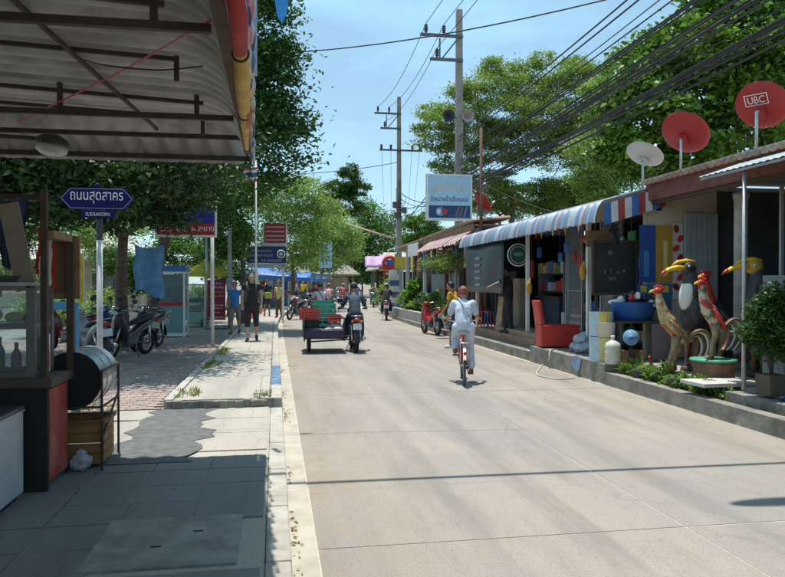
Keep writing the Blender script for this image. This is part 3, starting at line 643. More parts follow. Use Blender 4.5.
# ragged black netting at the flap corner
one('torn_netting', 'ragged black netting hanging from the awning corner', 'netting', MB().grid(lambda u, v: Vector((5.72+.16*u+.03*math.sin(9*v), 11.3+.05*math.sin(7*u+5*v), 2.72-.42*v*(.7+.3*math.sin(11*u)))), 9, 7), M_BLACK)
# tarp
tp = thing('vinyl_tarp', 'dark grey blue vinyl sheet hanging from the far end of the awning', 'tarp', (5.55, 18.2, 1.4))
MB().grid(lambda u, v: Vector((5.56+.03*math.sin(9*u+2*v), 16.65+3.3*u, 1.42+1.32*v)), 14, 6).build('sheet', mat('vinyl', (.045, .06, .085), .4, var=.2, scale=3, world=True), tp, True, solid=.004)
MB().grid(lambda u, v: Vector((5.545+.03*math.sin(9*(.25+u*.1)), 17.3+.45*u, 1.95+.5*v)), 2, 2).build('red_print', mat('faded_red', (.3, .03, .03), .6), tp)
for k in range(5): MB().grid(lambda u, v: Vector((5.53, 18.5+.5*u, 1.6+.18*k+.07*v)), 1, 1).build('white_print', mat('faded_print', (.3, .33, .38), .6), tp)
# round sign
p = PY(518, 255, 16.0); rs_ = thing('round_sign', 'round dark shop sign with a pale ring under the awning', 'sign', p)
MB().lathe([(.001, 0), (.25, 0), (.25, .03), (.001, .03)], p, 28, (R(90), 0, 0)).build('disc', flat('sign_dark_green', (.02, .05, .045)), rs_)
MB().torus(p-Vector((0, .02, 0)), .262, .013, 'Y', 32, 6).build('ring', M_WHITE, rs_, True)
MB().torus(p-Vector((0, .035, 0)), .2, .008, 'Y', 32, 6).build('ring', flat('pale_gold', (.45, .42, .3)), rs_, True)
MB().ell(p-Vector((0, .035, -.02)), (.13, .01, .06)).build('green_print', flat('sign_green', (.05, .22, .15)), rs_, True)
MB().tube([p+Vector((0, 0, .26)), p+Vector((0, 0, .75))], .006, 5).build('chain', M_BLACK, rs_)
# interior shelves and goods
goods_m = [flat('goods_%s' % n_, c_) for n_, c_ in (('tan', (.42, .29, .15)), ('blue', (.06, .16, .42)), ('red', (.5, .04, .04)), ('white', (.65, .65, .65)), ('green', (.07, .28, .12)), ('yellow', (.65, .48, .06)))]
for q, (y0, x) in enumerate(((11.9, 7.0), (13.75, 7.05), (16.4, 7.25))):
    sh = thing('shop_shelf', ('dark shelf rack inside the shop behind the cooler', 'dark shelf rack inside the shop behind the glass door', 'dark shelf rack inside the shop behind the round sign')[q], 'shelf', (x, y0+.8, .4))
    for z in (.55, 1.0, 1.45, 1.9): part('shelf_board', M_DKWOOD, sh, ((x, y0+.8, z), (.4, 1.7, .03)))
    for yy in (y0, y0+1.65): part('upright', M_GALV, sh, ((x, yy, 1.3), (.42, .03, 1.8)))
    for z in (.57, 1.02, 1.47, 1.92):
        y = y0+.1
        while y < y0+1.5:
            w_ = rnd.uniform(.12, .3); h_ = rnd.uniform(.12, .34)
            if rnd.random() < .8: one('carton', 'packaged goods standing on the dark shelves inside the shop', 'carton', MB().box((x-.05, y+w_/2, z+h_/2+.001), (.25, w_*.9, h_), None, .006), rnd.choice(goods_m), 'goods on the shop shelves')
            y += w_+.02
# blue water jugs inside the door
def jug(name, label, loc, rot=None, m=None, group=None, cap_m=None):
    loc = Vector(loc); tj = thing(name, label, 'water jug', loc, 0, group)
    q = Euler(rot).to_matrix() if rot else None
    pr = [(.001, 0), (.11, 0), (.128, .02), (.128, .1), (.122, .115), (.128, .13), (.128, .22), (.122, .235), (.128, .25), (.128, .3), (.11, .345), (.05, .385), (.03, .40), (.028, .43), (.001, .43)]
    MB().lathe(pr, loc, 22, q).build('bottle', m or MAT_BLUEGLASS, tj, True)
    c = Vector((0, 0, .43)); c = q @ c if q else c
    MB().lathe([(.001, 0), (.034, 0), (.034, .04), (.001, .04)], loc+c, 14, q).build('cap', cap_m or M_BLUE, tj, True); return tj
for k, (x, y) in enumerate(((6.25, 13.15), (6.45, 12.95), (6.2, 12.9), (6.5, 13.3))): jug('water_jug', 'blue water jug standing on the platform behind the red cooler', (x, y, .332), group='blue jugs behind the cooler')
# yellow cushions / tape on the posts
for (x, y, lab) in ((529, 288, 'yellow cloth bag hanging on the shop door post'), (583, 272, 'yellow cloth bag hanging on the awning post')):
    p = PY(x, y, 14.6 if x < 560 else 12.5); one('cloth_bag', lab, 'bag', MB().ell(p, (.07, .05, .16)).ell(p+Vector((.02, 0, .12)), (.03, .03, .1)), mat('ochre_cloth', (.5, .3, .05), .8), smooth=True)
# open red cooler
c0 = G(557, 347, .33); ck = thing('cool_box', 'open red plastic cool box with lid tipped up', 'cool box', c0, R(-6))
def lb(*a): return MB().box(*a)
M_RW = flat('red_cooler', (.55, .045, .03), .4); M_INN = flat('cooler_white', (.7, .7, .68), .5)
mb = MB(); mb.box((0, 0, .05), (.78, .48, .06), None, .01); mb.box((0, -.225, .25), (.8, .05, .42), None, .015); mb.box((0, .225, .25), (.8, .05, .42), None, .015); mb.box((-.375, 0, .25), (.05, .4, .42), None, .015); mb.box((.375, 0, .25), (.05, .4, .42), None, .015)
mb.build('tub', M_RW, ck, world=False)
lb((0, 0, .455), (.82, .52, .03), None, .012).build('rim', M_RW, ck, world=False)
lb((-.40, .03, .72), (.07, .5, .52), (0, R(-8), 0), .02).build('lid', M_RW, ck, world=False)
lb((-.352, .03, .72), (.02, .42, .44), (0, R(-8), 0), .01).build('lid_liner', flat('cooler_pink', (.45, .09, .07)), ck, world=False)
lb((0, -.258, .3), (.3, .02, .04), None, .006).build('handle', M_RW, ck, world=False)
# sacks, cloth
p = G(575, 352, .33)
for k, (dx, dy, dz, lab) in enumerate(((.15, -.2, 0, 'pale grey plastic sack lying under the other two sacks'), (.2, .15, .0, 'pale grey sack lying against the painted crate'), (.17, -.05, .17, 'crumpled pale sack on top of the sack heap'))):
    mb = MB(); mb.ell(p+Vector((dx, dy, dz+.1)), (.26, .2, .11), (0, 0, .3*k)); o = one('plastic_sack', lab, 'sack', mb, mat('pale_sack', (.42, .46, .52), .6, var=.25, scale=9), smooth=True)
    tx = bpy.data.textures.new('crumple', 'CLOUDS'); tx.noise_scale = .12; ss = o.modifiers.new('s', 'SUBSURF'); ss.levels = 2; ss.render_levels = 2; dm = o.modifiers.new('d', 'DISPLACE'); dm.texture = tx; dm.strength = .1
p = G(571, 357, .33)
one('hanging_cloth', 'light blue cloth hanging over the platform edge', 'cloth', MB().grid(lambda u, v: Vector((ROADW-.01-.02*math.sin(8*u), p.y-.35+.3*u+.1*v, .36-.3*v*(.5+.5*math.sin(2.5*u+.6)))), 10, 6), mat('light_blue_cloth', (.3, .42, .6), .85, var=.15))
# hose
hp = [G(x, y, .012) for x, y in ((574, 378), (560, 379), (545, 377), (537, 374), (540, 368), (546, 362))] + [PX(549, 362, ROADW-.035), PX(550, 353, ROADW-.03), PX(553, 347, ROADW+.15)]
def smooth_path(pts, k=6):
    out = []
    for i in range(len(pts)-1):
        p0, p1, p2, p3 = pts[max(i-1, 0)], pts[i], pts[i+1], pts[min(i+2, len(pts)-1)]
        for j in range(k):
            t_ = j/k; out.append(.5*((2*p1)+(p2-p0)*t_+(2*p0-5*p1+4*p2-p3)*t_*t_+(3*p1-p0-3*p2+p3)*t_**3))
    return out + [pts[-1]]
hp[-1].z = .345; hp[-2].z = .35; hp[-3].z = .16
one('garden_hose', 'pale green hose looping from the platform onto the road', 'hose', MB().tube(smooth_path(hp), .014, 7), mat('pale_hose', (.5, .55, .42), .5), smooth=True)
# --- painted crates and jugs
p = G(601, 361, .33); cr = thing('painted_drum', 'tall storage drum painted light blue and yellow at the platform edge', 'drum', p)
zz = .85
for k, (z0, z1) in enumerate(((0, .42), (.435, .84))):
    n = 20
    for i in range(n):
        a0, a1 = 2*math.pi*i/n, 2*math.pi*(i+1)/n; ca = math.cos((a0+a1)/2-2.6); r = .2
        q = [(p.x+r*math.cos(a), p.y+r*math.sin(a)) for a in (a0, a1)]; isb = ca > .2 or ca < -.75
        MB().prism([(q[0][0], q[0][1], p.z+z0), (q[1][0], q[1][1], p.z+z0), (q[1][0], q[1][1], p.z+z1), (q[0][0], q[0][1], p.z+z1)], (-.012*math.cos(a0), -.012*math.sin(a0), 0)).build('stave', flat('drum_pale_blue', (.42, .56, .62)) if isb else flat('drum_yellow', (.68, .55, .12)), cr)
MB().lathe([(.001, 0), (.18, 0), (.18, .02), (.001, .02)], p+Vector((0, 0, .8)), 20).build('lid', flat('drum_lid', (.5, .55, .5)), cr)
M_MILK = mat('milky_plastic', (.62, .62, .52), .35, var=.1, alpha=.92)
jug('water_jug', 'milky yellow water jug standing in front of the painted drum', G(611, 364, .33)+Vector((.02, -.02, .002)), m=M_MILK, cap_m=M_WHITE)
p2 = G(611, 364, .33)+Vector((.05, .3, .002)); bk = thing('paint_bucket', 'pale bucket with lid on a stand behind the milky jug', 'bucket', p2)
MB().lathe([(.001, .42), (.14, .42), (.16, .66), (.165, .67), (.001, .67)], p2, 20).build('pail', flat('bucket_cream', (.55, .53, .45)), bk, True)
MB().lathe([(.13, 0), (.13, .41), (.001, .41)], p2, 12).build('stand', flat('stand_gold', (.55, .48, .2)), bk)
jl = PY(630, 341, 10.75); jug('water_jug', 'light blue water jug lying on its side pointing at the road', jl+Vector((.12, .2, .05)), rot=(R(88), 0, R(-28)))
part_stand = thing('jug_cradle', 'low wooden cradle under the lying blue jug', 'stand', (jl.x+.05, jl.y+.1, .33))
for dx in (-.13, .13): part('rail', M_WOOD, part_stand, ((jl.x+.05+dx, jl.y+.15, .33+(jl.z-.16-.33)/2), (.05, .4, jl.z-.16-.33)))
# table with blue tub and shoes
tb = PY(634, 330, 11.25); tt = thing('display_table', 'rough display table under the heap of shoes', 'table', (tb.x, tb.y, .33))
part('table_top', M_DKWOOD, tt, ((tb.x, tb.y, 1.0), (.9, .5, .04)))
for dx in (-.4, .4):
    for dy in (-.2, .2): part('leg', M_DKWOOD, tt, ((tb.x+dx, tb.y+dy, .65), (.05, .05, .65)))
part('panel', flat('mauve_board', (.25, .2, .22)), tt, ((tb.x+.33, tb.y-.24, .66), (.26, .02, .62)))
tu = thing('blue_tub', 'big blue plastic tub heaped with shoes', 'tub', (tb.x-.02, tb.y, 1.022))
MB().lathe([(.001, 0), (.3, 0), (.37, .3), (.39, .31), (.37, .32), (.35, .3), (.28, .03), (.001, .03)], (tb.x-.02, tb.y, 1.022), 26, sx=1.1, sy=.7).build('bowl', M_BLUE, tu, True)
for k in range(9):
    x, y, z = tb.x-.3+.075*k+rnd.uniform(-.03, .03), tb.y+rnd.uniform(-.14, .1), 1.33+.1*math.sin(k*.45)+rnd.uniform(-.01, .05); a = rnd.uniform(0, 3.1)
    mb = MB(); q = Euler((rnd.uniform(-.3, .3), rnd.uniform(-.3, .3), a)).to_matrix()
    mb.ell((x, y, z), (.15, .05, .045), q); mb.ell(Vector((x, y, z)) + q @ Vector((-.07, 0, .04)), (.06, .045, .05), q)
    one('shoe', ('white', 'navy', 'red', 'dark')[k % 4]+' sports shoe piled in the blue tub', 'shoe', mb, (M_WHITE, flat('navy_shoe', (.02, .03, .1)), flat('shoe_red', (.4, .03, .05)), M_BLACK)[k % 4], 'shoes heaped in the tub', smooth=True)
# blackboard
bb = thing('menu_board', 'large dark menu board with faint chalk writing above the tub of shoes', 'board', (6.15, 12.0, 1.45))
part('panel', mat('blackboard', (.035, .038, .036), .5, var=.3, scale=3), bb, ((6.15, 12.0, 1.95), (.82, .03, .92)))
for a_ in ((6.15, 12.0, 2.43, .9, .05), (6.15, 12.0, 1.47, .9, .05)): part('frame', M_DKWOOD, bb, ((a_[0], a_[1]-.012, a_[2]), (a_[3], .04, a_[4])))
for x in (5.72, 6.58): part('frame', M_DKWOOD, bb, ((x, 11.988, 1.95), (.045, .042, .9)))
for k, (dx, dz, s_) in enumerate(((-.1, .28, '@'), (-.2, -.08, 'S'), (-.08, -.06, 'T'), (.06, -.08, 'A'), (.18, -.06, 'R'), (-.05, -.2, 'NO'))): text('chalk_mark', s_, .09, (6.15+dx, 11.98, 1.95+dz), flat('chalk', (.28, .28, .27)), bb)
part('leg', M_DKWOOD, bb, ((5.8, 12.02, .89), (.05, .03, 1.12)), ((6.5, 12.02, .89), (.05, .03, 1.12)))
part_s = one('shop_crossboard', 'brown weathered board hung under the awning beside the menu board', 'board', MB().box((5.98, 12.3, 2.5), (.5, .03, .3)), M_WOOD)

# --- the carvings shop
cs = thing('carvings_shop', 'open shop with tiled eave and red-brown fascia behind the bird carvings', 'shop', (7, 7.5, .33))
part('side_wall', M_CREAM, cs, ((7.08, 11.4, 1.85), (1.36, .1, 3.0))); part('inner_wall', M_DARKWALL, cs, ((8.7, 11.4, 1.85), (1.86, .1, 3.0)))  # inner half coloured dark to stand for the shaded interior
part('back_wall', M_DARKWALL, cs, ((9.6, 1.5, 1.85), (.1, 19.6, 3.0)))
part('roof', M_ROOFSHEET, cs, ((8.15, 1.4, 3.43), (3.7, 19.9, .05)))  # back wall and roof run on out of view, lengthened to cut ambient light
part('fascia', M_REDWOOD, cs, ((6.4, 6.35, 3.24), (.05, 9.9, .3)))
part('gutter_board', M_DKWOOD, cs, ((6.47, 6.35, 3.06), (.08, 9.9, .06)))
mb = MB()
for k in range(62):
    y = 1.5 + k*.16
    mb.tube([(6.3, y, 3.40), (6.85, y, 3.475)], [.085, .08], 10, True, .55)
o = mb.build('tile', M_TILEROOF, cs, 'auto'); o['kind'] = 'stuff'
MB().lathe([(.13, 0), (.13, .08), (.105, .12), (.1, 2.6), (.12, 2.68), (.12, 2.74)], (7.15, 9.85, .33), 22).build('column', mat('stone_column', (.42, .4, .36), .85, world=True, dirt=.4), cs, True)
part('partition', flat('grey_door', (.30, .325, .34)), cs, ((7.42, 11.3, 1.75), (.62, .05, 2.3)))
for k in range(6): part('door_board', flat('grey_door', (.30, .325, .34)), cs, ((7.16+k*.103, 11.266, 1.75), (.095, .012, 2.26)))
part('post', M_GALV, cs, ((7.42, 9.3, 1.9), (.05, .05, 2.4)))
part('dark_panel', flat('dark_teal', (.02, .035, .04)), cs, ((7.62, 9.6, 1.1), (.8, .05, 1.55)))
mb = MB()
bm_ = mat('old_brick', (.24, .17, .13), .9, var=.3, world=True, dirt=.5)
for r_ in range(26):
    for c_ in range(3): part('brick', bm_, cs, ((8.1 + (c_+(.5 if r_ % 2 else 0))*.2, 7.6, .40+r_*.105), (.188, .2, .092)))
part('mortar', M_OLDCON, cs, ((8.35, 7.62, 1.75), (.62, .15, 2.8)))
# posters on the side wall
po = thing('blue_yellow_poster', 'tall poster in blue and yellow on the side wall', 'poster', (6.55, 11.34, 1.4))
part('sheet', flat('poster_blue', (.02, .07, .25)), po, ((6.42, 11.335, 2.18), (.3, .012, 1.0)))
part('sheet', flat('poster_amber', (.42, .24, .04)), po, ((6.74, 11.335, 2.18), (.32, .012, 1.0)))
part('print', flat('poster_cream', (.6, .5, .2)), po, ((6.76, 11.327, 2.1), (.07, .008, .62)))
part('print', flat('poster_skyblue', (.06, .18, .4)), po, ((6.4, 11.327, 2.0), (.1, .008, .45)))
for k in range(7): part('print', (M_YEL, flat('poster_teal', (.04, .2, .3)), flat('poster_redink', (.4, .06, .04)))[k % 3], po, ((6.35+(k % 4)*.14, 11.327, 1.56-(k//4)*.2), (.11, .008, .12)))
part('sheet', flat('poster_lowblue', (.03, .13, .25)), po, ((6.56, 11.336, 1.42), (.64, .01, .46)))
pr_ = thing('flower_poster', 'narrow white banner with red flower prints beside the grey door', 'poster', (7.0, 11.33, 1.4))
part('sheet', flat('banner_white', (.5, .48, .46)), pr_, ((7.0, 11.33, 2.05), (.19, .012, 1.35)))
for k in range(7): MB().ell((6.96+.08*(k % 2), 11.322, 2.62-k*.17), (.055, .006, .075), (0, rnd.uniform(-1, 1), 0), 9, 5).build('flower_print', M_RED if k % 3 else flat('dark_crimson', (.25, .01, .02)), pr_)
# light blue sheet canopy with post
cn = thing('sheet_canopy', 'light blue metal sheet canopy on a thin steel post', 'canopy', (5.78, 7.9, .33))
mb = MB(); corr(mb, (0, 3.2, 0), (0, 1, 0), 5.5, [(6.38, 0, 3.33), (6.05, 0, 3.22), (5.68, 0, 3.1)], .12, .006, 4); mb.build('sheet', mat('pale_blue_sheet', (.42, .52, .55), .45, .3, var=.15, world=True, dirt=.3), cn, True)
part('edge_bar', M_GALV, cn, ((5.72, 5.95, 3.075), (.03, 5.5, .03)))
MB().tube([(5.78, 7.9, .33), (5.78, 7.9, 3.1)], .025, 10).build('post', M_GALV, cn, True)
part('edge_bar', M_GALV, cn, ((6.03, 8.68, 3.18), (.7, .025, .025), (0, R(-19), 0)))
gb = thing('grey_cabinet', 'grey metal cabinet standing behind the bushy potted shrub', 'cabinet', (6.42, 7.75, .33))
part('body', flat('grey_steel', (.17, .2, .2), .5), gb, ((6.5, 7.85, 1.05), (.7, .4, 1.42), None, .01))
for z in (.7, 1.4): part('door', flat('grey_steel_door', (.2, .23, .23), .5), gb, ((6.5, 7.642, z), (.64, .012, .64), None, .004))

# satellite dishes
def dish(label, c, r, m, n=(.6, .5, .6), logo=None, foot=None):
    c = Vector(c); n = Vector(n).normalized(); t = thing('satellite_dish', label, 'satellite dish', foot if foot is not None else c - Vector((0, 0, r)))
    q = n.to_track_quat('Z', 'Y').to_matrix(); k = .16
    pr = [(max(.001, r*i/8), k*r*(i/8)**2*1.6) for i in range(9)] + [(r*(i/8) if i else .001, k*r*(i/8)**2*1.6+.012) for i in range(8, -1, -1)]
    MB().lathe(pr, c, 36, q).build('reflector', m, t, True)
    u = (q @ Vector((1, 0, 0))); dn = Vector((0, 0, -1)) - n*Vector((0, 0, -1)).dot(n); dn.normalize()
    low = c + dn*r*.93 + n*.2*r; f = c + n*r*1.15 + dn*r*.45
    MB().tube([low, f], .011, 6).build('feed_arm', M_GALV, t)
    MB().lathe([(.02, -.06), (.03, -.04), (.03, .05), (.045, .06), (.001, .07)], f, 10, (-n).to_track_quat('Z', 'Y').to_matrix()).build('feed_horn', M_WHITE, t, True)
    ft = Vector(foot) if foot is not None else c - Vector((0, 0, r*1.2)); hub = c - n*.09
    MB().tube([ft, (ft.x, ft.y, hub.z-.03), hub], .022, 8).build('mast', M_GALV, t, True)
    MB().box(c - n*.04 + dn*.05, (.12, .2, .06), q).build('bracket', m, t)
    if logo:
        xa = Vector((0, 0, 1)).cross(-n).normalized(); ya = (-n).cross(xa); rot = Matrix((xa, ya, -n)).transposed()
        lc = c - dn*r*.42 - n*(.0-.028) - xa*r*.1
        lc = c + ya*r*.38 - xa*r*.06 - n*(-.16*r*.23*.9+.014)
        text('lettering', logo, r*.42, lc - n*.012, M_WHITE, t, rot=rot, wid=r*.62)
        for (dx, dy, sx_, sy_) in ((0, .22, .84, .03), (0, -.22, .84, .03), (-.41, 0, .03, .44), (.41, 0, .03, .44)):
            MB().box(lc + xa*dx*r + ya*dy*r - n*.008, (sx_*r, sy_*r, .006), rot).build('logo_frame', M_WHITE, t)
    return t
M_DISHR = flat('dish_red', (.38, .022, .022), .5, dirt=.25); M_DISHW = mat('dish_beige', (.5, .46, .42), .5, var=.1)
def dfoot(x, y, X, z=3.46): q = PX(x, y, X); return (q.x, q.y, z)
c_ = PX(760, 108, 6.75); dish('large red satellite dish with white boxed lettering above the blue canopy', c_, .36, M_DISHR, (.62, .42, .55), 'UBC', (c_.x-.13, c_.y-.1, 3.46))
c_ = PX(683, 136, 6.7); dish('red satellite dish without lettering on the tiled eave', c_, .4, M_DISHR, (.6, .35, .62), None, (c_.x-.1, c_.y-.1, 3.46))
c_ = PX(643, 158, 6.8); dish('beige satellite dish above the end of the striped awning', c_, .35, M_DISHW, (.45, .2, .75), None, (c_.x-.05, c_.y-.08, 3.36))
c_ = PX(480, 204, 6.75); dish('red satellite dish beside the rusty pole next to the ice sign', c_, .42, M_DISHR, (.8, .15, .5), None, (c_.x-.1, c_.y, 3.36))

# hanging goods and clutter in the dark shop front
for k in range(16):
    y = 12.3+k*.36+rnd.uniform(-.08, .08); z = rnd.uniform(2.25, 2.7); h_ = rnd.uniform(.2, .5)
    if 15.6 < y < 16.9: continue
    mb = MB(); mb.box((6.62, y, z-h_/2), (.07, rnd.uniform(.12, .22), h_), (0, 0, rnd.uniform(-.6, .6)), .02); mb.tube([(6.6, y, z), (6.6, y, 2.93)], .004, 4)
    one('hanging_packet', 'packet of goods hanging from the shop lintel', 'packet', mb, rnd.choice(goods_m), 'packets hanging in the shop front', smooth=True)
ct = thing('shop_counter', 'dark blue shop counter behind the doorway', 'counter', (7.2, 17.3, .4)); part('body', flat('counter_blue', (.03, .05, .1)), ct, ((7.2, 17.2, .85), (.5, 1.5, .9))); part('counter_top', M_DKWOOD, ct, ((7.2, 17.2, 1.32), (.6, 1.6, .04)))
fb = thing('bottle_fridge', 'glass-fronted drinks fridge standing inside the shop', 'fridge', (7.3, 15.9, .4)); part('body', flat('fridge_blue', (.03, .08, .2)), fb, ((7.35, 15.9, 1.3), (.6, .7, 1.8), None, .02)); part('door', MAT_GLASS, fb, ((7.04, 15.9, 1.35), (.01, .6, 1.5)))
for z in (.75, 1.15, 1.55): part('shelf', M_WHITE, fb, ((7.05-.02+.01, 15.9, z), (.012, .6, .02)))

# stock standing outside along the ice shop front
stock = [('plastic_stool', 'red', (.4, .03, .03)), ('plastic_stool', 'blue', (.03, .1, .35))]
for k, (y, lab, m_) in enumerate(((19.9, 'red plastic stool on the step under the vinyl sheet', M_RED), (19.3, 'blue plastic stool on the step under the vinyl sheet', M_BLUE))):
    st_ = thing('plastic_stool', lab, 'stool', (6.1, y, .4)); part('seat', m_, st_, ((6.1, y, .83), (.3, .3, .03), None, .012))
    for sx in (-1, 1):
        for sy in (-1, 1): MB().bar((6.1+sx*.12, y+sy*.12, .82), (6.1+sx*.16, y+sy*.16, .4), .03).build('leg', m_, st_)
for k in range(10):
    y = 14.35+k*.17; z0 = .4 if k % 3 else .62
    one('carton', ('brown carton stacked at the shop doorway', 'pale carton stacked at the shop doorway')[k % 2], 'carton', MB().box((6.95+.04*(k % 3), y, .4+.14+(.29 if k % 3 == 0 else 0)), (.3, .16, .28), None, .006), goods_m[(0, 3)[k % 2]], 'cartons at the shop doorway')
for k in range(9):
    y = 12.75+.33*k
    one('pennant', 'small coloured pennant strung under the striped awning', 'flag', MB().prism([(5.98, y, 2.9), (5.98, y+.2, 2.9), (5.98, y+.1, 2.68)], (.004, 0, 0)), (M_RED, M_WHITE, M_BLUE, M_YEL)[k % 4], 'pennants under the striped awning')
for k, (y, z, lab) in enumerate(((13.15, 2.55, 'round red paper lantern hanging in the shop front'), (12.85, 2.62, 'smaller red paper lantern beside the round one'))):
    ln = thing('paper_lantern', lab, 'lantern', (6.2, y, z)); MB().ell((6.2, y, z), (.14-.04*k, .14-.04*k, .11-.03*k)).build('shade', M_RED, ln, True); MB().tube([(6.2, y, z+.1), (6.2, y, 2.95)], .005, 4).build('string', M_BLACK, ln)
sc_ = thing('wall_poster', 'dark blue poster fixed beside the glass door', 'poster', (6.55, 12.25, 1.2)); part('sheet', flat('poster_navy', (.02, .05, .16)), sc_, ((6.58, 12.2, 1.6), (.02, .5, 1.1)))
for k in range(5): part('print', (M_WHITE, M_YEL, M_RED)[k % 3], sc_, ((6.565, 12.2, 1.25+k*.17), (.01, .36, .07)))
# ------------------------------------------------------------------ carved birds, plants on the right
def feather(name, base, p1, p2, f1, f2, edge):
    m = bpy.data.materials.new(name); m.use_nodes = True; t = m.node_tree; N = t.nodes; K = t.links.new; p = N['Principled BSDF']; p.inputs['Roughness'].default_value = .45
    tc_ = N.new('ShaderNodeTexCoord'); o_ = tc_.outputs['Object']
    def ns(sc, lo, hi, off):
        mp = N.new('ShaderNodeMapping'); mp.inputs['Location'].default_value = (off, off*.7, off*.3); K(o_, mp.inputs[0]); n = N.new('ShaderNodeTexNoise'); n.inputs['Scale'].default_value = sc; n.inputs['Detail'].default_value = 3; K(mp.outputs[0], n.inputs[0])
        r = N.new('ShaderNodeMapRange'); r.inputs[1].default_value = lo; r.inputs[2].default_value = hi; K(n.outputs['Fac'], r.inputs[0]); return r.outputs[0]
    def mx_(f, a, c):
        q = N.new('ShaderNodeMix'); q.data_type = 'RGBA'; K(f, q.inputs[0]); q.inputs[7].default_value = (*c, 1)
        if isinstance(a, tuple): q.inputs[6].default_value = (*a, 1)
        else: K(a, q.inputs[6])
        return q.outputs[2]
    c = mx_(ns(22, .4, .7, 5), base, tuple(x*.55 for x in base)); c = mx_(ns(f1, .54, .58, 0), c, p1); c = mx_(ns(f2, .57, .61, 9), c, p2)
    v = N.new('ShaderNodeTexVoronoi'); v.feature = 'DISTANCE_TO_EDGE'; v.inputs['Scale'].default_value = 38; K(o_, v.inputs[0])
    r = N.new('ShaderNodeMapRange'); r.inputs[1].default_value = 0; r.inputs[2].default_value = .12; r.inputs[3].default_value = .6; r.inputs[4].default_value = 0; K(v.outputs[0], r.inputs[0]); c = mx_(r.outputs[0], c, edge)
    K(c, p.inputs['Base Color']); bp = N.new('ShaderNodeBump'); bp.inputs['Strength'].default_value = .5; bp.inputs['Distance'].default_value = .01; K(v.outputs[0], bp.inputs['Height']); K(bp.outputs[0], p.inputs['Normal']); return m
def speckle(name, a, b, c, sc=14):
    m = mat(name, a, .45, var=.1); t = m.node_tree; N = t.nodes; K = t.links.new; p = N['Principled BSDF']
    tc_ = N.new('ShaderNodeTexCoord'); v = N.new('ShaderNodeTexVoronoi'); v.inputs['Scale'].default_value = sc; K(tc_.outputs['Object'], v.inputs[0])
    r = N.new('ShaderNodeValToRGB'); r.color_ramp.interpolation = 'CONSTANT'; e = r.color_ramp.elements; e.new(.5); e.new(.8)
    sp = N.new('ShaderNodeSeparateColor'); K(v.outputs['Color'], sp.inputs[0]); K(sp.outputs[0], r.inputs[0])
    for k, (pos, cc) in enumerate(((0, a), (.55, b), (.72, c), (.86, a))): e[k].position = pos; e[k].color = (*cc, 1)
    K(r.outputs[0], p.inputs['Base Color']); return m
M_RB = feather('rooster_paint', (.68, .6, .48), (.5, .04, .03), (.1, .2, .1), 8, 9, (.2, .14, .08))
M_RB2 = feather('rooster_paint_ochre', (.62, .48, .22), (.45, .12, .04), (.66, .6, .45), 9, 7, (.14, .09, .04))
M_CRED = flat('carving_red', (.5, .035, .02), .45, dirt=.5, dcol=(.2, .03, .02), dscale=14, bump=.5, bscale=45); M_CYEL = flat('carving_yellow', (.8, .5, .04), .4, dirt=.5, dcol=(.45, .2, .03), dscale=12, bump=.3, bscale=50); M_CBLK = feather('carving_black', (.03, .03, .032), (.05, .05, .06), (.012, .012, .012), 8, 9, (.1, .1, .1))
M_CLEG = mat('carving_leg', (.33, .22, .11), .5, var=.4, scale=16, bump=.4, bscale=40); M_CWHT = flat('carving_white', (.72, .7, .66), .4); M_CBRN = mat('carving_brown', (.22, .11, .05), .45, var=.35, scale=7)
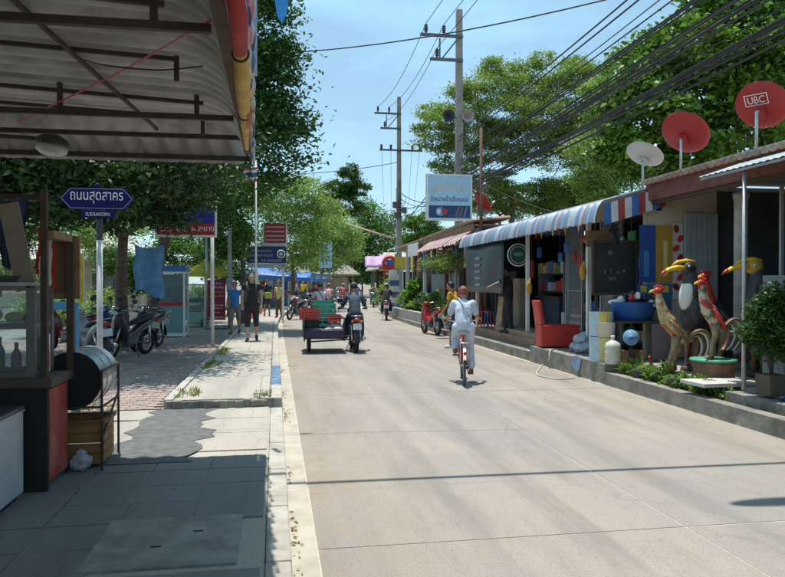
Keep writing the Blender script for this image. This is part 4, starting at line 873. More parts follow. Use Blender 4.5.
def rooster(label, loc, sc, bm, neckm, rz=0, tailm=None, headm=None, wingm=None):
    t = thing('rooster_carving', label, 'carved bird', loc, rz, None); S = sc
    def V(x, y, z): return Vector((x*S, y*S, z*S))
    mb = MB(); mb.capsule(V(.12, 0, .44), V(-.05, 0, .66), .085*S, .105*S); mb.capsule(V(.12, 0, .44), V(.24, 0, .42), .07*S, .04*S); mb.capsule(V(-.06, 0, .66), V(-.11, 0, .76), .1*S, .08*S)
    remeshed(mb, 'body', bm, t, .014*S)
    for sy in (-1, 1):
        mb = MB(); mb.tube([V(-.06, .085*sy, .68), V(.02, .1*sy, .58), V(.1, .095*sy, .46), V(.2, .06*sy, .36)], [.03*S, .075*S, .06*S, .01*S], 8, True, .4); mb.build('wing', wingm or bm, t, True, False)
    mb = MB(); mb.capsule(V(-.08, 0, .7), V(-.14, 0, .84), .088*S, .066*S); mb.capsule(V(-.14, 0, .84), V(-.18, 0, 1.0), .066*S, .046*S); remeshed(mb, 'neck', neckm, t, .014*S)
    hd = MB().ell(V(-.19, 0, 1.045), (.062*S, .048*S, .052*S)).build('head', headm or M_CRED, t, True, False)
    mb = MB()
    for k in range(5): mb.ell(V(-.22+.025*k, 0, 1.09+.012*math.sin(k)), (.018*S, .012*S, .032*S), (0, .2*k-.3, 0), 8, 6)
    mb.build('comb', M_CRED, hd, True, False)
    MB().tube([V(-.235, 0, 1.05), V(-.28, 0, 1.04), V(-.305, 0, 1.02)], [.024*S, .016*S, .004*S], 8).build('beak', M_CYEL, hd, True, False)
    MB().ell(V(-.215, 0, .985), (.016*S, .02*S, .04*S)).build('wattle', M_CRED, hd, True, False)
    for sy in (-.046, .046): MB().ell(V(-.215, sy, 1.055), .009*S, None, 8, 6).build('eye', M_CBLK, hd, True, False)
    for sy in (-1, 1):
        dx = .06*sy
        mb = MB(); mb.tube([V(.06+dx*.4, .05*sy, .46), V(.06+dx, .065*sy, .3), V(.0+dx, .07*sy, .16), V(.0+dx, .07*sy, .015)], [.062*S, .042*S, .028*S, .03*S], 10)
        for a in (-.5, 0, .5): mb.tube([V(dx, .07*sy, .02), V(dx-.1*math.cos(a), .07*sy+.1*math.sin(a), .012)], [.022*S, .009*S], 6)
        mb.build('leg', M_CLEG, t, True, False)
    for k in range(7):
        y = (k-3)*.018; w_ = 1-.06*k
        tp_ = smooth_path([V(.16, y*.6, .42), V(.28+.01*k, y, .53-.015*k), V(.40-.005*k, y, .52-.035*k), V(.455-.02*k, y, .38-.03*k), V(.42-.025*k, y, .22-.015*k), V(.33-.02*k, y, .1)], 5); nn_ = len(tp_)
        mb = MB(); mb.tube(tp_, [S*(.03+.028*math.sin(math.pi*min(1, i/(nn_-1)*1.05)))*(1 if i < nn_-1 else .2) for i in range(nn_)], 8, True, .45)
        mb.build('tail_feather', (tailm or (M_CBRN, M_CWHT, M_CBLK))[k % 3], t, True, False)
    return t
def hornbill(label, loc, sc, rz=0, neckm=None, front=None, tilt=0):
    t = thing('hornbill_carving', label, 'carved bird', loc, rz); S = sc
    def V(x, y, z): return Vector((x*S, y*S, z*S))
    mb = MB(); mb.ell(V(.05, 0, .72), (.17*S, .16*S, .3*S), (0, R(14), 0)); mb.capsule(V(-.0, 0, .9), V(-.02, 0, 1.12), .13*S, .085*S); mb.capsule(V(.1, 0, .5), V(.2, 0, .12), .11*S, .06*S); remeshed(mb, 'body', M_CBLK, t, .016*S)
    MB().ell(V(-.075, 0, .9), (.07*S, .105*S, .2*S), (0, R(10), 0)).build('breast', front or M_CWHT, t, True, False)
    hd = MB().ell(V(-.06, 0, 1.2), (.1*S, .075*S, .085*S)).build('head', neckm or M_CBLK, t, True, False)
    MB().tube([V(-.12, 0, 1.2), V(-.22, 0, 1.205), V(-.32, 0, 1.18), V(-.40, 0, 1.13)], [.055*S, .05*S, .036*S, .012*S], 10, True, .7).build('beak', M_CYEL, hd, True, False)
    MB().tube([V(-.36, 0, 1.165), V(-.40, 0, 1.137), V(-.425, 0, 1.11)], [.03*S, .02*S, .004*S], 8, True, .7).build('beak_tip', M_CRED, hd, True, False)
    MB().tube([V(.02, 0, 1.27), V(-.08, 0, 1.285), V(-.2, 0, 1.27), V(-.27, 0, 1.235)], [.03*S, .036*S, .028*S, .008*S], 8, True, .7).build('casque', M_CYEL, hd, True, False)
    for sy in (-.07, .07): MB().ell(V(-.095, sy, 1.22), .013*S, None, 8, 6).build('eye', M_CWHT, hd, True, False)
    for sy in (-1, 1): MB().tube([V(.02, .07*sy, .5), V(.0, .08*sy, .25), V(.0, .08*sy, .0)], [.06*S, .035*S, .03*S], 8).build('leg', M_CBRN, t, True, False)
    for k in range(5): MB().tube(smooth_path([V(.17, (k-2)*.03, .62), V(.27, (k-2)*.035, .4), V(.29, (k-2)*.04, .08)], 4), [.035*S]*7+[.03*S, .015*S], 7, True, .5).build('tail_feather', (M_CBLK, M_CWHT)[k % 2], t, True, False)
    MB().lathe([(.001, -.0), (.17, 0), (.16, .06), (.001, .07)], (0, 0, 0), 14).build('base', M_DKWOOD, t, True, False)
    return t
pd = G(713, 379, .33); pe = thing('round_pedestal', 'round brown wooden pedestal with green top under the tall rooster', 'pedestal', pd)
MB().lathe([(.001, 0), (.29, 0), (.28, .03), (.26, .12), (.27, .22), (.28, .25), (.001, .25)], pd, 24).build('drum', mat('pedestal_wood', (.17, .09, .05), .6, var=.35, scale=9, bump=.3), pe, True)
MB().lathe([(.001, .251), (.3, .251), (.31, .265), (.3, .285), (.001, .29)], pd, 24).build('green_top', flat('pedestal_green', (.08, .33, .2)), pe, True)
rooster('tall rooster carving in cream and red on the round pedestal', pd+Vector((-.02, 0, .29)), 1.0, M_RB, M_RB, R(8), wingm=M_CRED)
q = G(672, 372, .33); rooster('ochre rooster carving standing left of the pedestal by the hornbill', q, 1.16, M_RB2, M_RB2, R(-10), wingm=M_CBRN)
q = PY(692, 371, 9.75); hornbill('black hornbill carving with white collar and red-tipped beak', (q.x, q.y, .332), 1.3, R(4))
q = PY(716, 368, 9.7); rooster('black rooster carving with long bright red neck and head', (q.x+.04, q.y, .332), 1.36, M_CBLK, M_CRED, R(6), (M_CBLK, M_CRED, M_CBLK), M_CRED)
q = PY(764, 372, 8.95); hornbill('hornbill carving with orange yellow beak beside the grey cabinet', (q.x-.08, q.y, .332), 1.3, R(-6), flat('carving_ochre', (.5, .3, .06)), M_CBLK)
# small clay rooster in the bed and a small painted bird
q = G(652, 376, .2); rooster('small red clay rooster standing among the bed plants', (q.x, q.y, .13), .36, M_CRED, M_CRED, R(30))
# striped curved ornament (dark white lined horn) behind
for k in range(3): one('curved_tusk', 'dark curved horn with a white line behind the bird carvings', 'carving', MB().tube([Vector((6.9+.05*k, 9.3, 1.25)), Vector((7.02+.05*k, 9.3, 1.5)), Vector((7.2+.05*k, 9.3, 1.62)), Vector((7.36+.05*k, 9.3, 1.5)), Vector((7.4+.04*k, 9.3, .4))], [.012, .016, .018, .016, .02], 7), (M_CBLK, M_CWHT, M_CBLK)[k], 'curved horns', smooth=True)
# plants: spiky cycads and leafy pot plants in the bed
M_CYC = leafmat('cycad_leaf', '#4f7a28', '#93a845', .3)
def spiky(label, loc, r, n=22, name='spiky_plant'):
    loc = Vector(loc); t = thing(name, label, 'plant', loc); mb = MB()
    for i in range(n):
        a = i*2.4; el = rnd.uniform(.35, 1.3); d = Vector((math.cos(a)*math.cos(el), math.sin(a)*math.cos(el), math.sin(el))); l = r*rnd.uniform(.75, 1.15); s = d.cross(Vector((0, 0, 1))).normalized()*.022*r/.3
        p1 = loc + Vector((0, 0, .1)) + d*l*.5; p2 = loc + Vector((0, 0, .1)) + d*l + Vector((0, 0, -.12*l)); b0 = loc + Vector((0, 0, .08)); up = Vector((0, 0, .008))
        mb.add([b0-s*.5, b0+s*.5, p1+s+up, p1-up*.0, p1-s+up, p2], [(0, 1, 2, 3), (0, 3, 4), (3, 2, 5), (4, 3, 5)])
    mb.build('foliage', M_CYC, t); MB().lathe([(.001, -.02), (.05, -.02), (.045, .1), (.001, .12)], loc, 10).build('stem', M_BARK, t, True)
    return t
for x, y, r, lab in ((635, 377, .32, 'spiky green plant in the bed in front of the lying jug'), (668, 384, .34, 'spiky green plant in the bed in front of the ochre rooster'), (650, 385, .24, 'small spiky plant between the two larger spiky plants'), (684, 390, .22, 'low spiky plant near the white slab'), (624, 378, .22, 'low spiky plant at the end of the bed')):
    p = G(x, y, .13); spiky(lab, (max(p.x, ROADW+.22), p.y, .13), r)
for x, y, lab in ((640, 382, 'dark clay flower pot in the bed in front of the jug'), (676, 392, 'dark clay flower pot beside the low spiky plant')):
    p = G(x, y, .13); p.x = max(p.x, ROADW+.24); one('flower_pot', lab, 'pot', MB().lathe([(.001, 0), (.08, 0), (.11, .16), (.12, .17), (.12, .19), (.1, .18), (.001, .17)], p, 16), mat('dark_clay', (.08, .07, .06), .8), smooth='auto')
p = G(702, 384, .33); one('stone_slab', 'pale stone slab lying in front of the rooster pedestal', 'slab', MB().box((p.x+.15, p.y-.1, .36), (.75, .5, .05), (0, 0, .05), .006), mat('pale_slab', (.5, .49, .46), .8, var=.1))
p = G(757, 396, .33); pt = Vector((5.98, 7.25, .33))
sh = shrub('potted_shrub', 'bushy dark green shrub in a pot beside the canopy post', (5.86, 7.5, .55), .34, 1.1, 9000, .055, LM_DARK, .5, stems=9)
one('flower_pot', 'square brown pot holding the bushy dark shrub', 'pot', MB().box((5.86, 7.5, .45), (.26, .26, .24), None, .012), mat('brown_pot', (.12, .09, .065), .8))
one('blue_sheet', 'blue plastic sheet lying on the ledge below the shrubs', 'sheet', MB().grid(lambda u, v: Vector((5.75+.4*u, 6.5+.75*v, .34+.05*math.sin(7*u+3*v)+.04*math.sin(11*v))), 10, 12), flat('tarpaulin_blue', (.03, .1, .4), .4), smooth=True)

for k in range(13):
    y = 8.15+k*.2; shrub('bed_plant', 'low leafy ground plant growing in the kerbside bed', (ROADW+.33+rnd.uniform(-.08, .1), y, .13), .17, rnd.uniform(.14, .34), 420, .05, (LM_LIGHT, LM_MID, LM_BROAD)[k % 3], .45, 'plant', 'low plants in the kerbside bed', 4)
# ------------------------------------------------------------------ utility poles, wires, far right shops
M_POLE = mat('pole_concrete', (.33, .305, .275), .9, var=.2, scale=5, dirt=.4, dcol=(.15, .13, .11)); M_STEELD = mat('dark_steel', (.13, .14, .15), .5, .5, var=.2)
M_INS = flat('brown_insulator', (.05, .035, .03), .3); M_RUST = mat('rusty_pipe', (.13, .06, .045), .8, var=.4, scale=14)
def pole(label, x, y, h, arms=True, cross=False, r=.15):
    t = thing('utility_pole', label, 'utility pole', (x, y, 0)); mb = MB()
    mb.add([(x+sx*a, y+sy*a, z) for z, a in ((-.2, r), (h, r*.66)) for sx, sy in ((-1, -1), (1, -1), (1, 1), (-1, 1))], [(0, 1, 5, 4), (1, 2, 6, 5), (2, 3, 7, 6), (3, 0, 4, 7), (4, 5, 6, 7)]); mb.build('pole_shaft', M_POLE, t)
    tops = []
    if arms:
        for zz, xs in ((h-1.0, (-1.25, -.6)), (h-1.85, (-.85,))):
            L_ = 1.35 if len(xs) == 2 else 1.0
            MB().box((x-L_/2, y-.14, zz), (L_+.2, .08, .1)).build('cross_arm', M_STEELD, t)
            for xx in xs:
                MB().lathe([(.03, 0), (.03, .06), (.075, .07), (.04, .1), (.08, .13), (.045, .17), (.08, .2), (.045, .24), (.07, .28), (.03, .33), (.001, .34)], (x+xx, y-.14, zz+.05), 10).build('insulator', M_INS, t, True); tops.append(Vector((x+xx, y-.14, zz+.4)))
        MB().bar((x-.1, y-.14, h-1.1), (x-.65, y-.14, h-1.8), .05).build('brace', M_STEELD, t); MB().bar((x-.75, y-.14, h-1.1), (x-.75, y-.14, h-1.8), .05).build('brace', M_STEELD, t)
    if cross:
        MB().box((x+.1, y-.16, h-3.1), (2.5, .08, .09)).build('cross_arm', M_STEELD, t)
        for xx in (-1.05, -.5, .75, 1.2):
            MB().lathe([(.04, 0), (.09, .05), (.05, .12), (.09, .18), (.05, .26), (.001, .3)], (x+xx, y-.16, h-3.05), 8).build('insulator', M_INS, t, True); tops.append(Vector((x+xx, y-.16, h-2.75)))
    return t, tops
p1 = PY(459, 284, 24.5); p2 = RD(40.5, 6.35); h1 = PY(459, 10, 24.5).z; h2 = PY(398, 97, p2.y).z
u1, tops1 = pole('tall concrete power pole with horn loudspeakers behind the ice sign', p1.x, p1.y, h1)
u2, tops2 = pole('concrete power pole with two cross arms beside the far kerb', p2.x, p2.y, h2, True, True)
p0 = Vector((6.9, -7.0, 0)); u0, tops0 = pole('concrete power pole behind the viewpoint carrying the same wires', p0.x, p0.y, h1)
p3 = RD(58, 6.6); u3, tops3 = pole('distant concrete power pole beyond the bend', p3.x, p3.y, 9.5, False, True, .12)
for (x, z, s_) in ((-.25, 6.2, .3), (.28, 5.9, .25), (-.2, 5.6, .22)): MB().box((p2.x+x, p2.y-.18, z), (s_, .25, .35), None, .02).build('junction_box', M_STEELD, u2)
MB().tube([(p2.x+.05, p2.y-.22, 5.2), (p2.x+.02, p2.y-.22, 7.6)], .03, 6).build('riser_pipe', M_STEELD, u2)
for k in range(4): MB().torus((p2.x-.1+.08*k, p2.y-.25, 5.9+.2*k), .22, .012, 'Y', 16, 5).build('cable_coil', M_BLACK, u2)
# horn loudspeakers
for sx, mm, lab in ((-1, flat('horn_dark', (.05, .055, .07)), 'dark grey'), (1, mat('horn_rusty', (.42, .33, .29), .6, var=.3), 'pale rusty')):
    c = PY(449 if sx < 0 else 468, 115.5, 24.2); ts = thing('horn_loudspeaker', lab+' round horn loudspeaker fixed to the tall power pole', 'loudspeaker', c)
    MB().lathe([(.03, .34), (.05, .22), (.1, .1), (.21, 0), (.225, -.01), (.21, .005), (.09, .12), (.04, .2), (.001, .2)], c, 20, Euler((R(-90), 0, 0)).to_matrix()).build('horn', mm, ts, 'auto')
    MB().bar(c+Vector((-.02*sx, .25, 0)), (p1.x, p1.y, c.z), .04).build('bracket', M_STEELD, ts)
WIRES = [0]
def wire(a, b, sag, r, m=None, n=14, lab='black overhead cable strung between the power poles', grp='overhead cables along the road'):
    a, b = Vector(a), Vector(b); pts = [a.lerp(b, i/n) - Vector((0, 0, sag*4*(i/n)*(1-i/n))) for i in range(n+1)]
    mb = MB(); mb.tube(pts, r, 5)
    return one('overhead_wire', lab, 'cable', mb, m or M_CABLE, grp, smooth=True)
M_CABLE = flat('cable_black', (.02, .02, .024), .6); M_CABG = flat('cable_grey', (.1, .1, .11), .5)
for a, b in zip(tops0, tops1): wire(a, b, .45, .012)
for a, b in zip(tops1, tops2[:3]): wire(a, b, .5, .012)
for a, b in zip(tops2[3:], tops3): wire(a, b, .3, .01)
zs = [7.7, 7.5, 7.2, 6.95, 6.8, 6.72, 6.6, 6.4, 6.3, 6.2, 6.12, 6.05, 5.9, 5.8, 5.74, 5.68, 5.6, 5.52, 5.42, 5.34, 5.28]
for k, z in enumerate(zs):
    x0 = p0.x + rnd.uniform(-.35, .1); x1 = p1.x + rnd.uniform(-.2, .15); r_ = rnd.choice((.011, .014, .018)) if z > 6.25 else rnd.choice((.013, .019, .027))
    wire((x0, p0.y, z+rnd.uniform(.0, .25)), (x1, p1.y-.15, z*.92-.15), rnd.uniform(.1, .3), r_)
    if k % 3 == 0: wire((x1, p1.y-.15, z*.92-.15), (p2.x+rnd.uniform(-.15, .15), p2.y-.15, 4.9+k*.11), rnd.uniform(.25, .6), r_*.8)
for k in range(6): wire((p2.x, p2.y, 4.9+k*.3), (p3.x, p3.y, 4.6+k*.3), .35, .012)
for k in range(3): wire((p1.x, p1.y, 5.2+.3*k), (9.5, 19.5, 3.5), .3, .012, lab='thin service cable running from the tall pole down to the shop roof', grp='service cables')
wire(PY(250, 54, 27), PY(640, -9, 16), .35, .022, lab='single thick cable crossing the road high above the traffic', grp=None)
wire(PY(270, 174, 44), (p2.x, p2.y, PY(398, 162, p2.y).z), .2, .02, lab='single cable crossing to the far pole below its arms', grp=None)
wire(PY(300, 255, 60), PY(392, 238, 52), .6, .03, lab='thin cable crossing the road in front of the far trees', grp=None)
# the cable whose shadow crosses the road close by
wire((-7, 6.72, 5.6), (9.5, 6.55, 5.9), .12, .02, lab='thick overhead cable spanning the road above the viewpoint', grp=None)
wire((-7, 6.79, 5.75), (9.5, 6.6, 6.1), .12, .016, lab='second overhead cable beside the thick one above the viewpoint', grp=None)
# added lamp post and arm, out of view, placed to cast a shadow bar
lp = thing('shadow_lamp', 'unseen lamp arm added to cast a shadow bar on the near road', 'street lamp', (5.6, 5.65, .2))
MB().tube([(5.6, 5.65, .2), (5.6, 5.65, 6.1)], [.07, .05], 10).build('post', M_GALV, lp, True)
MB().tube([(5.6, 5.65, 6.0), (4.8, 5.66, 6.25), (3.8, 5.68, 6.3)], .035, 8).build('arm', M_GALV, lp, True)
MB().ell((3.45, 5.68, 6.28), (.42, .1, .06)).build('lamp_head', M_GALV, lp, True)
# rusty pole by the ice sign
c = PX(481, 284, 6.4); rp_ = thing('antenna_pole', 'thin rusty antenna pole standing beside the ice sign', 'pole', (c.x, c.y, .4))
zt = PX(481, 128, 6.4).z; MB().tube([(c.x, c.y, .4), (c.x, c.y, zt)], [.06, .05], 8).build('pipe', M_RUST, rp_, True)
MB().tube([(c.x-.1, c.y, zt-.1), (c.x+.12, c.y, zt+.12)], .02, 6).build('bracket', M_RUST, rp_)
# ice sign
Y_ = 21.3; a_ = PY(427, 219.5, Y_); b_ = PY(470.5, 176, Y_); cx, cz, w_, h_ = (a_.x+b_.x)/2, (a_.z+b_.z)/2, b_.x-a_.x, b_.z-a_.z
sg = thing('ice_sign', 'light blue hanging lightbox sign advertising tube ice with a dark picture strip', 'sign', (cx, Y_, a_.z))
part('panel', flat('sign_sky', (.38, .58, .74), .4, var=.05), sg, ((cx, Y_, cz), (w_, .18, h_)))
for (x, z, sx, sz) in ((cx, b_.z, w_+.06, .05), (cx, a_.z, w_+.06, .05)): part('frame', M_WHITE, sg, ((x, Y_, z), (sx, .22, sz)))
for x in (a_.x, b_.x): part('frame', M_WHITE, sg, ((x, Y_, cz), (.05, .218, h_-.05)))
zs_ = PY(450, 212, Y_).z
part('picture_strip', mat('strip_navy', (.01, .025, .1), .4, col2=(.02, .06, .2), scale=3), sg, ((cx, Y_-.094, zs_), (w_-.08, .012, .38)))
MB().lathe([(.001, 0), (.14, 0), (.001, .012)], (cx-.3, Y_-.1, zs_), 20, (R(90), 0, 0)).build('print', flat('print_blue', (.1, .3, .6)), sg)
MB().lathe([(.001, 0), (.085, 0), (.001, .016)], (cx-.33, Y_-.104, zs_), 20, (R(90), 0, 0)).build('print', flat('print_white', (.6, .65, .7)), sg)
MB().prism([(cx-.24, Y_-.112, zs_+.1), (cx-.06, Y_-.112, zs_+.06), (cx-.1, Y_-.112, zs_-.1), (cx-.28, Y_-.112, zs_-.04)], (0, .004, 0)).build('print', M_RED, sg)
for dx in (.18, .3, .44): MB().prism([(cx+dx, Y_-.104, zs_-.16), (cx+dx+.04, Y_-.104, zs_-.16), (cx+dx+.14, Y_-.104, zs_+.16), (cx+dx+.1, Y_-.104, zs_+.16)], (0, .004, 0)).build('print', flat('print_brown', (.25, .16, .1)) if dx < .4 else flat('print_grey', (.25, .28, .32)), sg)
text('lettering', 'ธงทิพย์', .4, (cx, Y_-.096, PY(450, 187, Y_).z), flat('letters_peach', (.62, .52, .42)), sg, wid=w_*.74)
text('lettering', 'จำหน่ายน้ำแข็งหลอด', .2, (cx, Y_-.096, PY(450, 199, Y_).z), flat('letters_navy', (.02, .03, .22)), sg, wid=w_*.86)
for z in (cz-.4, cz+.4): part('support', M_STEELD, sg, (((b_.x+6.55)/2+.05, Y_+.02, z), (max(.2, 6.65-b_.x), .05, .05)))
# --- tiled eave shop beyond the ice shop
ts = thing('tiled_shop', 'low shop with a brown tiled eave and plank front beyond the ice sign', 'shop', (7, 27.5, .16))
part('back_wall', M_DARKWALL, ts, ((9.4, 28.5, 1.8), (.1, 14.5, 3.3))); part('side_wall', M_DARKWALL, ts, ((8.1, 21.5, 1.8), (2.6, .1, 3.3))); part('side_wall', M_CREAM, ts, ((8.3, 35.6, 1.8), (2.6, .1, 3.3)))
mb = MB()
for k in range(56): mb.tube([(6.15, 21.5+k*.25, 3.66-.004*k), (7.4, 21.5+k*.25, 3.78-.004*k)], .13, 8, True, .5)
o = mb.build('tile', M_TILEROOF, ts, 'auto'); o['kind'] = 'stuff'
part('roof', M_TILEROOF, ts, ((8.0, 28.5, 3.52), (3.6, 14.2, .06))); part('fascia', M_WOOD, ts, ((6.2, 28.5, 3.47), (.05, 14.2, .2)))
for k in range(26):
    y = 22.0+k*.52
    if k % 7 in (3,): continue
    hh = 3.2 if k % 3 else 2.4
    part('plank', (M_WOOD, M_CREAM, M_DKWOOD, flat('plank_blue', (.12, .15, .18)))[k % 4], ts, ((6.75, y, .16+hh/2), (.06, rnd.uniform(.12, .34), hh)))
for y in (21.8, 25.4, 29.2, 33.2): part('post', M_WHITE if y > 28 else M_REDWOOD, ts, ((6.3, y, 1.8), (.13, .13, 3.25)))
aw2 = thing('striped_awning', 'faded pink and white corrugated awning on the tiled shop', 'awning', (5.7, 24.5, 2.9))
mb = MB(); corr(mb, (0, 21.4, 0), (0, 1, 0), 6.2, [(6.5, 0, 3.52), (6.05, 0, 3.25), (5.6, 0, 2.92)], .3, .03, 4)
mb.build('sheet', stripemat('pink_stripes', 1, .62, [(0, (.36, .17, .16)), (.5, (.55, .42, .4))]), aw2, True)
for y in (21.6, 27.4): part('bracket', M_GALV, aw2, ((6.05, y, 3.15), (1.0, .04, .04), (0, R(-33), 0)))
a = PX(413, 250, 6.0); one('small_sign', 'small blank white sign board hanging under the tiled eave', 'sign', MB().box(a, (.05, 2.3, .55), None, .01), M_WHITE)
gp = thing('sheet_screen', 'grey blue corrugated screen behind the hanging flower baskets', 'screen', (6.5, 26.5, .16))
mb = MB(); corr(mb, (0, 24.2, 0), (0, 1, 0), 4.4, [(6.45, 0, .2), (6.45, 0, 1.2), (6.45, 0, 2.05)], .2, .02, 4); mb.build('sheet', mat('grey_blue_sheet', (.2, .25, .27), .5, .3, var=.2, world=True, dirt=.4), gp, True)
for y in (24.3, 26.4, 28.5): part('post', M_GALV, gp, ((6.5, y, 1.1), (.05, .05, 1.95)))
for k, y in enumerate((22.8, 24.0, 25.3, 26.6)):
    hb = thing('hanging_basket', 'hanging basket of trailing green leaves under the pink awning', 'hanging plant', (5.95, y, 2.2), 0, 'hanging baskets under the pink awning')
    MB().lathe([(.001, 0), (.1, .02), (.15, .16), (.16, .17), (.001, .17)], (5.95, y, 2.2), 12).build('basket', mat('coir', (.16, .09, .05), .9), hb, True); MB().tube([(5.95, y, 2.36), (5.95, y, 3.05)], .008, 4).build('hanger', M_BLACK, hb)
    leaf_mesh('foliage', NR.normal(size=(420, 3))*np.array([.26, .26, .15])+np.array([5.95, y, 2.42]), .13, LM_LIGHT, hb, .35, .3, .3, (5.95, y, 2.2))
pl = thing('planter_wall', 'low pale block planter wall along the kerb below the hanging baskets', 'planter', (5.6, 28, .16))
for k in range(11):
    y = 22.6+k*1.02
    part('block', mat('planter_block', (.36, .35, .33), .9, world=True, dirt=.5), pl, ((ROADW+.3, y, .16+.19), (.24, .98, .38), None, .012))
part('soil', MATS['soil'], pl, ((ROADW+.65, 27.7, .33), (.44, 11.2, .3)))
for k in range(8): shrub('potted_fern', 'leafy fern growing in the kerbside planter', (ROADW+.62, 23.1+k*1.35, .46), .36, rnd.uniform(.4, 1.0), 900, .11, LM_LIGHT if k % 2 else LM_BROAD, .35, 'plant', 'ferns in the kerbside planter', 5, .3)
shrub('banana_plant', 'bright green leafy plant in front of the plank shop', (6.15, 30.5, .3), .6, 1.5, 1600, .26, LM_BROAD, .45, 'plant')
# sign cluster beyond pole two, purple canopy pavilion
bn = thing('kerb_banner', 'narrow vertical banner of blue and white panels beside the far pole', 'banner', RD(36.5, 5.75, .16))
q = RD(36.5, 5.75); MB().tube([(q.x, q.y, .16), (q.x, q.y, 2.3)], .03, 6).build('post', M_GALV, bn)
for k in range(6): part('panel', (flat('banner_blue', (.08, .16, .35)), M_WHITE)[k % 2], bn, ((q.x, q.y-.04, .5+k*.3), (.5, .03, .29)))
shrub('flowering_bush', 'tall bush with pale blossoms beside the far kerb', RD(41, 5.7, .16), .75, 2.3, 2600, .13, LM_LIGHT)
for k, (s_, zc, lab) in enumerate(((44, 2.95, 'red lobster shaped sign above the far pavement'),)):
    q = RD(s_, 6.0, zc); ls = thing('red_sign', lab, 'sign', q)
    MB().torus(q, .38, .12, 'Y', 20, 7, R(15), R(200)).build('arch', M_CRED, ls, True); MB().ell(q+Vector((-.1, 0, -.25)), (.55, .1, .16)).build('body', M_CRED, ls, True); MB().ell(q+Vector((.15, 0, -.65)), (.62, .1, .17)).build('board', M_CRED, ls, True); MB().box(q+Vector((.15, -.11, -.65)), (.8, .02, .12)).build('lettering', flat('sign_cream', (.6, .5, .35)), ls)
    MB().tube([q+Vector((.4, .1, .6)), q+Vector((.4, .1, -2.8))], .06, 6).build('post', M_STEELD, ls)
    MB().box(q+Vector((.45, -.02, -1.15)), (.6, .06, .24)).build('panel', flat('sign_orange', (.55, .18, .04)), ls)
pv = thing('pavilion', 'far open restaurant pavilion with cream roof and purple canopy', 'pavilion', RD(55, 9, 0))
c = RD(55, 8.0)
for dx, dy in ((-2.3, -2), (-2.3, 4), (3, -2), (3, 4)): part('post', M_DKWOOD, pv, ((c.x+dx, c.y+dy, 1.45), (.16, .16, 2.9)))
mb = MB(); mb.add([(c.x-3.2, c.y-3, 2.75), (c.x+4, c.y-3, 2.95), (c.x+4, c.y+5, 2.95), (c.x-3.2, c.y+5, 2.75), (c.x-2.2, c.y+1, 4.1), (c.x+3, c.y+1, 4.1)], [(0, 1, 5, 4), (1, 2, 5), (2, 3, 4, 5), (3, 0, 4)]); mb.build('roof', mat('thatch_cream', (.42, .38, .3), .9, world=True, var=.2, scale=3), pv, solid=.08)
MB().grid(lambda u, v: PY(365+22*u, 268-11*v-2*u-.5*math.sin(math.pi*u*3), c.y-3.2+.8*v), 12, 4).build('purple_canopy', flat('canopy_purple', (.42, .24, .45)), pv, True, solid=.02)
part('counter', flat('teal_counter', (.05, .12, .14)), pv, ((c.x+.2, c.y+.5, .6), (3.6, .6, 1.1)))
for k in range(5): part('backdrop_panel', (M_DKWOOD, flat('panel_blue', (.05, .12, .3)), M_DARKWALL)[k % 3], pv, ((c.x-1.8+k*1.1, c.y+4.6, 1.4), (1.08, .1, 2.6)))
bpole = one('leaning_pole', 'long pale bamboo pole leaning out over the far road', 'pole', MB().tube([PY(345, 223, 54), PY(394, 239, 52)], [.05, .09], 7), mat('bamboo', (.45, .34, .24), .7), smooth=True)

# more stock along the plank shop and beyond
for k in range(12):
    y = 22.2+k*.95; m_ = (goods_m+[M_RED, M_WHITE, M_BLUE])[k % 9]
    one('sales_rack', ('rack of folded cloth', 'rack of souvenirs', 'rack of bags')[k % 3]+' standing along the plank shop front', 'rack', MB().box((6.45, y, .16+.45+.1*(k % 3)), (.3, .5, .9+.2*(k % 3)), None, .02), m_, 'racks along the plank shop')
for k in range(8):
    y = 22.6+k*1.3
    one('hanging_shirt', ('white', 'blue', 'red', 'ochre')[k % 4]+' shirt hanging under the tiled eave', 'shirt', MB().grid(lambda u, v: Vector((6.25+.02*math.sin(7*u), y+.5*(u-.5)*(1 if v > .3 else .75), 3.0-.8*v)), 6, 6), (M_WHITE, M_BLUE, M_RED, M_YEL)[k % 4], 'shirts under the eave', smooth=True)
for k, (s_, z) in enumerate(((37.5, 3.1), (42.5, 2.5), (47.5, 3.3))):
    q = RD(s_, 6.3); t = thing('kerb_sign', ('yellow sign on a post just before the far pole', 'white sign on a post just after the far pole', 'blue sign on a post near the pavilion')[k], 'sign', (q.x, q.y, .16)); MB().tube([(q.x, q.y, .16), (q.x, q.y, z)], .04, 6).build('post', M_GALV, t); part('panel', (M_YEL, M_WHITE, M_BLUE)[k], t, ((q.x, q.y-.06, z-.3), (.9, .05, .6)))
# ------------------------------------------------------------------ left side: big canopy, stall, signs
M_CORR = mat('dull_zinc', (.43, .43, .425), .6, .15, var=.2, scale=2.5, world=True, dirt=.55, dcol=(.14, .115, .09), dscale=2.2)
M_FRAME = mat('canopy_steel', (.07, .055, .045), .7, .3, var=.3, scale=10)
cpy = thing('market_canopy', 'large corrugated metal canopy on steel trusses over the near pavement', 'canopy', (-2, 4.5, ZP))
XE = -.24
prof = [(-9, 0, 3.55), (-4.5, 0, 3.34), (-2.5, 0, 3.24), (-.66, 0, 3.15)] + [(-.66+.42*math.sin(R(75)*i/6), 0, 3.15-.30*(1-math.cos(R(75)*i/6))) for i in range(1, 7)]
mb = MB(); corr(mb, (0, -6.0, 0), (0, 1, 0), 12.7, prof, .21, .034, 6); mb.build('roof_sheet', M_CORR, cpy, True)
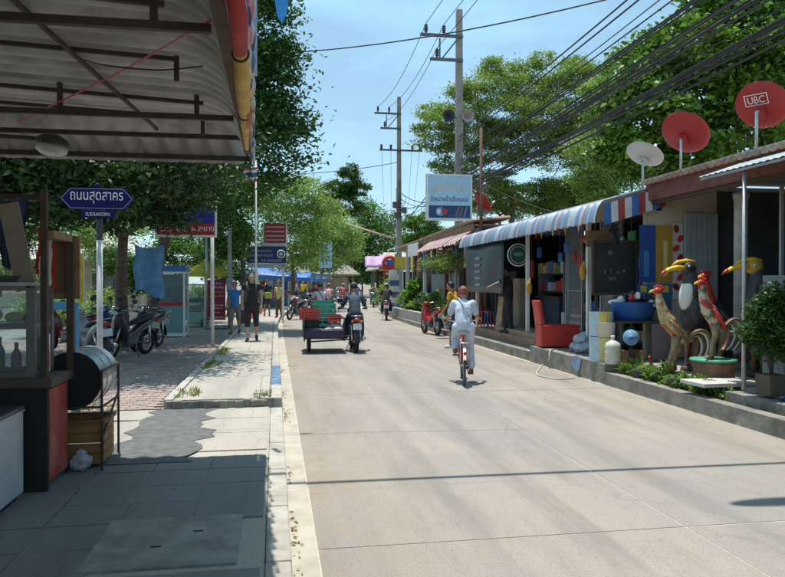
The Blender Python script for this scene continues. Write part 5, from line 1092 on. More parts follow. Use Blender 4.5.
# end sheet closing the far side, ribs upright
mb = MB(); corr(mb, (-6.5, 6.93, 0), (1, 0, 0), 6.2, [(0, -.62, 3.3), (0, 0, 2.99), (0, .05, 2.82)], .2, .032, 6); mb.build('end_sheet', M_CORR, cpy, True)
for k, Y in enumerate((1.7, 3.68, 5.64)):
    part('lower_chord', M_FRAME, cpy, ((-3.42, Y, 2.95), (6.2, .04, .042)))
    MB().bar((-6.5, Y, 3.36), (-.55, Y, 3.06), .028).build('upper_chord', M_FRAME, cpy)
    for x in (-.6, -1.6, -2.6, -3.6): part('strut', M_FRAME, cpy, ((x, Y, 3.03-.03*x*.5), (.035, .035, .16-.05*x*.9)))
    MB().bar((-2.6, Y, 2.97), (-3.6, Y, 3.2), .03).build('brace', M_FRAME, cpy)
for Y in (2.7, 4.66, 6.3): MB().bar((-6.5, Y, 3.36), (-.62, Y, 3.09), .026).build('purlin', M_FRAME, cpy); part('strut', M_FRAME, cpy, ((-.62, Y, 3.03), (.03, .03, .16)))
part('end_beam', M_FRAME, cpy, ((-3.37, 6.92, 2.86), (6.25, .04, .045))); part('end_beam', M_FRAME, cpy, ((-3.37, 6.62, 3.0), (6.25, .04, .04)))
MB().bar((-1.55, 1.2, 3.13), (-1.05, 6.6, 3.05), .024).build('tie_bar', M_FRAME, cpy)
MB().bar((-.25, -6, 2.925), (-.25, 6.9, 2.925), .07, .06).build('edge_bar', M_FRAME, cpy)
for (x, y) in ((-3.9, 6.75), (-3.9, 1.6)): MB().tube([(x, y, ZP), (x, y, 3.3)], .035, 8).build('post', M_FRAME, cpy)
one('string_line', 'thin red string strung slanting under the canopy', 'cord', MB().tube([PY(18, 122, 6.2), PY(120, 72, 4.9), PY(222, 14, 3.5)], .006, 5), M_RED)
one('hanging_wire', 'thin black wire drooping below the canopy trusses', 'wire', MB().tube(smooth_path([PY(84, 60, 4.6), PY(110, 66, 4.7), PY(160, 70, 4.65), PY(203, 66, 4.6)], 4), .005, 5), M_BLACK)
# scalloped fringe on the canopy edge: each scallop a part
fr = thing('canopy_fringe', 'white and blue scalloped cloth fringe along the canopy edge', 'fringe', (-.2, 4, 2.75))
M_FW, M_FB = flat('fringe_white', (.6, .62, .66), .8), flat('fringe_blue', (.12, .2, .42), .8)
for k in range(46):
    y = 1.6+k*.115; mb = MB(); n = 6; x = -.12-(y-3.15)*.028 + .012*math.sin(k*1.7)
    mb.prism([(x, y, 2.93), (x, y+.108, 2.93)] + [(x+.004*i, y+.054+.054*math.cos(math.pi*i/n), 2.84-.055*math.sin(math.pi*i/n)) for i in range(n+1)], (.005, 0, 0)); mb.build('scallop', M_FB if k % 3 == 1 else M_FW, fr)
# rolled cloth tied along the edge
rl = thing('rolled_banner', 'rolled red and yellow cloth tied along the canopy edge', 'cloth roll', (-.18, 4, 2.8))
A, B, C_ = PY(232, -25, 2.55), PY(240, 50, 3.45), PY(247, 150, 6.2)
MB().tube([A, A.lerp(B, .5)+Vector((.008, 0, .0)), B], [.034, .04, .036], 10).build('red_part', mat('red_cloth', (.36, .03, .035), .8, var=.25), rl, True)
MB().tube([B, B.lerp(C_, .25), B.lerp(C_, .55), C_.lerp(B, .02)], [.034, .045, .036, .016], 10).build('yellow_part', mat('yellow_cloth', (.55, .36, .1), .8, var=.25), rl, True)
D = B.lerp(C_, .45); MB().tube([D+Vector((.012, 0, 0)), B.lerp(C_, .62)+Vector((.01, 0, 0))], [.038, .034], 10).build('orange_part', mat('orange_cloth', (.42, .16, .08), .8, var=.25), rl, True)
for f_ in (.02, .5): q = B.lerp(C_, f_); MB().torus(q, .04, .006, 'Y', 14, 5).build('tie', M_BLACK, rl)
one('pennant', 'small bright blue pennant hanging below the top of the tall tree', 'flag', MB().prism([PY(274, -6, 8.5), PY(289, -6, 8.5), PY(287, 12, 8.5), PY(282, 24, 8.5), PY(277, 15, 8.5)], (0, .006, 0)), flat('pennant_blue', (.03, .24, .6)))
one('bunting_line', 'thin cord carrying the blue pennant out from the canopy', 'cord', MB().tube([PY(180, -60, 8.5), PY(330, -4, 8.5), PY(480, -80, 8.5)], .006, 5), M_BLACK)
# grey pole with blue band next to the fringe, further off
one('hanging_banner', 'narrow grey banner strip with blue end hanging past the canopy fringe', 'banner', MB().box((PY(255, 30, 7.3).x, 7.3, (PY(255, 0, 7.3).z+PY(255, 76, 7.3).z)/2+.2), (.045, .012, PY(255, 0, 7.3).z-PY(255, 76, 7.3).z+.4)), mat('grey_banner', (.3, .3, .3), .7, var=.3, scale=4, col2=(.12, .2, .34)))
# lamp under the canopy
p = PY(52, 146, 6.3); lm = thing('canopy_lamp', 'dark round lamp with clear glass bowl hung under the canopy', 'lamp', p)
MB().lathe([(.001, .1), (.05, .1), (.12, .06), (.15, .0), (.14, .0), (.1, .04), (.001, .05)], p, 20, (0, R(8), 0)).build('lamp_shade', flat('lamp_dark', (.04, .04, .04), .4), lm, True)
MB().lathe([(.135, 0), (.12, -.05), (.07, -.08), (.001, -.09)], p, 20, (0, R(8), 0)).build('lamp_glass', mat('frosted_glass', (.55, .57, .55), .15, alpha=.75), lm, True)
MB().tube([p+Vector((-.13, 0, .06)), p+Vector((-.7, 0, .08))], .02, 6).build('arm', M_FRAME, lm)
nb = thing('unseen_building', 'unseen building added behind the canopy posts to block light from the stall', 'building', (-6.5, -4, ZP))  # out-of-view building added to block light and deepen the shade under the canopy
part('wall', M_CREAM, nb, ((-4.9, -4.5, 1.75), (.15, 17, 3.4))); part('end_wall', M_CREAM, nb, ((-6.9, 3.95, 1.75), (3.9, .15, 3.4))); part('roof', M_ROOFSHEET, nb, ((-6.9, -4.5, 3.75), (4.3, 17.4, .08)))
for y in (-9, -6, -3, 0): part('shutter', M_GALV, nb, ((-4.8, y+1.2, 1.4), (.05, 2.3, 2.6)))
# ---- food stall
st = thing('food_stall', 'food stall counter with red side panel and dark wooden posts', 'stall', (-2.4, 5.6, ZP))
M_REDP = mat('red_panel', (.42, .06, .045), .6, var=.2, scale=3, dirt=.55, dcol=(.4, .25, .2), dscale=3); M_DKP = flat('black_board', (.02, .018, .018), .7)
part('red_panel', M_REDP, st, ((-1.70, 5.885, .50), (.03, .46, .70)))
part('end_board', M_DKP, st, ((-2.5, 5.63, .50), (1.62, .03, .82))); part('back_board', M_DKP, st, ((-2.5, 6.13, .50), (1.62, .03, .82)))
part('counter_top', mat('counter_wood', (.1, .075, .055), .6, var=.3), st, ((-2.5, 5.88, .905), (1.7, .58, .07), None, .006))
for y in (5.68, 6.1): part('leg', flat('teal_leg', (.06, .14, .13)), st, ((-1.73, y, .12), (.05, .05, .08)))
part('post', M_DKWOOD, st, ((-1.72, 5.66, 1.65), (.045, .05, 1.42))); part('post', M_DKWOOD, st, ((-1.68, 6.2, 1.48), (.055, .05, 1.12)))
wf = PY(60, 265, 6.0)
part('wood_frame', M_WOOD, st, ((-1.77, 6.25, 2.03), (.3, .035, .05)), ((-1.77, 6.25, 1.55), (.3, .035, .05)), ((-1.895, 6.25, 1.79), (.05, .034, .43)), ((-1.645, 6.25, 1.79), (.05, .034, .43)))
part('frame_panel', mat('brown_ply', (.2, .115, .075), .7), st, ((-1.77, 6.26, 1.79), (.2, .012, .43)))
part('top_rail', M_WOOD, st, ((-1.68, 5.93, 2.03), (.045, .5, .06)))
# glass cabinet on the counter
gc = thing('glass_cabinet', 'aluminium framed glass food cabinet standing on the stall counter', 'cabinet', (-2.3, 5.55, .94))
M_ALU = mat('dull_aluminium', (.2, .2, .19), .5, .5, var=.2, dirt=.4)
x0, x1, y0, y1, z0, z1 = -2.75, -1.82, 5.68, 6.1, .942, 1.62
for x in (x0, x1):
    for y in (y0, y1): part('frame_post', M_ALU, gc, ((x, y, (z0+z1)/2), (.06, .05, z1-z0)))
for z in (z0+.02, z1, 1.33):
    for y in (y0, y1): part('frame_rail', M_ALU, gc, (((x0+x1)/2, y, z), (x1-x0-.06, .045, .04)))
    for x in (x0, x1): part('frame_rail', M_ALU, gc, ((x, (y0+y1)/2, z), (.045, y1-y0-.05, .04)))
part('shelf', M_GALV, gc, (((x0+x1)/2, (y0+y1)/2, 1.34), (x1-x0-.07, y1-y0-.06, .012))); part('top_plate', M_GALV, gc, (((x0+x1)/2, (y0+y1)/2, z1+.03), (x1-x0+.06, y1-y0+.05, .025)))
part('glass_pane', MAT_GLASS, gc, (((x0+x1)/2, y0, 1.28), (x1-x0-.06, .005, .6))); part('glass_pane', MAT_GLASS, gc, ((x1, (y0+y1)/2, 1.28), (.005, y1-y0-.06, .6)))
for k, (x, m_, lab, r_) in enumerate(((-2.0, M_YEL, 'yellow food packet on the cabinet shelf', .08), (-1.9, M_RED, 'red food packet on the cabinet shelf', .06), (-2.2, flat('buns', (.5, .36, .12)), 'heap of pale buns on the cabinet shelf', .11), (-2.4, flat('buns', (.5, .36, .12)), 'long loaf on the cabinet shelf', .1))):
    one('food_packet', lab, 'food', MB().ell((x, 5.88, 1.348+r_*.55), (r_, r_*.8, r_*.55)), m_, smooth=True)
one('cooking_tray', 'dark round cooking pan on top of the glass cabinet', 'pan', MB().lathe([(.001, 0), (.13, 0), (.16, .05), (.15, .05), (.12, .012), (.001, .012)], (-2.05, 5.88, 1.664), 20), M_STEELD, smooth='auto')
tbp = PY(22, 245, 5.9); one('tilted_board', 'tilted grey wooden board leaning above the glass cabinet', 'board', MB().box((tbp.x, 5.8, tbp.z-.02), (.14, .03, .68), (0, R(-11), 0)), mat('grey_board', (.3, .25, .19), .8, var=.2))
mr = thing('wire_rack', 'thin wire rack on top of the glass cabinet', 'rack', (-2.3, 5.6, 1.664))
for k in range(9): MB().tube([(-2.62+.085*k, 6.0, 1.664), (-2.62+.085*k, 6.0, 1.96)], .004, 4).build('wire', M_STEELD, mr)
MB().tube([(-2.65, 6.0, 1.96), (-1.92, 6.0, 1.96)], .008, 5).build('rail', M_STEELD, mr)
fl = thing('small_flag', 'small red white and blue flag drooping by the stall posts', 'flag', PY(45, 265, 5.9))
fp = PY(45, 250, 5.9)
for k, m_ in enumerate((M_RED, M_WHITE, M_BLUE, M_WHITE, M_RED)): MB().grid(lambda u, v: Vector((fp.x-.06+.028*(k+v)+.01*math.sin(6*u), 5.9+.02*math.sin(5*u+k), fp.z+.17-.36*u-.03*k)), 6, 1).build('stripe', m_, fl)
pst = thing('bottle_poster', 'small white poster with bottle prints on the counter edge', 'poster', (-1.76, 5.62, .945))
part('sheet', M_WHITE, pst, ((-1.785, 5.9, 1.1), (.008, .2, .3)))
for k, m_ in enumerate((M_YEL, flat('print_green', (.08, .3, .1)), M_RED)): MB().lathe([(.018, 0), (.018, .1), (.007, .14), (.007, .18), (.001, .18)], (-1.78, 5.84+.06*k, .99), 8, sx=.15).build('print', m_, pst)
wt = flat('stall_blue', (.05, .2, .38))
bs = thing('painted_stand', 'light blue painted wooden stand standing behind the stall', 'frame', PY(66, 350, 9.2)); q = PY(66, 284, 9.2)
part('upright', wt, bs, ((q.x+.1, 9.2, .75), (.08, .08, 1.35)), ((q.x-.1, 9.2, 1.38), (.3, .06, .1)))
# more of the stall's clutter
for k, (x, y, h_, m_, lab) in enumerate(((-1.95, 5.75, .24, flat('sauce_red', (.3, .03, .02), .3), 'red sauce bottle standing in the glass cabinet'), (-2.08, 5.78, .28, flat('bottle_green', (.03, .12, .05), .3), 'green glass bottle standing in the glass cabinet'), (-2.25, 5.8, .2, flat('jar_amber', (.35, .18, .04), .3), 'amber jar standing in the glass cabinet'), (-2.4, 5.76, .26, flat('bottle_dark', (.04, .02, .02), .3), 'dark bottle standing in the glass cabinet'))):
    one('bottle', lab, 'bottle', MB().lathe([(.001, 0), (.035, 0), (.038, .02), (.038, h_*.6), (.015, h_*.8), (.014, h_), (.001, h_)], (x, y, .965), 14), m_, smooth='auto')
for k, (x, m_, lab) in enumerate(((-2.2, flat('cloth_navy', (.03, .05, .12)), 'dark blue apron hanging above the stall cabinet'), (-2.5, flat('cloth_grey', (.2, .2, .2)), 'grey cloth hanging above the stall cabinet'))):
    one('hanging_cloth', lab, 'cloth', MB().grid(lambda u, v: Vector((x+.2*u+.02*math.sin(8*v), 6.12+.03*math.sin(9*u+k), 2.35-.55*v-.04*math.sin(5*u))), 10, 8), m_, smooth=True)
one('stall_crossbar', 'dark wooden bar carrying the hanging cloths over the stall', 'bar', MB().box((-2.5, 6.15, 2.36), (1.3, .04, .05)), M_DKWOOD)
one('gas_bottle', 'grey gas bottle standing behind the stall counter', 'gas bottle', MB().lathe([(.001, 0), (.14, 0), (.15, .03), (.15, .4), (.1, .48), (.04, .5), (.04, .56), (.001, .56)], (-2.3, 6.6, ZP), 18), flat('gas_grey', (.14, .17, .2), .4), smooth='auto')
# white chest freezer
fz = thing('chest_freezer', 'long white chest freezer standing at the pavement side of the stall', 'freezer', (-2.16, 4.93, ZP))
part('body', mat('freezer_white', (.52, .54, .56), .45, var=.08, dirt=.3), fz, ((-2.16, 4.93, .43), (.7, 1.1, .6), None, .015)); part('lid', flat('freezer_lid', (.07, .075, .085), .3), fz, ((-2.16, 4.93, .752), (.71, 1.11, .035), None, .01)); part('plinth', M_BLACK, fz, ((-2.16, 4.93, .1), (.62, 1.02, .05)))
part('seam_strip', M_GALV, fz, ((-2.16, 4.93, .73), (.715, 1.115, .012)))
# drum grill on its stand
dg = thing('drum_grill', 'silver half drum grill lying on a thin black metal stand', 'grill', (-1.68, 6.25, ZP)); rr_ = .245; zc = .84
mb = MB(); n = 24
for i in range(n+1):
    a = 2*math.pi*i/n
    mb.v += [(-1.68+rr_*math.cos(a), y, zc+rr_*math.sin(a)) for y in (6.2, 6.82)]
for i in range(n): mb.f.append((2*i, 2*i+1, 2*i+3, 2*i+2)); mb.mi.append(0)
mb.build('drum', mat('brushed_drum', (.5, .51, .52), .35, .85, var=.2, scale=4, dirt=.3), dg, True)
for y in (6.195, 6.825): MB().lathe([(.001, 0), (rr_-.003, 0), (rr_-.003, .012), (.001, .012)], (-1.68, y, zc), 24, (R(90), 0, 0)).build('drum_end', flat('sooty_black', (.012, .012, .012), .8), dg)
for y in (6.4, 6.62): MB().torus((-1.68, y, zc), rr_+.002, .006, 'Y', 28, 5).build('hoop', M_GALV, dg, True)
for x in (-1.93, -1.43):
    for y in (6.17, 6.8): MB().tube([(x, y, ZP), (x, y, .92)], .012, 6).build('leg', M_FRAME, dg)
    MB().tube([(x, 6.17, .92), (x, 6.8, .92)], .01, 6).build('rail', M_FRAME, dg); MB().tube([(x, 6.17, .62), (x, 6.8, .62)], .01, 6).build('rail', M_FRAME, dg)
MB().tube([(-1.43, 6.17, .35), (-1.43, 6.8, .66)], .01, 6).build('brace', M_FRAME, dg); MB().tube([(-1.93, 6.17, .62), (-1.43, 6.17, .62)], .01, 6).build('rail', M_FRAME, dg)
wc = thing('wooden_crate', 'orange brown wooden crate under the drum grill', 'crate', (-1.66, 6.25, ZP)); M_CR = mat('crate_wood', (.33, .16, .045), .65, var=.3, scale=7)
for s_ in (-1, 1):
    for k in range(4):
        part('slat', M_CR, wc, ((-1.66, 6.48+s_*.2, .17+k*.085), (.42, .018, .078))); part('slat', M_CR, wc, ((-1.66+s_*.21, 6.48, .17+k*.085), (.018, .378, .078)))
part('bottom', M_CR, wc, ((-1.66, 6.48, .125), (.4, .38, .02))); part('rim', mat('rim_wood', (.2, .1, .04), .7), wc, ((-1.66, 6.69, .475), (.47, .03, .03)), ((-1.66, 6.27, .475), (.47, .03, .03)), ((-1.88, 6.48, .475), (.03, .39, .03)), ((-1.44, 6.48, .475), (.03, .39, .03)))
o = one('plastic_bag', 'small crumpled white plastic bag beside the wooden crate', 'bag', MB().ell((-1.6, 6.2, .16), (.09, .07, .075)).tube([(-1.6, 6.2, .2), (-1.59, 6.19, .27)], [.03, .05], 8), mat('thin_white', (.42, .43, .46), .5, var=.3, scale=20), smooth=True)
tx = bpy.data.textures.new('crumple', 'CLOUDS'); tx.noise_scale = .05; ss = o.modifiers.new('s', 'SUBSURF'); ss.levels = 2; ss.render_levels = 2; dm = o.modifiers.new('d', 'DISPLACE'); dm.texture = tx; dm.strength = .06
# stone kerb under the stall
one('stall_kerb', 'old red-brown brick edging below the stall', 'edging', MB().box((-1.95, 3.6, ZP+.012), (.14, 6.0, .04), None, .006), mat('edging_brick', (.16, .1, .08), .9, var=.3, world=True))
# ---- street-name sign
sp = G(100, 415, ZP); sn = thing('street_sign', 'dark blue pointed street-name sign in Thai on a white post', 'street sign', (sp.x, sp.y, ZP))
S_ = PY(98, 199, sp.y); ww = 31/F*S_.length; hh = 9.4/F*S_.length; M_NAVY = flat('sign_navy', (.008, .009, .095), .6, spec=.2)
MB().tube([(sp.x, sp.y, ZP), (sp.x, sp.y, PY(98, 240, sp.y).z)], .034, 10).build('post', mat('post_white', (.55, .57, .58), .5, dirt=.3), sn, True); MB().tube([(sp.x, sp.y, PY(98, 240, sp.y).z), (sp.x, sp.y, PY(98, 213, sp.y).z)], .035, 10).build('post_top', flat('post_dark', (.04, .04, .06)), sn, True)
hexp = lambda w_, h_, c_, k: [(c_.x-w_, c_.y, c_.z), (c_.x-w_+k, c_.y, c_.z+h_), (c_.x+w_-k, c_.y, c_.z+h_), (c_.x+w_, c_.y, c_.z), (c_.x+w_-k, c_.y, c_.z-h_), (c_.x-w_+k, c_.y, c_.z-h_)]
SC = Vector((S_.x, sp.y-.05, S_.z)); MB().prism(hexp(ww, hh, SC, .11), (0, .03, 0)).build('sign_plate', M_NAVY, sn)
part('english_plate', M_NAVY, sn, ((SC.x+.01, SC.y+.015, PY(98, 214.5, sp.y).z), (.38, .03, .085)))
text('lettering', 'ถนนสุดสาคร', .17, SC+Vector((0, -.004, .01)), M_WHITE, sn, wid=ww*1.42); text('lettering', 'SUDSAKORN', .06, (SC.x+.01, SC.y-.004, PY(98, 214.5, sp.y).z), M_WHITE, sn, wid=.27)
pts_ = hexp(ww-.02, hh-.012, SC+Vector((0, -.003, 0)), .105)
for a, b in zip(pts_, pts_[1:]+pts_[:1]): MB().bar(a, b, .004, .006).build('border', flat('border_grey', (.3, .32, .45)), sn)
MB().ell((SC.x, SC.y+.015, SC.z+hh+.03), (.03, .015, .03)).build('finial', M_NAVY, sn, True)
# ---- light blue cloth on the second trunk
c = PY(149, 268, b2.y-.35); one('blue_cloth', 'light blue cloth hanging against the tree trunk', 'cloth', MB().grid(lambda u, v: Vector((c.x-.36+.72*u+.03*math.sin(9*v), c.y-.05-.06*math.sin(3.1*u)+.02*math.sin(14*u), c.z+.62-.12*math.sin(math.pi*u)-1.24*v*(1-.12*math.sin(5*u)))), 18, 16), mat('sky_cloth', (.12, .3, .55), .8, var=.25, scale=5), smooth=True)
# ---- telephone booth
q = G(169, 337.5, ZP); X0, Y0 = q.x, q.y+.5; bo = thing('telephone_booth', 'white framed telephone booth with blue roof and red band', 'telephone booth', (X0, Y0, ZP)); hw = .42
for sx in (-1, 1):
    for sy in (-1, 1): part('post', M_WHITE, bo, ((X0+sx*hw, Y0+sy*hw, 1.05), (.06, .06, 1.94)))
part('roof', flat('booth_blue', (.04, .2, .5), .4), bo, ((X0, Y0, 2.1), (.96, .96, .18), None, .03)); part('roof_rim', M_WHITE, bo, ((X0, Y0, 1.99), (.93, .93, .05)))
for sx, sy, dx, dy in ((0, -1, .78, .03), (1, 0, .03, .78), (-1, 0, .03, .78)):
    part('red_band', flat('booth_red', (.45, .03, .04)), bo, ((X0+sx*hw, Y0+sy*hw, 1.06), (dx, dy, .1))); part('base_rail', M_WHITE, bo, ((X0+sx*hw, Y0+sy*hw, .16), (dx, dy, .1)))
    part('glass_pane', MAT_GLASS, bo, ((X0+sx*hw, Y0+sy*hw, 1.54), (dx*.99 if dx > .1 else .006, dy*.99 if dy > .1 else .006, .85))); part('glass_pane', glass('teal_pane', (.45, .72, .74), .9), bo, ((X0+sx*hw, Y0+sy*hw, .61), (dx*.99 if dx > .1 else .006, dy*.99 if dy > .1 else .006, .79)))
part('back_panel', flat('booth_inner', (.3, .42, .45)), bo, ((X0, Y0+hw, 1.05), (.78, .03, 1.8))); ph = part('telephone', flat('phone_grey', (.25, .27, .3)), bo, ((X0+.05, Y0+.3, 1.35), (.24, .16, .42), None, .02)); MB().tube([(X0-.1, Y0+.2, 1.52), (X0-.12, Y0+.17, 1.42), (X0-.1, Y0+.2, 1.26)], .022, 8).build('handset', M_BLACK, ph, True)
# ---- glass food cart behind the booth
q = G(193, 327, ZP); fc = thing('glass_cart', 'glass-sided food cart with pale green base beside the booth', 'cart', (q.x, q.y+.4, ZP)); X0, Y0 = q.x, q.y+.4
part('base', flat('cart_mint', (.3, .5, .46)), fc, ((X0, Y0, .42), (.75, .7, .45), None, .06)); part('shelf', M_GALV, fc, ((X0, Y0, .98), (.7, .6, .03))); part('roof', M_GALV, fc, ((X0, Y0, 1.62), (.82, .74, .05)))
for sx in (-1, 1):
    for sy in (-1, 1): part('post', M_ALU, fc, ((X0+sx*.36, Y0+sy*.33, 1.12), (.035, .035, .95)))
part('glass_pane', MAT_GLASS, fc, ((X0, Y0-.335, 1.12), (.68, .006, .92))); part('goods_tray', flat('tray_dark', (.08, .08, .12)), fc, ((X0, Y0, 1.06), (.6, .45, .12))); part('goods_tray', flat('tray_pale', (.4, .38, .35)), fc, ((X0, Y0, .75), (.6, .45, .14)))
for sx in (-1, 1): MB().torus((X0+sx*.3, Y0-.3, .22), .12, .03, 'X', 18, 6).build('wheel', M_BLACK, fc, True)
# ---- maroon banner on its stand
q = G(216, 328, ZR-.08); bn = thing('maroon_banner', 'upright maroon banner with yellow and white lines on a post', 'banner', (q.x, q.y, ZP)); M_MAR = flat('maroon', (.2, .01, .035), .5); a, b_ = PY(207.5, 320, q.y), PY(225.5, 280, q.y); cx, cz, w_, h_ = (a.x+b_.x)/2, (a.z+b_.z)/2, b_.x-a.x, b_.z-a.z
part('board', M_MAR, bn, ((cx, q.y, cz), (w_, .04, h_)))
for k, (zf, wf_, m_) in enumerate(((.42, .6, M_WHITE), (.32, .8, M_WHITE), (.2, .7, M_YEL), (.1, .78, M_YEL), (-.02, .6, M_CRED), (-.13, .75, M_WHITE), (-.21, .6, M_WHITE), (-.31, .5, M_YEL), (-.43, .85, M_WHITE))):
    text('lettering', ('ไทย', 'โปรโมชั่น', 'อาหาร', 'ร้านค้า', 'เปิด', 'บริการ', 'ราคา', 'พิเศษ', 'ยินดีต้อนรับ')[k], .09, (cx, q.y-.024, cz+zf*h_), m_, bn, wid=w_*wf_)
for x in (cx-w_/2-.03,): MB().tube([(x, q.y, ZP), (x, q.y, PY(200, 225, q.y).z)], .035, 8).build('post', M_GALV, bn, True)
part('foot', M_OLDCON, bn, ((cx, q.y, ZP+.06), (.8, .35, .12), None, .02)); part('meter_box', flat('meter_grey', (.3, .32, .33)), bn, ((b_.x+.14, q.y+.1, PY(230, 285, q.y).z), (.22, .14, .5))); MB().tube([(b_.x+.14, q.y+.15, ZP), (b_.x+.14, q.y+.15, PY(230, 228, q.y).z)], .07, 8).build('pole', M_POLE, bn, True)
# ---- yellow umbrellas
for (x, y, Y, r_, lab) in ((205, 268, 26, 1.1, 'yellow market umbrella behind the maroon banner'),):
    c = PY(x, y, Y); um = thing('market_umbrella', lab, 'umbrella', (c.x, c.y, 0)); mb = MB(); n = 8; zt_ = c.z+.25
    mb.v = [(c.x, c.y, zt_)] + [(c.x+r_*math.cos(2*math.pi*i/n), c.y+r_*math.sin(2*math.pi*i/n), c.z-.3) for i in range(n)]; mb.f = [(0, 1+i, 1+(i+1) % n) for i in range(n)]; mb.mi = [0]*n
    mb.build('cover', mat('umbrella_yellow', (.62, .55, .06), .7, transl=.4), um, solid=.006); MB().tube([(c.x, c.y, 0), (c.x, c.y, zt_+.08)], .022, 6).build('pole', M_WHITE, um)
    for i in range(n): MB().tube([(c.x, c.y, zt_-.05), (c.x+r_*.97*math.cos(2*math.pi*i/n), c.y+r_*.97*math.sin(2*math.pi*i/n), c.z-.32)], .008, 4).build('rib', M_STEELD, um)
q = PY(84, 284, 21); yf = thing('yellow_flag', 'tall narrow yellow flag on a thin pole behind the street-name post', 'flag', (q.x, 21, ZP)); MB().tube([(q.x, 21, ZP), (q.x, 21, 2.6)], .015, 6).build('pole', M_WHITE, yf)
MB().grid(lambda u, v: Vector((q.x-.02-.3*u*(1-.4*v), 21+.05*math.sin(5*u+3*v), 2.55-1.4*v-.1*u)), 5, 10).build('cloth', mat('flag_yellow', (.6, .5, .05), .8, transl=.4), yf, True)
# ---- sign boards
def board(name, label, xa, ya, xb, yb, Y, bands, post=None, frame=True):
    a, b = PY(xa, yb, Y), PY(xb, ya, Y); t = thing(name, label, 'sign', (PY(post or (xa+xb)/2, 284, Y).x, Y, ZP)); cx = (a.x+b.x)/2; w_ = b.x-a.x
    for (y0_, y1_, m_) in bands:
        z0_, z1_ = PY(xa, y1_, Y).z, PY(xa, y0_, Y).z; part('panel', m_, t, ((cx, Y, (z0_+z1_)/2), (w_, .06, z1_-z0_)))
    if frame: part('frame', M_WHITE, t, ((cx, Y+.005, a.z-.02), (w_+.08, .08, .05)), ((b.x+.02, Y+.005, (a.z+b.z)/2), (.05, .079, b.z-a.z)), ((a.x-.02, Y+.005, (a.z+b.z)/2), (.05, .079, b.z-a.z)))
    if post: px_ = PY(post, 284, Y).x; MB().tube([(px_, Y+.09, ZP), (px_, Y+.09, b.z)], .045, 8).build('post', M_WHITE, t, True)
    return t, cx, w_
M_SRED = flat('sign_red', (.38, .02, .025), .45)
t, cx, w_ = board('shop_sign', 'large blue and red shop sign half hidden by tree leaves', 157, 206, 215, 235, 18.2, [(206, 223, flat('sign_royal', (.02, .03, .25))), (223, 234.5, M_SRED)], 212)
for x_, s_ in ((166, 'นร'), (182, 'ขาย'), (197, 'ผล'), (209, 'ยาง')): q = PY(x_, 229, 18.15); text('lettering', s_, .2, q, M_WHITE, t, wid=.26)
t, cx, w_ = board('police_sign', 'dark blue tourist police road sign with round white emblem', 247, 246, 286, 268, 28, [(246, 263, flat('police_blue', (.008, .02, .13), .4)), (263.2, 268, flat('strip_grey', (.45, .47, .5)))], 257, False)
for y_, s_, wf_ in ((250.5, 'ตำรวจท่องเที่ยว', .5), (255.5, 'TOURIST POLICE', .55), (260.5, '1155  24 HOURS', .8)): q = PY(262 if y_ < 258 else 266, y_, 27.96); text('lettering', s_, .14, q, flat('sign_lettering', (.5, .55, .65)), t, wid=w_*wf_)
q = PY(281, 254, 27.95); MB().torus(q, .14, .03, 'Y', 20, 6).build('emblem', M_WHITE, t, True); MB().lathe([(.001, 0), (.07, 0), (.001, .01)], q, 14, (R(90), 0, 0)).build('emblem', M_WHITE, t)
q = PY(283, 265.7, 27.95); text('lettering', 'GO', .1, q, M_NAVY, t)
t, cx, w_ = board('red_board', 'red board with white text lines above the police sign', 264, 223, 286, 246, 28.15, [(223, 243, M_SRED), (243.2, 246, M_WHITE)], 283)
for y_ in (227, 231.5, 236, 240): q = PY(275, y_, 28.11); MB().box(q, (w_*.86, .012, .06)).build('text_line', flat('pink_print', (.5, .35, .36)), t)
# thai flag on its pole
q = PY(256, 284, 21.5); ft = thing('flag_pole', 'slim white flag pole carrying a striped national flag', 'flag pole', (q.x, 21.5, ZP)); MB().tube([(q.x, 21.5, ZP), (q.x, 21.5, PY(256, 160, 21.5).z)], [.035, .025], 8).build('pole', M_WHITE, ft, True)
for k, m_ in enumerate((M_RED, M_WHITE, flat('flag_navy', (.02, .03, .2)), flat('flag_navy', (.02, .03, .2)), M_WHITE, M_RED)): q = PY(243, 166, 21.45); e_ = PY(257, 166, 21.45); MB().grid(lambda u, v: Vector((q.x+(e_.x-q.x)*u, 21.45+.05*math.sin(7*u), q.z-.072*(k+v)-.1*(1-u)+.03*math.sin(6*u))), 8, 1).build('flag_stripe', m_, ft)
# ---- pale house behind the stall, low wall
hs = thing('garden_house', 'pale low house with light grey roof behind the stall and trees', 'house', (-11, 34, 0))
q = PY(60, 250, 36); part('wall', M_CREAM, hs, ((-11, 38, 1.4), (9, 4, 2.9))); mb = MB(); mb.add([(-16, 35.2, 2.8), (-6.2, 35.2, 2.8), (-6.2, 41, 2.8), (-16, 41, 2.8), (-14.5, 38, 4.2), (-7.5, 38, 4.2)], [(0, 1, 5, 4), (1, 2, 5), (2, 3, 4, 5), (3, 0, 4)]); mb.build('roof', mat('pale_roof', (.5, .49, .47), .8, world=True, dirt=.3), hs, solid=.06)
for x in (-13.4, -10.6, -8.2): w0 = part('window', M_DKWOOD, hs, ((x, 35.98, 1.6), (1.1, .06, 1.1))); part('pane', MAT_GLASS, w0, ((x, 35.94, 1.6), (.95, .02, .95)))
mb = MB(); lw = thing('garden_wall', 'low whitewashed garden wall behind the parked motorbikes', 'wall', (-5, 27, 0)); part('wall_body', mat('whitewash', (.55, .55, .5), .85, world=True, dirt=.5), lw, ((-7.2, 27.5, .4), (9.5, .15, .8))); part('coping', M_OLDCON, lw, ((-7.2, 27.5, .83), (9.6, .22, .06)))
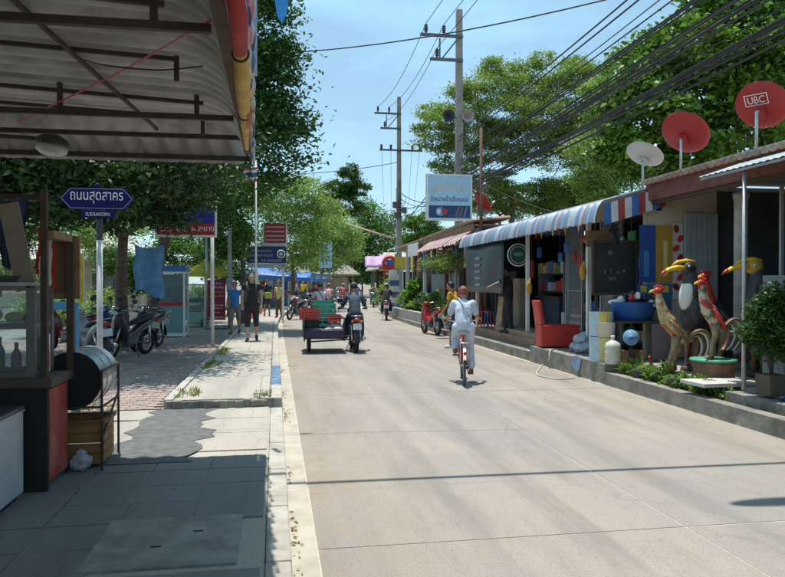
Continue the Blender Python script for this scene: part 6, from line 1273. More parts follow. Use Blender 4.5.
# ---- red water-filled barriers on the footway
for k in range(5):
    q = RD(30+k*1.4, -1.25, ZR); rb = thing('traffic_barrier', 'red plastic traffic barrier standing along the footway edge', 'barrier', q, RH(30+k)+R(90), 'red traffic barriers')
    MB().prism([(-.66, -.22, 0), (-.66, .22, 0), (-.66, .2, .14), (-.66, .07, .3), (-.66, .06, .78), (-.66, -.06, .78), (-.66, -.07, .3), (-.66, -.2, .14)], (1.32, 0, 0)).build('body', M_RED, rb, world=False); MB().box((0, 0, .81), (.9, .06, .06), None, .02).build('top_rail', M_RED, rb, world=False)
# ---- blue tarp stalls, far left
for k, (s_, lat, w_, lab) in enumerate(((47, -2.2, 3.4, 'market stall under a blue tarpaulin beside the barriers'), (56, -2.0, 4.2, 'market stall under a blue tarpaulin near the billboard'), (66, -2.2, 5, 'far market stall under a blue and white tarpaulin'))):
    c = RD(s_, lat); t = thing('market_stall', lab, 'stall', (c.x, c.y, 0), RH(s_))
    for sx in (-1, 1):
        for sy in (-1, 1): MB().tube([(sx*1.7, sy*1.2, 0), (sx*1.7, sy*1.2, 2.35)], .03, 6).build('post', M_GALV, t, False, False)
    MB().grid(lambda u, v: Vector((-2.0+4.0*u, -1.6+3.2*v, 2.25+.5*math.sin(math.pi*v)-.1*math.sin(math.pi*3*u)*math.sin(math.pi*v)-.15*u)), 12, 10).build('tarpaulin', flat('tarp_blue', (.04, .15, .42), .5) if k < 2 else flat('tarp_pale', (.35, .45, .58), .5), t, True, False, solid=.01)
    MB().grid(lambda u, v: Vector((-2.0+4.0*u, -1.62+.03*math.sin(15*u), 2.27-.15*u-.3*v)), 16, 2).build('valance', flat('tarp_blue', (.04, .15, .42), .5), t, True, False)
    MB().box((0, .1, .45), (3.1, .9, .85), None, .02).build('counter', (flat('counter_teal', (.05, .16, .2)), M_WOOD, M_CREAM)[k], t, False, False)
    for j in range(7): MB().box((-1.3+.43*j, .0, 1.05+.08*(j % 3)), (.34, .4, .34+.16*(j % 3)), None, .02).build('goods', rnd.choice(goods_m), t, False, False)
    for j in range(6): MB().box((-1.35+.52*j, 1.05, 1.5), (.36, .06, .9), None, .02).build('hanging_goods', (flat('cloth_yellow', (.6, .5, .05)), M_BLUE, M_RED, M_WHITE)[(j+k) % 4], t, False, False)
bd = thing('billboard', 'pale blue upright billboard on a steel post beyond the stalls', 'billboard', RD(60, -1.0)); c0_ = RD(60, -1.0); a, b_ = PY(319, 268, c0_.y), PY(332, 242, c0_.y); cx = (a.x+b_.x)/2
for (z0_, z1_) in ((a.z, a.z+(b_.z-a.z)*.62), (a.z+(b_.z-a.z)*.66, b_.z)): part('panel', flat('billboard_blue', (.32, .5, .6)), bd, ((cx, c0_.y, (z0_+z1_)/2), (b_.x-a.x, .1, z1_-z0_)))
for x in (a.x+.2, b_.x-.2): MB().tube([(x, c0_.y+.12, 0), (x, c0_.y+.12, b_.z)], .07, 8).build('post', M_STEELD, bd)
one('wooden_post', 'tall brown wooden post standing before the market stalls', 'post', MB().tube([RD(52, -1.2), RD(52, -1.2, 4.2)], [.1, .08], 8), M_WOOD, smooth=True)
th = thing('thatched_hut', 'grey thatched hut roof above the blue market awnings', 'hut', RD(74, -3.5)); c = RD(74, -3.5)
mb = MB(); mb.add([(c.x-4.5, c.y-3, 2.6), (c.x+4.5, c.y-3, 2.6), (c.x+4.5, c.y+3, 2.6), (c.x-4.5, c.y+3, 2.6), (c.x-1.2, c.y, 5.2), (c.x+1.2, c.y, 5.2)], [(0, 1, 5, 4), (1, 2, 5), (2, 3, 4, 5), (3, 0, 4)]); mb.build('roof', mat('thatch_grey', (.3, .27, .23), .95, world=True, var=.3, scale=3), th, solid=.15)
for sx in (-3.8, 3.8):
    for sy in (-2.4, 2.4): part('post', M_WOOD, th, ((c.x+sx, c.y+sy, 1.3), (.18, .18, 2.6)))
part('wall', M_CREAM, th, ((c.x, c.y+2.2, 1.2), (7.4, .15, 2.4)))
# ------------------------------------------------------------------ motorbikes, tricycle, bicycle
M_RUB = flat('tyre_rubber', (.018, .018, .019), .85); M_CHR = mat('chrome', (.6, .6, .6), .2, .95, var=.1); M_SEAT = flat('seat_black', (.02, .02, .022), .6); M_PLATE = flat('plate_white', (.66, .66, .64)); M_TAIL = flat('tail_red', (.5, .02, .015), .25); M_LENS = flat('lens', (.5, .55, .6), .1)
def loft(mb, secs, n=10, power=2.6):     # secs: (y, z, halfwidth, halfheight) sections along y -> rounded body
    vs = []; fs = []
    for (y, z, a, b) in secs:
        for k in range(n):
            t_ = 2*math.pi*k/n; c, s_ = math.cos(t_), math.sin(t_); vs.append((a*math.copysign(abs(c)**(2/power), c), y, z+b*math.copysign(abs(s_)**(2/power), s_)))
    m = len(secs)
    for i in range(m-1):
        for k in range(n): fs.append((i*n+k, i*n+(k+1) % n, (i+1)*n+(k+1) % n, (i+1)*n+k))
    fs += [tuple(range(n-1, -1, -1)), tuple((m-1)*n+k for k in range(n))]
    return mb.add(vs, fs)
BIKE = []
def bike_parts():
    def P_(name, mb, m, parent=None, sm=True): BIKE.append((name, mb.build(name, m if m != 'COL' else M_RED, None, sm).data, parent, m == 'COL'))
    before = set(bpy.data.objects)
    for y in (.61, -.6):
        P_('wheel', MB().torus((0, y, .275), .225, .05, 'X', 26, 8), M_RUB)
        w = len(BIKE)-1; P_('rim', MB().torus((0, y, .275), .182, .016, 'X', 22, 6), M_CHR, w); P_('hub', MB().tube([(-.06, y, .275), (.06, y, .275)], .05, 10), M_CHR, w)
        mb = MB()
        for k in range(9): a = 2*math.pi*k/9; mb.tube([(0, y, .275), (0, y+.18*math.cos(a), .275+.18*math.sin(a))], .006, 4)
        P_('spokes', mb, M_CHR, w)
    mb = MB(); loft(mb, [(-.86, .83, .04, .03), (-.74, .79, .1, .07), (-.5, .7, .13, .1), (-.25, .6, .12, .1), (-.05, .46, .1, .11), (.12, .42, .1, .1), (.24, .5, .1, .1)]); P_('body_cover', mb, 'COL')
    mb = MB(); loft(mb, [(.24, .42, .15, .1), (.33, .58, .21, .2), (.40, .72, .19, .2), (.44, .86, .1, .1), (.46, .93, .05, .03)]); P_('leg_shield', mb, 'COL')
    mb = MB(); loft(mb, [(.36, 1.0, .08, .05), (.43, .99, .13, .08), (.52, .97, .12, .07), (.56, .96, .07, .04)]); P_('headlamp_cowl', mb, 'COL'); P_('headlight', MB().ell((0, .55, .965), (.075, .03, .05)), M_LENS)
    mb = MB(); loft(mb, [(-.8, .86, .07, .02), (-.68, .87, .12, .035), (-.4, .82, .13, .045), (-.15, .76, .11, .045), (.02, .72, .06, .03)]); P_('seat', mb, M_SEAT)
    P_('handlebar', MB().tube([(-.35, .3, 1.03), (-.2, .38, 1.04), (0, .42, 1.0), (.2, .38, 1.04), (.35, .3, 1.03)], .014, 7), M_CHR)
    for s_ in (-1, 1):
        P_('grip', MB().tube([(s_*.37, .285, 1.03), (s_*.25, .345, 1.037)], .02, 8), M_BLACK)
        mi = len(BIKE); P_('mirror', MB().ell((s_*.3, .36, 1.24), (.07, .014, .045)), M_BLACK); P_('stalk', MB().tube([(s_*.24, .36, 1.04), (s_*.28, .37, 1.2)], .007, 5), M_BLACK, mi)
        P_('fork_leg', MB().tube([(s_*.07, .42, .72), (s_*.075, .61, .275)], .024, 8), M_CHR); P_('shock_absorber', MB().tube([(s_*.1, -.6, .28), (s_*.1, -.52, .66)], .026, 8), M_CHR)
        P_('swing_arm', MB().tube([(s_*.08, -.6, .275), (s_*.07, -.08, .34)], .02, 6), M_STEELD); P_('indicator', MB().ell((s_*.11, -.83, .76), (.03, .03, .022)), flat('amber', (.6, .22, .02), .3)); P_('footrest', MB().tube([(s_*.1, -.02, .27), (s_*.3, -.02, .27)], .016, 6), M_BLACK)
    mb = MB(); mb.grid(lambda u, v: Vector(((v-.5)*.13, .61+.3*math.cos(R(35)+R(125)*u), .275+.3*math.sin(R(35)+R(125)*u)-.04*(2*v-1)**2)), 10, 4); P_('front_fender', mb, 'COL')
    mb = MB(); mb.grid(lambda u, v: Vector(((v-.5)*.14, -.6-.33*math.sin(R(-20)+R(110)*u), .275+.33*math.cos(R(-20)+R(110)*u)-.04*(2*v-1)**2)), 10, 4); P_('rear_fender', mb, M_BLACK)
    P_('engine', MB().box((0, .02, .33), (.22, .3, .2), None, .04), M_STEELD, None, 'auto'); P_('exhaust', MB().tube([(.12, .12, .24), (.15, -.2, .24), (.16, -.45, .3), (.16, -.85, .36)], [.02, .024, .045, .05], 10), M_CHR)
    P_('tail_light', MB().ell((0, -.87, .8), (.09, .03, .04)), M_TAIL); P_('number_plate', MB().box((0, -.905, .64), (.2, .012, .15), (R(-14), 0, 0), .004), M_PLATE, None, False)
    P_('luggage_rail', MB().tube([(-.12, -.62, .86), (-.13, -.86, .9), (.13, -.86, .9), (.12, -.62, .86)], .012, 6), M_CHR); P_('side_stand', MB().tube([(-.1, -.05, .27), (-.2, -.12, .01)], .011, 5), M_STEELD)
    for o in set(bpy.data.objects)-before: bpy.data.objects.remove(o)
bike_parts()
def motorbike(label, loc, rz, col, group=None, sc=1.0, stand=False, skip=()):
    t = thing('motorbike', label, 'motorbike', loc, rz, group); t.scale = (sc, sc, sc)
    if stand: t.rotation_euler = (0, R(-6), rz)
    m = flat('bike_'+str(col), col, .3, var=.06, coat=.6); obs = []
    for (n, me, par, isc) in BIKE:
        o = bpy.data.objects.new(n, me)
        if isc: o.material_slots[0].link = 'OBJECT'; o.material_slots[0].material = m
        link(o, t if par is None else obs[par]); obs.append(o)
        if n in skip: bpy.data.objects.remove(o); obs[-1] = None
    return t
CB = {'red': (.35, .02, .02), 'dark': (.03, .032, .04), 'blue': (.03, .07, .25), 'silver': (.35, .36, .38), 'maroon': (.16, .02, .025), 'green': (.04, .12, .08)}
# parked in the shade left of the pavement
for x, y, rz, c, lab in ((128, 357, 155, 'dark', 'dark motorbike parked in tree shade with its pale number plate showing'), (147, 349, 165, 'dark', 'dark motorbike parked under the trunk with the blue cloth'), (92, 362, 35, 'silver', 'grey motorbike parked behind the drum grill and sign post'), (70, 352, 60, 'maroon', 'maroon motorbike parked behind the stall posts'), (108, 348, 170, 'blue', 'blue motorbike parked between the sign post and the thick trunk')):
    p = G(x, y, ZP); motorbike(lab, (p.x, p.y, ZP), R(rz), CB[c], None, stand=True)
p = G(433, 330, .16); motorbike('red motorbike parked at the kerb beside the planter wall', (p.x, p.y+.3, 0), R(8), CB['red'])
p = RD(33, .75); motorbike('silver and black motorbike parked at the footway kerb', p, R(150), CB['dark'], stand=True)
p = RD(37, .55); motorbike('red motorbike parked at the footway kerb beyond the silver one', p, R(165), CB['red'], stand=True)
p = RD(43, .6); motorbike('dark motorbike parked at the kerb before the first blue market stall', p, R(155), CB['dark'], stand=True)
p = RD(47, .7); motorbike('maroon motorbike parked at the kerb before the blue market stall', p, R(160), CB['maroon'], stand=True)
p = RD(52, .7); motorbike('blue motorbike parked at the kerb by the wooden post', p, R(155), CB['blue'], stand=True)
p = RD(57, .7); motorbike('silver motorbike parked at the kerb near the second blue stall', p, R(150), CB['silver'], stand=True)
# --- cargo tricycle: motorbike with a sidecar platform on its left
TB = G(357, 353, 0); TB.y += .7; TZ = R(-1)
tri = thing('sidecar_tricycle', 'motorbike with a black pipe-framed cargo sidecar full of crates', 'tricycle', TB, TZ)
mco = flat('bike_tri', (.05, .05, .055), .35); obs = []; 
for (n, me, par, isc) in BIKE:
    o = bpy.data.objects.new(n, me)
    if isc: o.material_slots[0].link = 'OBJECT'; o.material_slots[0].material = mco
    link(o, tri if par is None else obs[par]); obs.append(o)
def loc(mb, name, m, sm=False): return mb.build(name, m, tri, sm, False)
x0, x1, y0, y1 = -1.24, -.3, -.78, .62; M_PIPE = flat('pipe_black', (.02, .02, .022), .5)
mb = MB()
for z in (.36, .58, .84): mb.tube([(x0, y0, z), (x1, y0, z), (x1, y1, z), (x0, y1, z), (x0, y0, z)], .016, 6)
for x in (x0, x1):
    for y in (y0, y1): mb.tube([(x, y, .3), (x, y, .86 if x == x1 else .92)], .018, 6)
mb.tube([(x1, -.5, .38), (-.05, -.5, .4)], .02, 6); mb.tube([(x1, .3, .38), (-.05, .2, .4)], .02, 6); loc(mb, 'sidecar_frame', M_PIPE, True)
loc(MB().box(((x0+x1)/2, (y0+y1)/2, .37), (x1-x0, y1-y0, .025)), 'floor', M_DKWOOD); loc(MB().box(((x0+x1)/2, y0-.006, .47), (x1-x0-.04, .012, .17)), 'tail_board', flat('board_navy', (.025, .02, .07))); loc(MB().box((x0-.006, (y0+y1)/2, .6), (.012, y1-y0-.06, .42)), 'side_board', flat('board_dark', (.03, .035, .04)))
wl = loc(MB().torus((x0+.12, -.3, .25), .2, .045, 'X', 24, 8), 'sidecar_wheel', M_RUB, True); MB().lathe([(.001, -.03), (.16, -.02), (.16, .02), (.001, .03)], (x0+.12, -.3, .25), 16, (0, R(90), 0)).build('rim', M_CHR, wl, True, False)
loc(MB().tube([(x0+.12, -.3, .25), (-.05, -.3, .3)], .02, 6), 'axle', M_PIPE)
# loads (lifted off: things of their own)
def onT(x, y, z): return Matrix.Translation(TB) @ Matrix.Rotation(TZ, 4, 'Z') @ Vector((x, y, z))
def crate(label, c, d, m, rz=0, ribs=3):
    t = thing('plastic_crate', label, 'crate', c, TZ+rz); w_, l_, h_ = d; r_ = .018
    MB().box((0, 0, .012), (w_, l_, .024)).build('bottom', m, t, False, False); mb = MB()
    for k in range(ribs):
        z = .05+(h_-.07)*k/(ribs-1); b = .045 if k < ribs-1 else .06
        for s_ in (-1, 1): mb.box((0, s_*(l_/2-r_/2), z), (w_, r_, b)); mb.box((s_*(w_/2-r_/2), 0, z), (r_, l_-2*r_-.002, b))
    mb.build('side_rail', m, t, False, False); mb = MB()
    for sx in (-1, -.33, .33, 1): 
        for sy in (-1, 1): mb.box((sx*(w_/2-.02), sy*(l_/2-.004), h_/2), (.03, .022, h_-.01))
    for sy in (-.4, .4):
        for sx in (-1, 1): mb.box((sx*(w_/2-.004), sy*l_, h_/2), (.022, .03, h_-.01))
    mb.build('corner_post', m, t, False, False)['kind'] = 'stuff'; return t
M_CGR = flat('crate_green', (.06, .34, .24), .45); M_CRD = flat('crate_red', (.45, .05, .035), .5)
crate('red plastic crate at the left rear of the sidecar load', onT(-1.1, -.45, .8), (.46, .5, .24), M_CRD); crate('red plastic crate behind the first red one in the sidecar', onT(-1.1, .15, .8), (.46, .5, .24), M_CRD); one('stacked_box', 'dark carton carrying the red crates in the sidecar', 'box', MB().box(onT(-1.06, -.1, .59), (.33, 1.1, .4), None, .01), M_DKP)
crate('green plastic crate low in the sidecar load', onT(-.72, -.2, .62), (.5, .4, .28), M_CGR); crate('green plastic crate stacked on the low green one', onT(-.72, -.2, .905), (.5, .4, .26), M_CGR); crate('green plastic crate at the sidecar front', onT(-.78, .35, .86), (.5, .42, .36), M_CGR); one('stacked_box', 'dark carton under the front green crate of the sidecar', 'box', MB().box(onT(-.78, .35, .62), (.42, .42, .46), None, .01), M_DKP); one('stacked_box', 'dark carton under the low green crate of the sidecar', 'box', MB().box(onT(-.72, -.2, .5), (.42, .4, .23), None, .01), M_DKP)
crate('small red crate lying next to the rider in the sidecar', onT(-.52, -.42, .74), (.32, .3, .16), M_CRD)
for k, (x, y, z) in enumerate(((-.95, -.58, .5), (-.66, -.6, .5), (-.44, -.6, .52), (-.5, -.4, .62))): one('goods_sack', 'grey white plastic sack lying in the sidecar behind the crates', 'sack', MB().ell(onT(x, y, z), (.2, .15, .11), (0, 0, k)), mat('sack_grey', (.4, .4, .4), .6, var=.3, scale=10), 'sacks in the sidecar', smooth=True)
# --- bicycle
BB = G(470, 388, 0); BY = BB.y+.8; BZ = R(-13)
BB.x += .1
bc = thing('bicycle', 'red framed city bicycle with mudguards ridden by the woman in pale blue', 'bicycle', (BB.x, BY, 0), BZ)
def bl(mb, name, m, par=None, sm=True): return mb.build(name, m, par or bc, sm, False)
M_BRED = flat('bicycle_red', (.42, .05, .04), .35)
for y in (-.52, .52):
    wh = bl(MB().torus((0, y, .33), .31, .019, 'X', 34, 7), 'wheel', flat('tyre_grey', (.06, .06, .06), .8)); bl(MB().torus((0, y, .33), .288, .009, 'X', 30, 5), 'rim', M_CHR, wh); bl(MB().tube([(-.05, y, .33), (.05, y, .33)], .02, 8), 'hub', M_CHR, wh); mb = MB()
    for k in range(18): a = 2*math.pi*k/18; mb.tube([((-1)**k*.03, y, .33), (0, y+.285*math.cos(a), .33+.285*math.sin(a))], .0018, 3)
    bl(mb, 'spokes', M_CHR, wh); bl(MB().grid(lambda u, v: Vector(((v-.5)*.05, y-.345*math.cos(R(20)+R(150)*u), .33+.345*math.sin(R(20)+R(150)*u)-.012*(2*v-1)**2)), 16, 3), 'mudguard', M_WHITE)
mb = MB()
for a, b in (((0, -.13, .3), (0, -.25, .82)), ((0, -.13, .3), (0, .3, .62)), ((0, -.2, .6), (0, .31, .76)), ((0, .3, .6), (0, .28, .85)), ((.03, -.13, .3), (.05, -.52, .33)), ((-.03, -.13, .3), (-.05, -.52, .33)), ((.02, -.23, .7), (.05, -.52, .33)), ((-.02, -.23, .7), (-.05, -.52, .33)), ((.05, .33, .58), (.05, .52, .33)), ((-.05, .33, .58), (-.05, .52, .33))): mb.tube([a, b], .016, 7)
bl(mb, 'frame', M_BRED); bl(MB().tube([(-.29, .12, 1.02), (-.25, .2, 1.03), (-.08, .27, .98), (.08, .27, .98), (.25, .2, 1.03), (.29, .12, 1.02)], .012, 7), 'handlebar', M_CHR); bl(MB().tube([(0, .28, .8), (0, .27, .98)], .014, 7), 'stem', M_CHR)
for s_ in (-1, 1): bl(MB().tube([(s_*.3, .08, 1.02), (s_*.28, .15, 1.025)], .017, 7), 'grip', M_BLACK); bl(MB().tube([(s_*.05, -.13, .3), (s_*.09, -.13+s_*.03, .3-s_*.16)], .011, 6), 'crank', M_CHR); bl(MB().box((s_*.13, -.13+s_*.03, .3-s_*.16), (.09, .07, .022), None, .005), 'pedal', M_BLACK)
bl(MB().ell((0, -.3, .85), (.105, .14, .045)), 'saddle', flat('saddle_grey', (.4, .4, .4), .5)); bl(MB().box((0, -.52, .7), (.14, .34, .02), None, .006), 'rear_rack', M_CHR); bl(MB().lathe([(.001, -.03), (.085, -.02), (.085, .02), (.001, .03)], (.07, -.13, .3), 20, (0, R(90), 0)), 'chain_ring', M_STEELD); bl(MB().ell((0, -.865, .55), (.025, .015, .03)), 'reflector', M_TAIL)
mb = MB()
for s_ in (-1, 1): mb.tube([(s_*.06, -.62, .7), (s_*.06, -.53, .34)], .007, 5)
bl(mb, 'rack_stay', M_CHR)
# ------------------------------------------------------------------ people
M_SKIN = mat('skin_tan', (.34, .19, .12), .55, var=.08); M_SKINL = mat('skin_light', (.5, .31, .22), .55, var=.08); M_HAIR = flat('black_hair', (.012, .01, .01), .5); M_SHOE = flat('dark_shoe', (.03, .028, .027), .6)
def cloth(name, c): return mat('cloth_'+name, c, .85, var=.15, scale=7, bump=.25, bscale=18)
def person(label, base, rz, J, skin, shirt, trousers, hair=M_HAIR, vox=.014, sleeve=.55, leg=1.0, shoes=M_SHOE, hat=None, strap=None, pack=None, S=1.0, hands='relax', hairlong=False, bun=False):
    # J: joints in the person's frame (facing +Y): pelvis chest neck head, and per side shoulder elbow wrist hip knee ankle toe
    t = thing('person', label, 'person', base, rz); V = {k: Vector(v)*S for k, v in J.items()}; r = S
    def mix(a, b, f): return V[a].lerp(V[b], f)
    up = (V['head']-V['neck']).normalized(); fw = Vector(J.get('look', (0, 1, 0))).normalized(); side = fw.cross(up).normalized(); fw = up.cross(side)
    RM = Matrix((side, fw, up)).transposed()
    b = MB(); b.capsule(V['pelvis'], V['chest'], .115*r, .118*r); b.capsule(V['chest'], V['neck']-Vector((0, 0, .04))*r, .12*r, .07*r); b.capsule(V['neck']-Vector((0, 0, .06))*r, V['head'], .052*r, .055*r)
    hc = V['head']+up*.02*r; b.ell(hc+fw*.005*r, (.074*r, .095*r, .112*r), RM, 16, 12); b.ell(hc-up*.06*r+fw*.03*r, (.055*r, .06*r, .06*r), RM)
    b.capsule(hc+fw*.088*r+up*.01*r, hc+fw*.11*r-up*.025*r, .008*r, .015*r, 8)
    for s in 'LR':
        sg = -1 if s == 'L' else 1; b.ell(hc+side*sg*.078*r-up*.005*r, (.012*r, .02*r, .032*r), RM, 8, 6)
        b.capsule(mix('chest', 'sh'+s, .2), V['sh'+s], .075*r, .048*r); b.capsule(V['sh'+s], V['el'+s], .046*r, .037*r); b.capsule(V['el'+s], V['wr'+s], .037*r, .026*r)
        d = (V['wr'+s]-V['el'+s]).normalized(); hp_ = V['hd'+s] if 'hd'+s in V else V['wr'+s]+d*.085*r
        hd = (hp_-V['wr'+s]).normalized(); ac = hd.cross(Vector((0, 0, 1)) if abs(hd.z) < .8 else Vector((0, 1, 0))).normalized(); nm = hd.cross(ac)
        if nm.z > 0: nm = -nm
        pc = V['wr'+s]+hd*.045*r; b.ell(pc, (.04*r, .045*r, .02*r), Matrix((ac, hd, nm)).transposed(), 10, 8)
        for k in range(4):
            f0 = V['wr'+s]+hd*.08*r+ac*(k-1.5)*.02*r; L_ = (.062, .075, .07, .055)[k]*r; f1 = f0+hd*L_*.55+nm*L_*.25; f2 = f1+hd*L_*.1+nm*L_*.6
            b.capsule(f0, f1, .0095*r, .0088*r, 6); b.capsule(f1, f2, .0088*r, .007*r, 6)
        tb_ = V['wr'+s]+hd*.03*r-ac*sg*.036*r; b.capsule(tb_, tb_+hd*.04*r-ac*sg*.02*r+nm*.015*r, .012*r, .009*r, 6)
        b.capsule(mix('pelvis', 'hp'+s, .5), V['hp'+s], .095*r, .08*r); b.capsule(V['hp'+s], V['kn'+s], .078*r, .052*r); b.capsule(V['kn'+s], mix('kn'+s, 'an'+s, .35), .056*r, .058*r); b.capsule(mix('kn'+s, 'an'+s, .35), V['an'+s], .058*r, .036*r); b.capsule(V['an'+s]+Vector((0, 0, -.025))*r, V['to'+s], .034*r, .026*r)
    remeshed(b, 'body', skin, t, vox, it=2)
    c = MB(); e = .016*r; c.capsule(mix('pelvis', 'chest', .05), V['chest'], .125*r+e, .13*r+e); c.capsule(V['chest'], V['neck']-Vector((0, 0, .07))*r, .125*r+e, .075*r+e)
    for s in 'LR':
        c.capsule(mix('chest', 'sh'+s, .2), V['sh'+s], .075*r+e, .04*r+e); c.capsule(V['sh'+s], mix('sh'+s, 'el'+s, min(1, sleeve)), .041*r+e, .043*r+e)
        if sleeve > 1: c.capsule(V['el'+s], mix('el'+s, 'wr'+s, sleeve-1), .043*r+e*.7, .035*r+e*.6)
    so = remeshed(c, 'shirt', shirt, t, vox*1.1, it=3)
    tx = bpy.data.textures.get('folds') or bpy.data.textures.new('folds', 'CLOUDS'); tx.noise_scale = .09
    dm = so.modifiers.new('folds', 'DISPLACE'); dm.texture = tx; dm.strength = .014; dm.mid_level = .5
    c = MB(); e = .014*r; c.capsule(V['pelvis'], mix('pelvis', 'chest', .22), .118*r+e, .118*r+e)
    for s in 'LR':
        c.capsule(mix('pelvis', 'hp'+s, .4), V['hp'+s], .1*r+e, .086*r+e); c.capsule(V['hp'+s], mix('hp'+s, 'kn'+s, min(1, leg)), .086*r+e, (.062 if leg >= 1 else .08)*r+e)
        if leg > 1: c.capsule(V['kn'+s], mix('kn'+s, 'an'+s, leg-1), .062*r+e, .055*r+e)
    po_ = remeshed(c, 'trousers', trousers, t, vox*1.1, it=3); dm = po_.modifiers.new('folds', 'DISPLACE'); dm.texture = tx; dm.strength = .012; dm.mid_level = .5
    for s in 'LR':
        c = MB(); c.capsule(V['an'+s]+Vector((0, 0, -.035))*r, V['to'+s], .045*r, .036*r); c.ell(V['an'+s]+Vector((0, -.01, -.03))*r, (.042*r, .05*r, .04*r)); remeshed(c, 'shoe', shoes, t, vox, it=1)
    if hair is not None:
        c = MB(); c.ell(hc-fw*.012*r+up*.022*r, (.084*r, .102*r, .105*r), RM, 14, 10)
        if bun: c.ell(hc-fw*.1*r+up*.03*r, (.045*r, .04*r, .045*r), RM)
        if hairlong: c.capsule(hc-fw*.07*r, V['neck']-fw*.09*r-up*.03*r, .05*r, .03*r)
        h = remeshed(c, 'hair', hair, t, vox*.9, it=1)
        for v in h.data.vertices:      # cut the face out of the hair
            q = (v.co-hc); 
            if q.dot(fw) > .035*r and q.dot(up) < .06*r and not hairlong: v.co -= fw*(q.dot(fw)-.02*r)
    if hat is not None:
        c = MB(); c.ell(hc+up*.055*r, (.1*r, .12*r, .085*r), RM, 14, 10); c.ell(hc+up*.05*r+fw*.1*r, (.075*r, .075*r, .012*r), RM, 12, 6); c.build('cap', hat, t, True, False)
    for sg in (-1, 1): MB().ell(hc+side*sg*.032*r+fw*.086*r+up*.012*r, (.013*r, .008*r, .008*r), RM, 8, 6).build('eye', M_HAIR, t, True, False)
    if strap is not None:
        a = V['shL'].lerp(V['neck'], .5)+Vector((0, 0, .05))*r; z = mix('pelvis', 'chest', .2)+Vector((.15, 0, 0))*r
        pts = [a, a.lerp(z, .3)-Vector((0, .155, -.02))*r, a.lerp(z, .65)-Vector((0, .16, 0))*r, z-Vector((0, .06, 0))*r]; MB().tube(pts, .017*r, 6, True, .4).build('strap', strap, t, True, False)
    if pack is not None:
        c = V['chest']-Vector((0, .22, .05))*r; MB().box(c, (.3*r, .18*r, .44*r), None, .05*r).build('backpack', pack, t, True, False)
        for s in 'LR': MB().tube([V['sh'+s].lerp(V['neck'], .35)+Vector((0, -.1, .07))*r, V['sh'+s].lerp(V['neck'], .35)+Vector((0, .08, .06))*r, V['chest'].lerp(V['sh'+s], .55)+Vector((0, .16, -.08))*r, V['chest'].lerp(V['sh'+s], .6)+Vector((0, .06, -.26))*r], .02*r, 6, True, .4).build('backpack_strap', pack, t, True, False)
    return t
def stand(step=.0, arms=(.06, -.06), lean=0.0):
    # standing or walking, step = half stride
    j = dict(pelvis=(0, 0, .94), chest=(0, .02+lean*.5, 1.24), neck=(0, .02+lean, 1.46), head=(0, .04+lean*1.1, 1.57))
    for s, sg in (('L', -1), ('R', 1)):
        st = step*sg; a = arms[0 if s == 'L' else 1]
        j['sh'+s] = (sg*.185, .01+lean*.95, 1.4); j['el'+s] = (sg*.235, .0+lean*.8+a*.6-.02, 1.13); j['wr'+s] = (sg*.235, .07+lean*.7+a*1.4, .9)
        j['hp'+s] = (sg*.09, 0, .9); j['kn'+s] = (sg*.095, .03+st*.55, .49); j['an'+s] = (sg*.1, st-.02, .09 + (.05 if st < -.1 else 0)); j['to'+s] = (sg*.115, st+.13, .035+(.0 if st >= -.1 else .0))
    return j
def ride(seat=.86, lean=.12, bars=(.36, .3, 1.03), foot=(.17, .02, .3), head_dz=0.0):
    # sitting on a motorbike seat centred at y=-.3
    y = -.34; j = dict(pelvis=(0, y, seat+.08), chest=(0, y+.08+lean*.5, seat+.38), neck=(0, y+.11+lean, seat+.58), head=(0, y+.15+lean*1.2, seat+.70+head_dz))
    for s, sg in (('L', -1), ('R', 1)):
        j['sh'+s] = (sg*.175, y+.1+lean*.9, seat+.51); j['wr'+s] = (sg*(bars[0]-.01), bars[1]-.07, bars[2]+.035); j['el'+s] = (sg*.29, y+.28+lean*.6, seat+.25); j['hd'+s] = (sg*bars[0]*.97, bars[1]+.03, bars[2]+.02)
        j['hp'+s] = (sg*.1, y+.02, seat+.05); j['kn'+s] = (sg*.2, y+.44, seat-.2); j['an'+s] = (sg*(foot[0]+.02), foot[1]-.06, foot[2]+.07); j['to'+s] = (sg*(foot[0]+.03), foot[1]+.09, foot[2]+.015)
    return j
# cyclist in pale blue
j = dict(pelvis=(0, -.3, .97), chest=(0, -.2, 1.22), neck=(0, -.15, 1.4), head=(.0, -.12, 1.475), shL=(-.155, -.16, 1.335), shR=(.155, -.16, 1.335), elL=(-.225, -.06, 1.12), elR=(.225, -.06, 1.12), wrL=(-.275, .07, 1.06), wrR=(.275, .07, 1.06), hdL=(-.3, .16, 1.05), hdR=(.3, .16, 1.05),
         hpL=(-.095, -.28, .93), hpR=(.095, -.28, .93), knL=(-.12, .1, .79), knR=(.12, .04, .58), anL=(-.13, -.16, .56), anR=(.135, -.14, .215), toL=(-.135, -.03, .5), toR=(.14, .0, .17))
M_PB = cloth('pale_blue', (.52, .58, .68))
person('woman in pale blue shirt and trousers riding the red bicycle, red scarf on head', (BB.x, BY, 0), BZ, j, M_SKIN, M_PB, cloth('pale_blue_trousers', (.55, .6, .7)), hair=mat('auburn_hair', (.14, .05, .035), .6, var=.4, scale=25, col2=(.4, .1, .06), bump=.6, bscale=60), vox=.012, leg=1.85, sleeve=.75, S=1.0, shoes=flat('sandal_brown', (.2, .09, .05)), strap=flat('bag_strap', (.35, .38, .5)), bun=True)
# tricycle rider
person('man in dark grey shirt and cap riding the cargo tricycle', TB, TZ, ride(.84, .13), M_SKIN, cloth('slate', (.05, .075, .1)), cloth('dark_jeans', (.03, .045, .08)), vox=.013, leg=1.9, sleeve=.8, hat=flat('cap_grey', (.06, .07, .085)))
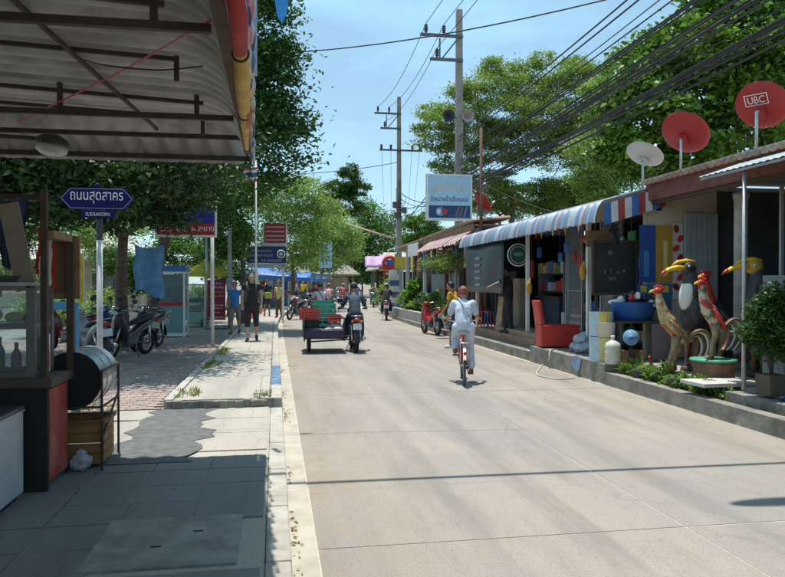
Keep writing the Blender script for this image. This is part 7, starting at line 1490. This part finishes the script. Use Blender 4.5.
# pedestrians
p = G(252, 341, ZR); person('man with black top, backpack straps and dark shorts walking on the footway', (p.x, p.y, ZR), R(178), stand(.16, (.03, -.06)), M_SKINL, cloth('black', (.022, .022, .025)), cloth('black_shorts', (.025, .025, .03)), vox=.014, leg=1.25, sleeve=.3, hair=flat('brown_hair', (.12, .06, .035)), pack=flat('pack_dark', (.05, .055, .05)), S=1.02)
p = G(236, 333, ZR); person('person in blue shirt and grey shorts walking beside the man in black', (p.x, p.y-.4, ZR), R(170), stand(.14, (-.05, .08)), M_SKIN, cloth('azure', (.03, .17, .45)), cloth('grey_shorts', (.18, .17, .16)), vox=.014, leg=1.05, sleeve=.4, S=.9)
p = G(267, 316, ZR); person('woman in dark top holding a yellow green bag near the barriers', (p.x, p.y, ZR), R(175), stand(.1), M_SKIN, cloth('charcoal', (.03, .03, .035)), cloth('dark_shorts', (.04, .05, .09)), vox=.022, leg=.7, sleeve=.4, S=.98, hairlong=True)
one('shoulder_bag', 'yellow green bag carried by the woman near the barriers', 'bag', MB().box((p.x+.05, p.y-.2, ZR+.95), (.3, .12, .28), None, .03), flat('lime_cloth', (.4, .42, .06)))
p = G(279, 314, ZR); person('man in dark grey shirt and shorts walking behind the woman with the yellow bag', (p.x, p.y, ZR), R(170), stand(.15), M_SKINL, cloth('dark_grey', (.05, .055, .065)), cloth('navy_shorts', (.03, .035, .06)), vox=.022, leg=.9, sleeve=.5)
p = RD(30, .1); person('person in pale yellow shirt standing at the kerb by the parked motorbikes', (p.x, p.y+.8, ZR), R(150), stand(.04), M_SKIN, cloth('pale_yellow', (.55, .52, .2)), cloth('brown_trousers', (.1, .07, .05)), vox=.024, leg=1.9, sleeve=.5, S=.92)
p = RD(46, .0); person('person in white shirt standing before the blue market stall', (p.x, p.y, ZR), R(100), stand(.05), M_SKIN, cloth('off_white', (.55, .55, .52)), cloth('dark_jeans', (.03, .045, .08)), vox=.03, leg=1.9)
p = RD(50, -.4); person('person in dark red shirt standing under the blue stall edge', (p.x, p.y, ZR), R(200), stand(.05), M_SKIN, cloth('dark_red', (.2, .02, .025)), cloth('dark_jeans', (.03, .045, .08)), vox=.03, leg=1.9)
p = RD(54, -.5); person('person in bright yellow shirt under the far blue awning', (p.x, p.y, ZR), R(180), stand(.05), M_SKIN, cloth('bright_yellow', (.6, .5, .04)), cloth('dark_jeans', (.03, .045, .08)), vox=.03, leg=1.9)
# right pavement: man in yellow, vendor in black
p = G(456, 349, 0); person('man in yellow shirt and dark blue shorts stepping along the right kerb', (p.x, p.y, 0), R(55), stand(.2, (.12, .0), .1), M_SKIN, cloth('amber', (.55, .3, .03)), cloth('navy_shorts', (.03, .035, .06)), vox=.014, leg=.95, sleeve=.45, shoes=flat('white_shoe', (.6, .6, .58)))
j = stand(.06, (.05, .0)); j['elL'] = (-.33, .22, 1.3); j['wrL'] = (-.42, .44, 1.2); j['hdL'] = (-.46, .53, 1.18)
p = G(503, 346, .2); person('vendor all in black on the shop step reaching an arm out', (5.85, 17.1, .4), R(75), j, M_SKIN, cloth('black', (.022, .022, .025)), cloth('black_shorts', (.025, .025, .03)), vox=.016, leg=1.9, sleeve=.9)
one('tan_board', 'tan wooden board standing against the shop pier beside the vendor', 'board', MB().box((6.0, 18.15, .86), (.06, .42, .9), (0, R(6), 0), .008), mat('tan_board', (.45, .32, .18), .7))
# riders further up the road
def rider(label, s, lat, rz, col, shirt, S=1.0, hat=None, trousers=(.03, .04, .07), hairlong=False, vox=.03, blabel=None, strap=None, lean=.12):
    q = RD(s, lat); a = RH(s)+rz; motorbike(blabel or label[0], q, a, CB[col]); person(label[1], q, a, ride(.84, lean), M_SKIN, cloth(shirt[0], shirt[1]), cloth(str(trousers), trousers), vox=vox, leg=1.85, sleeve=.6, hat=hat, hairlong=hairlong, strap=strap)
rider(('dark motorbike ridden by the person in a white shirt', 'rider in white shirt with red strap seen from behind ahead of the tricycle'), 24.5, 1.55, R(4), 'dark', ('white', (.6, .6, .6)), vox=.018, strap=flat('red_strap', (.4, .03, .04)), lean=.2)
rider(('dark motorbike ridden toward the bend by the person in pink and blue', 'rider in pink top with blue pack far up the road'), 38, 2.35, 0, 'dark', ('pink', (.5, .25, .28)), hat=flat('cap_pink', (.45, .3, .3)))
rider(('red motorbike ridden by the person with pale hat', 'rider in red shirt with pale hat far up the road'), 47, 3.0, 0, 'red', ('red', (.35, .04, .06)), hat=flat('hat_pale', (.6, .55, .5)))
rider(('blue motorbike ridden by the person in royal blue', 'rider in royal blue shirt riding toward the bend'), 44, 3.9, 0, 'blue', ('royal', (.02, .06, .3)), hairlong=True)
rider(('red motorbike oncoming behind the white shirted rider', 'oncoming rider in maroon shirt behind the white shirted rider'), 41, 1.5, math.pi, 'red', ('maroon', (.2, .02, .03)))
rider(('dark green scooter near the right kerb before the far pole', 'rider in black jacket and white cap near the right kerb'), 32, 4.9, R(-6), 'dark', ('black', (.022, .022, .025)), hat=flat('cap_white', (.6, .6, .58)), vox=.024)
rider(('green motorbike under the far purple canopy', 'rider in grey green shirt far along the right kerb'), 50, 5.0, math.pi, 'green', ('grey_green', (.2, .24, .2)))
rider(('silver motorbike oncoming round the far bend', 'oncoming rider in pale shirt at the far bend'), 60, 1.6, math.pi, 'silver', ('pale', (.5, .48, .45)))
rider(('maroon motorbike in the distance before the dark trees', 'distant rider in orange shirt before the dark trees'), 70, 3.5, 0, 'maroon', ('orange', (.5, .2, .05)))
rider(('blue motorbike in the far distance at the road bend', 'distant rider in dark shirt at the road bend'), 64, 2.6, math.pi, 'blue', ('charcoal', (.03, .03, .035)))
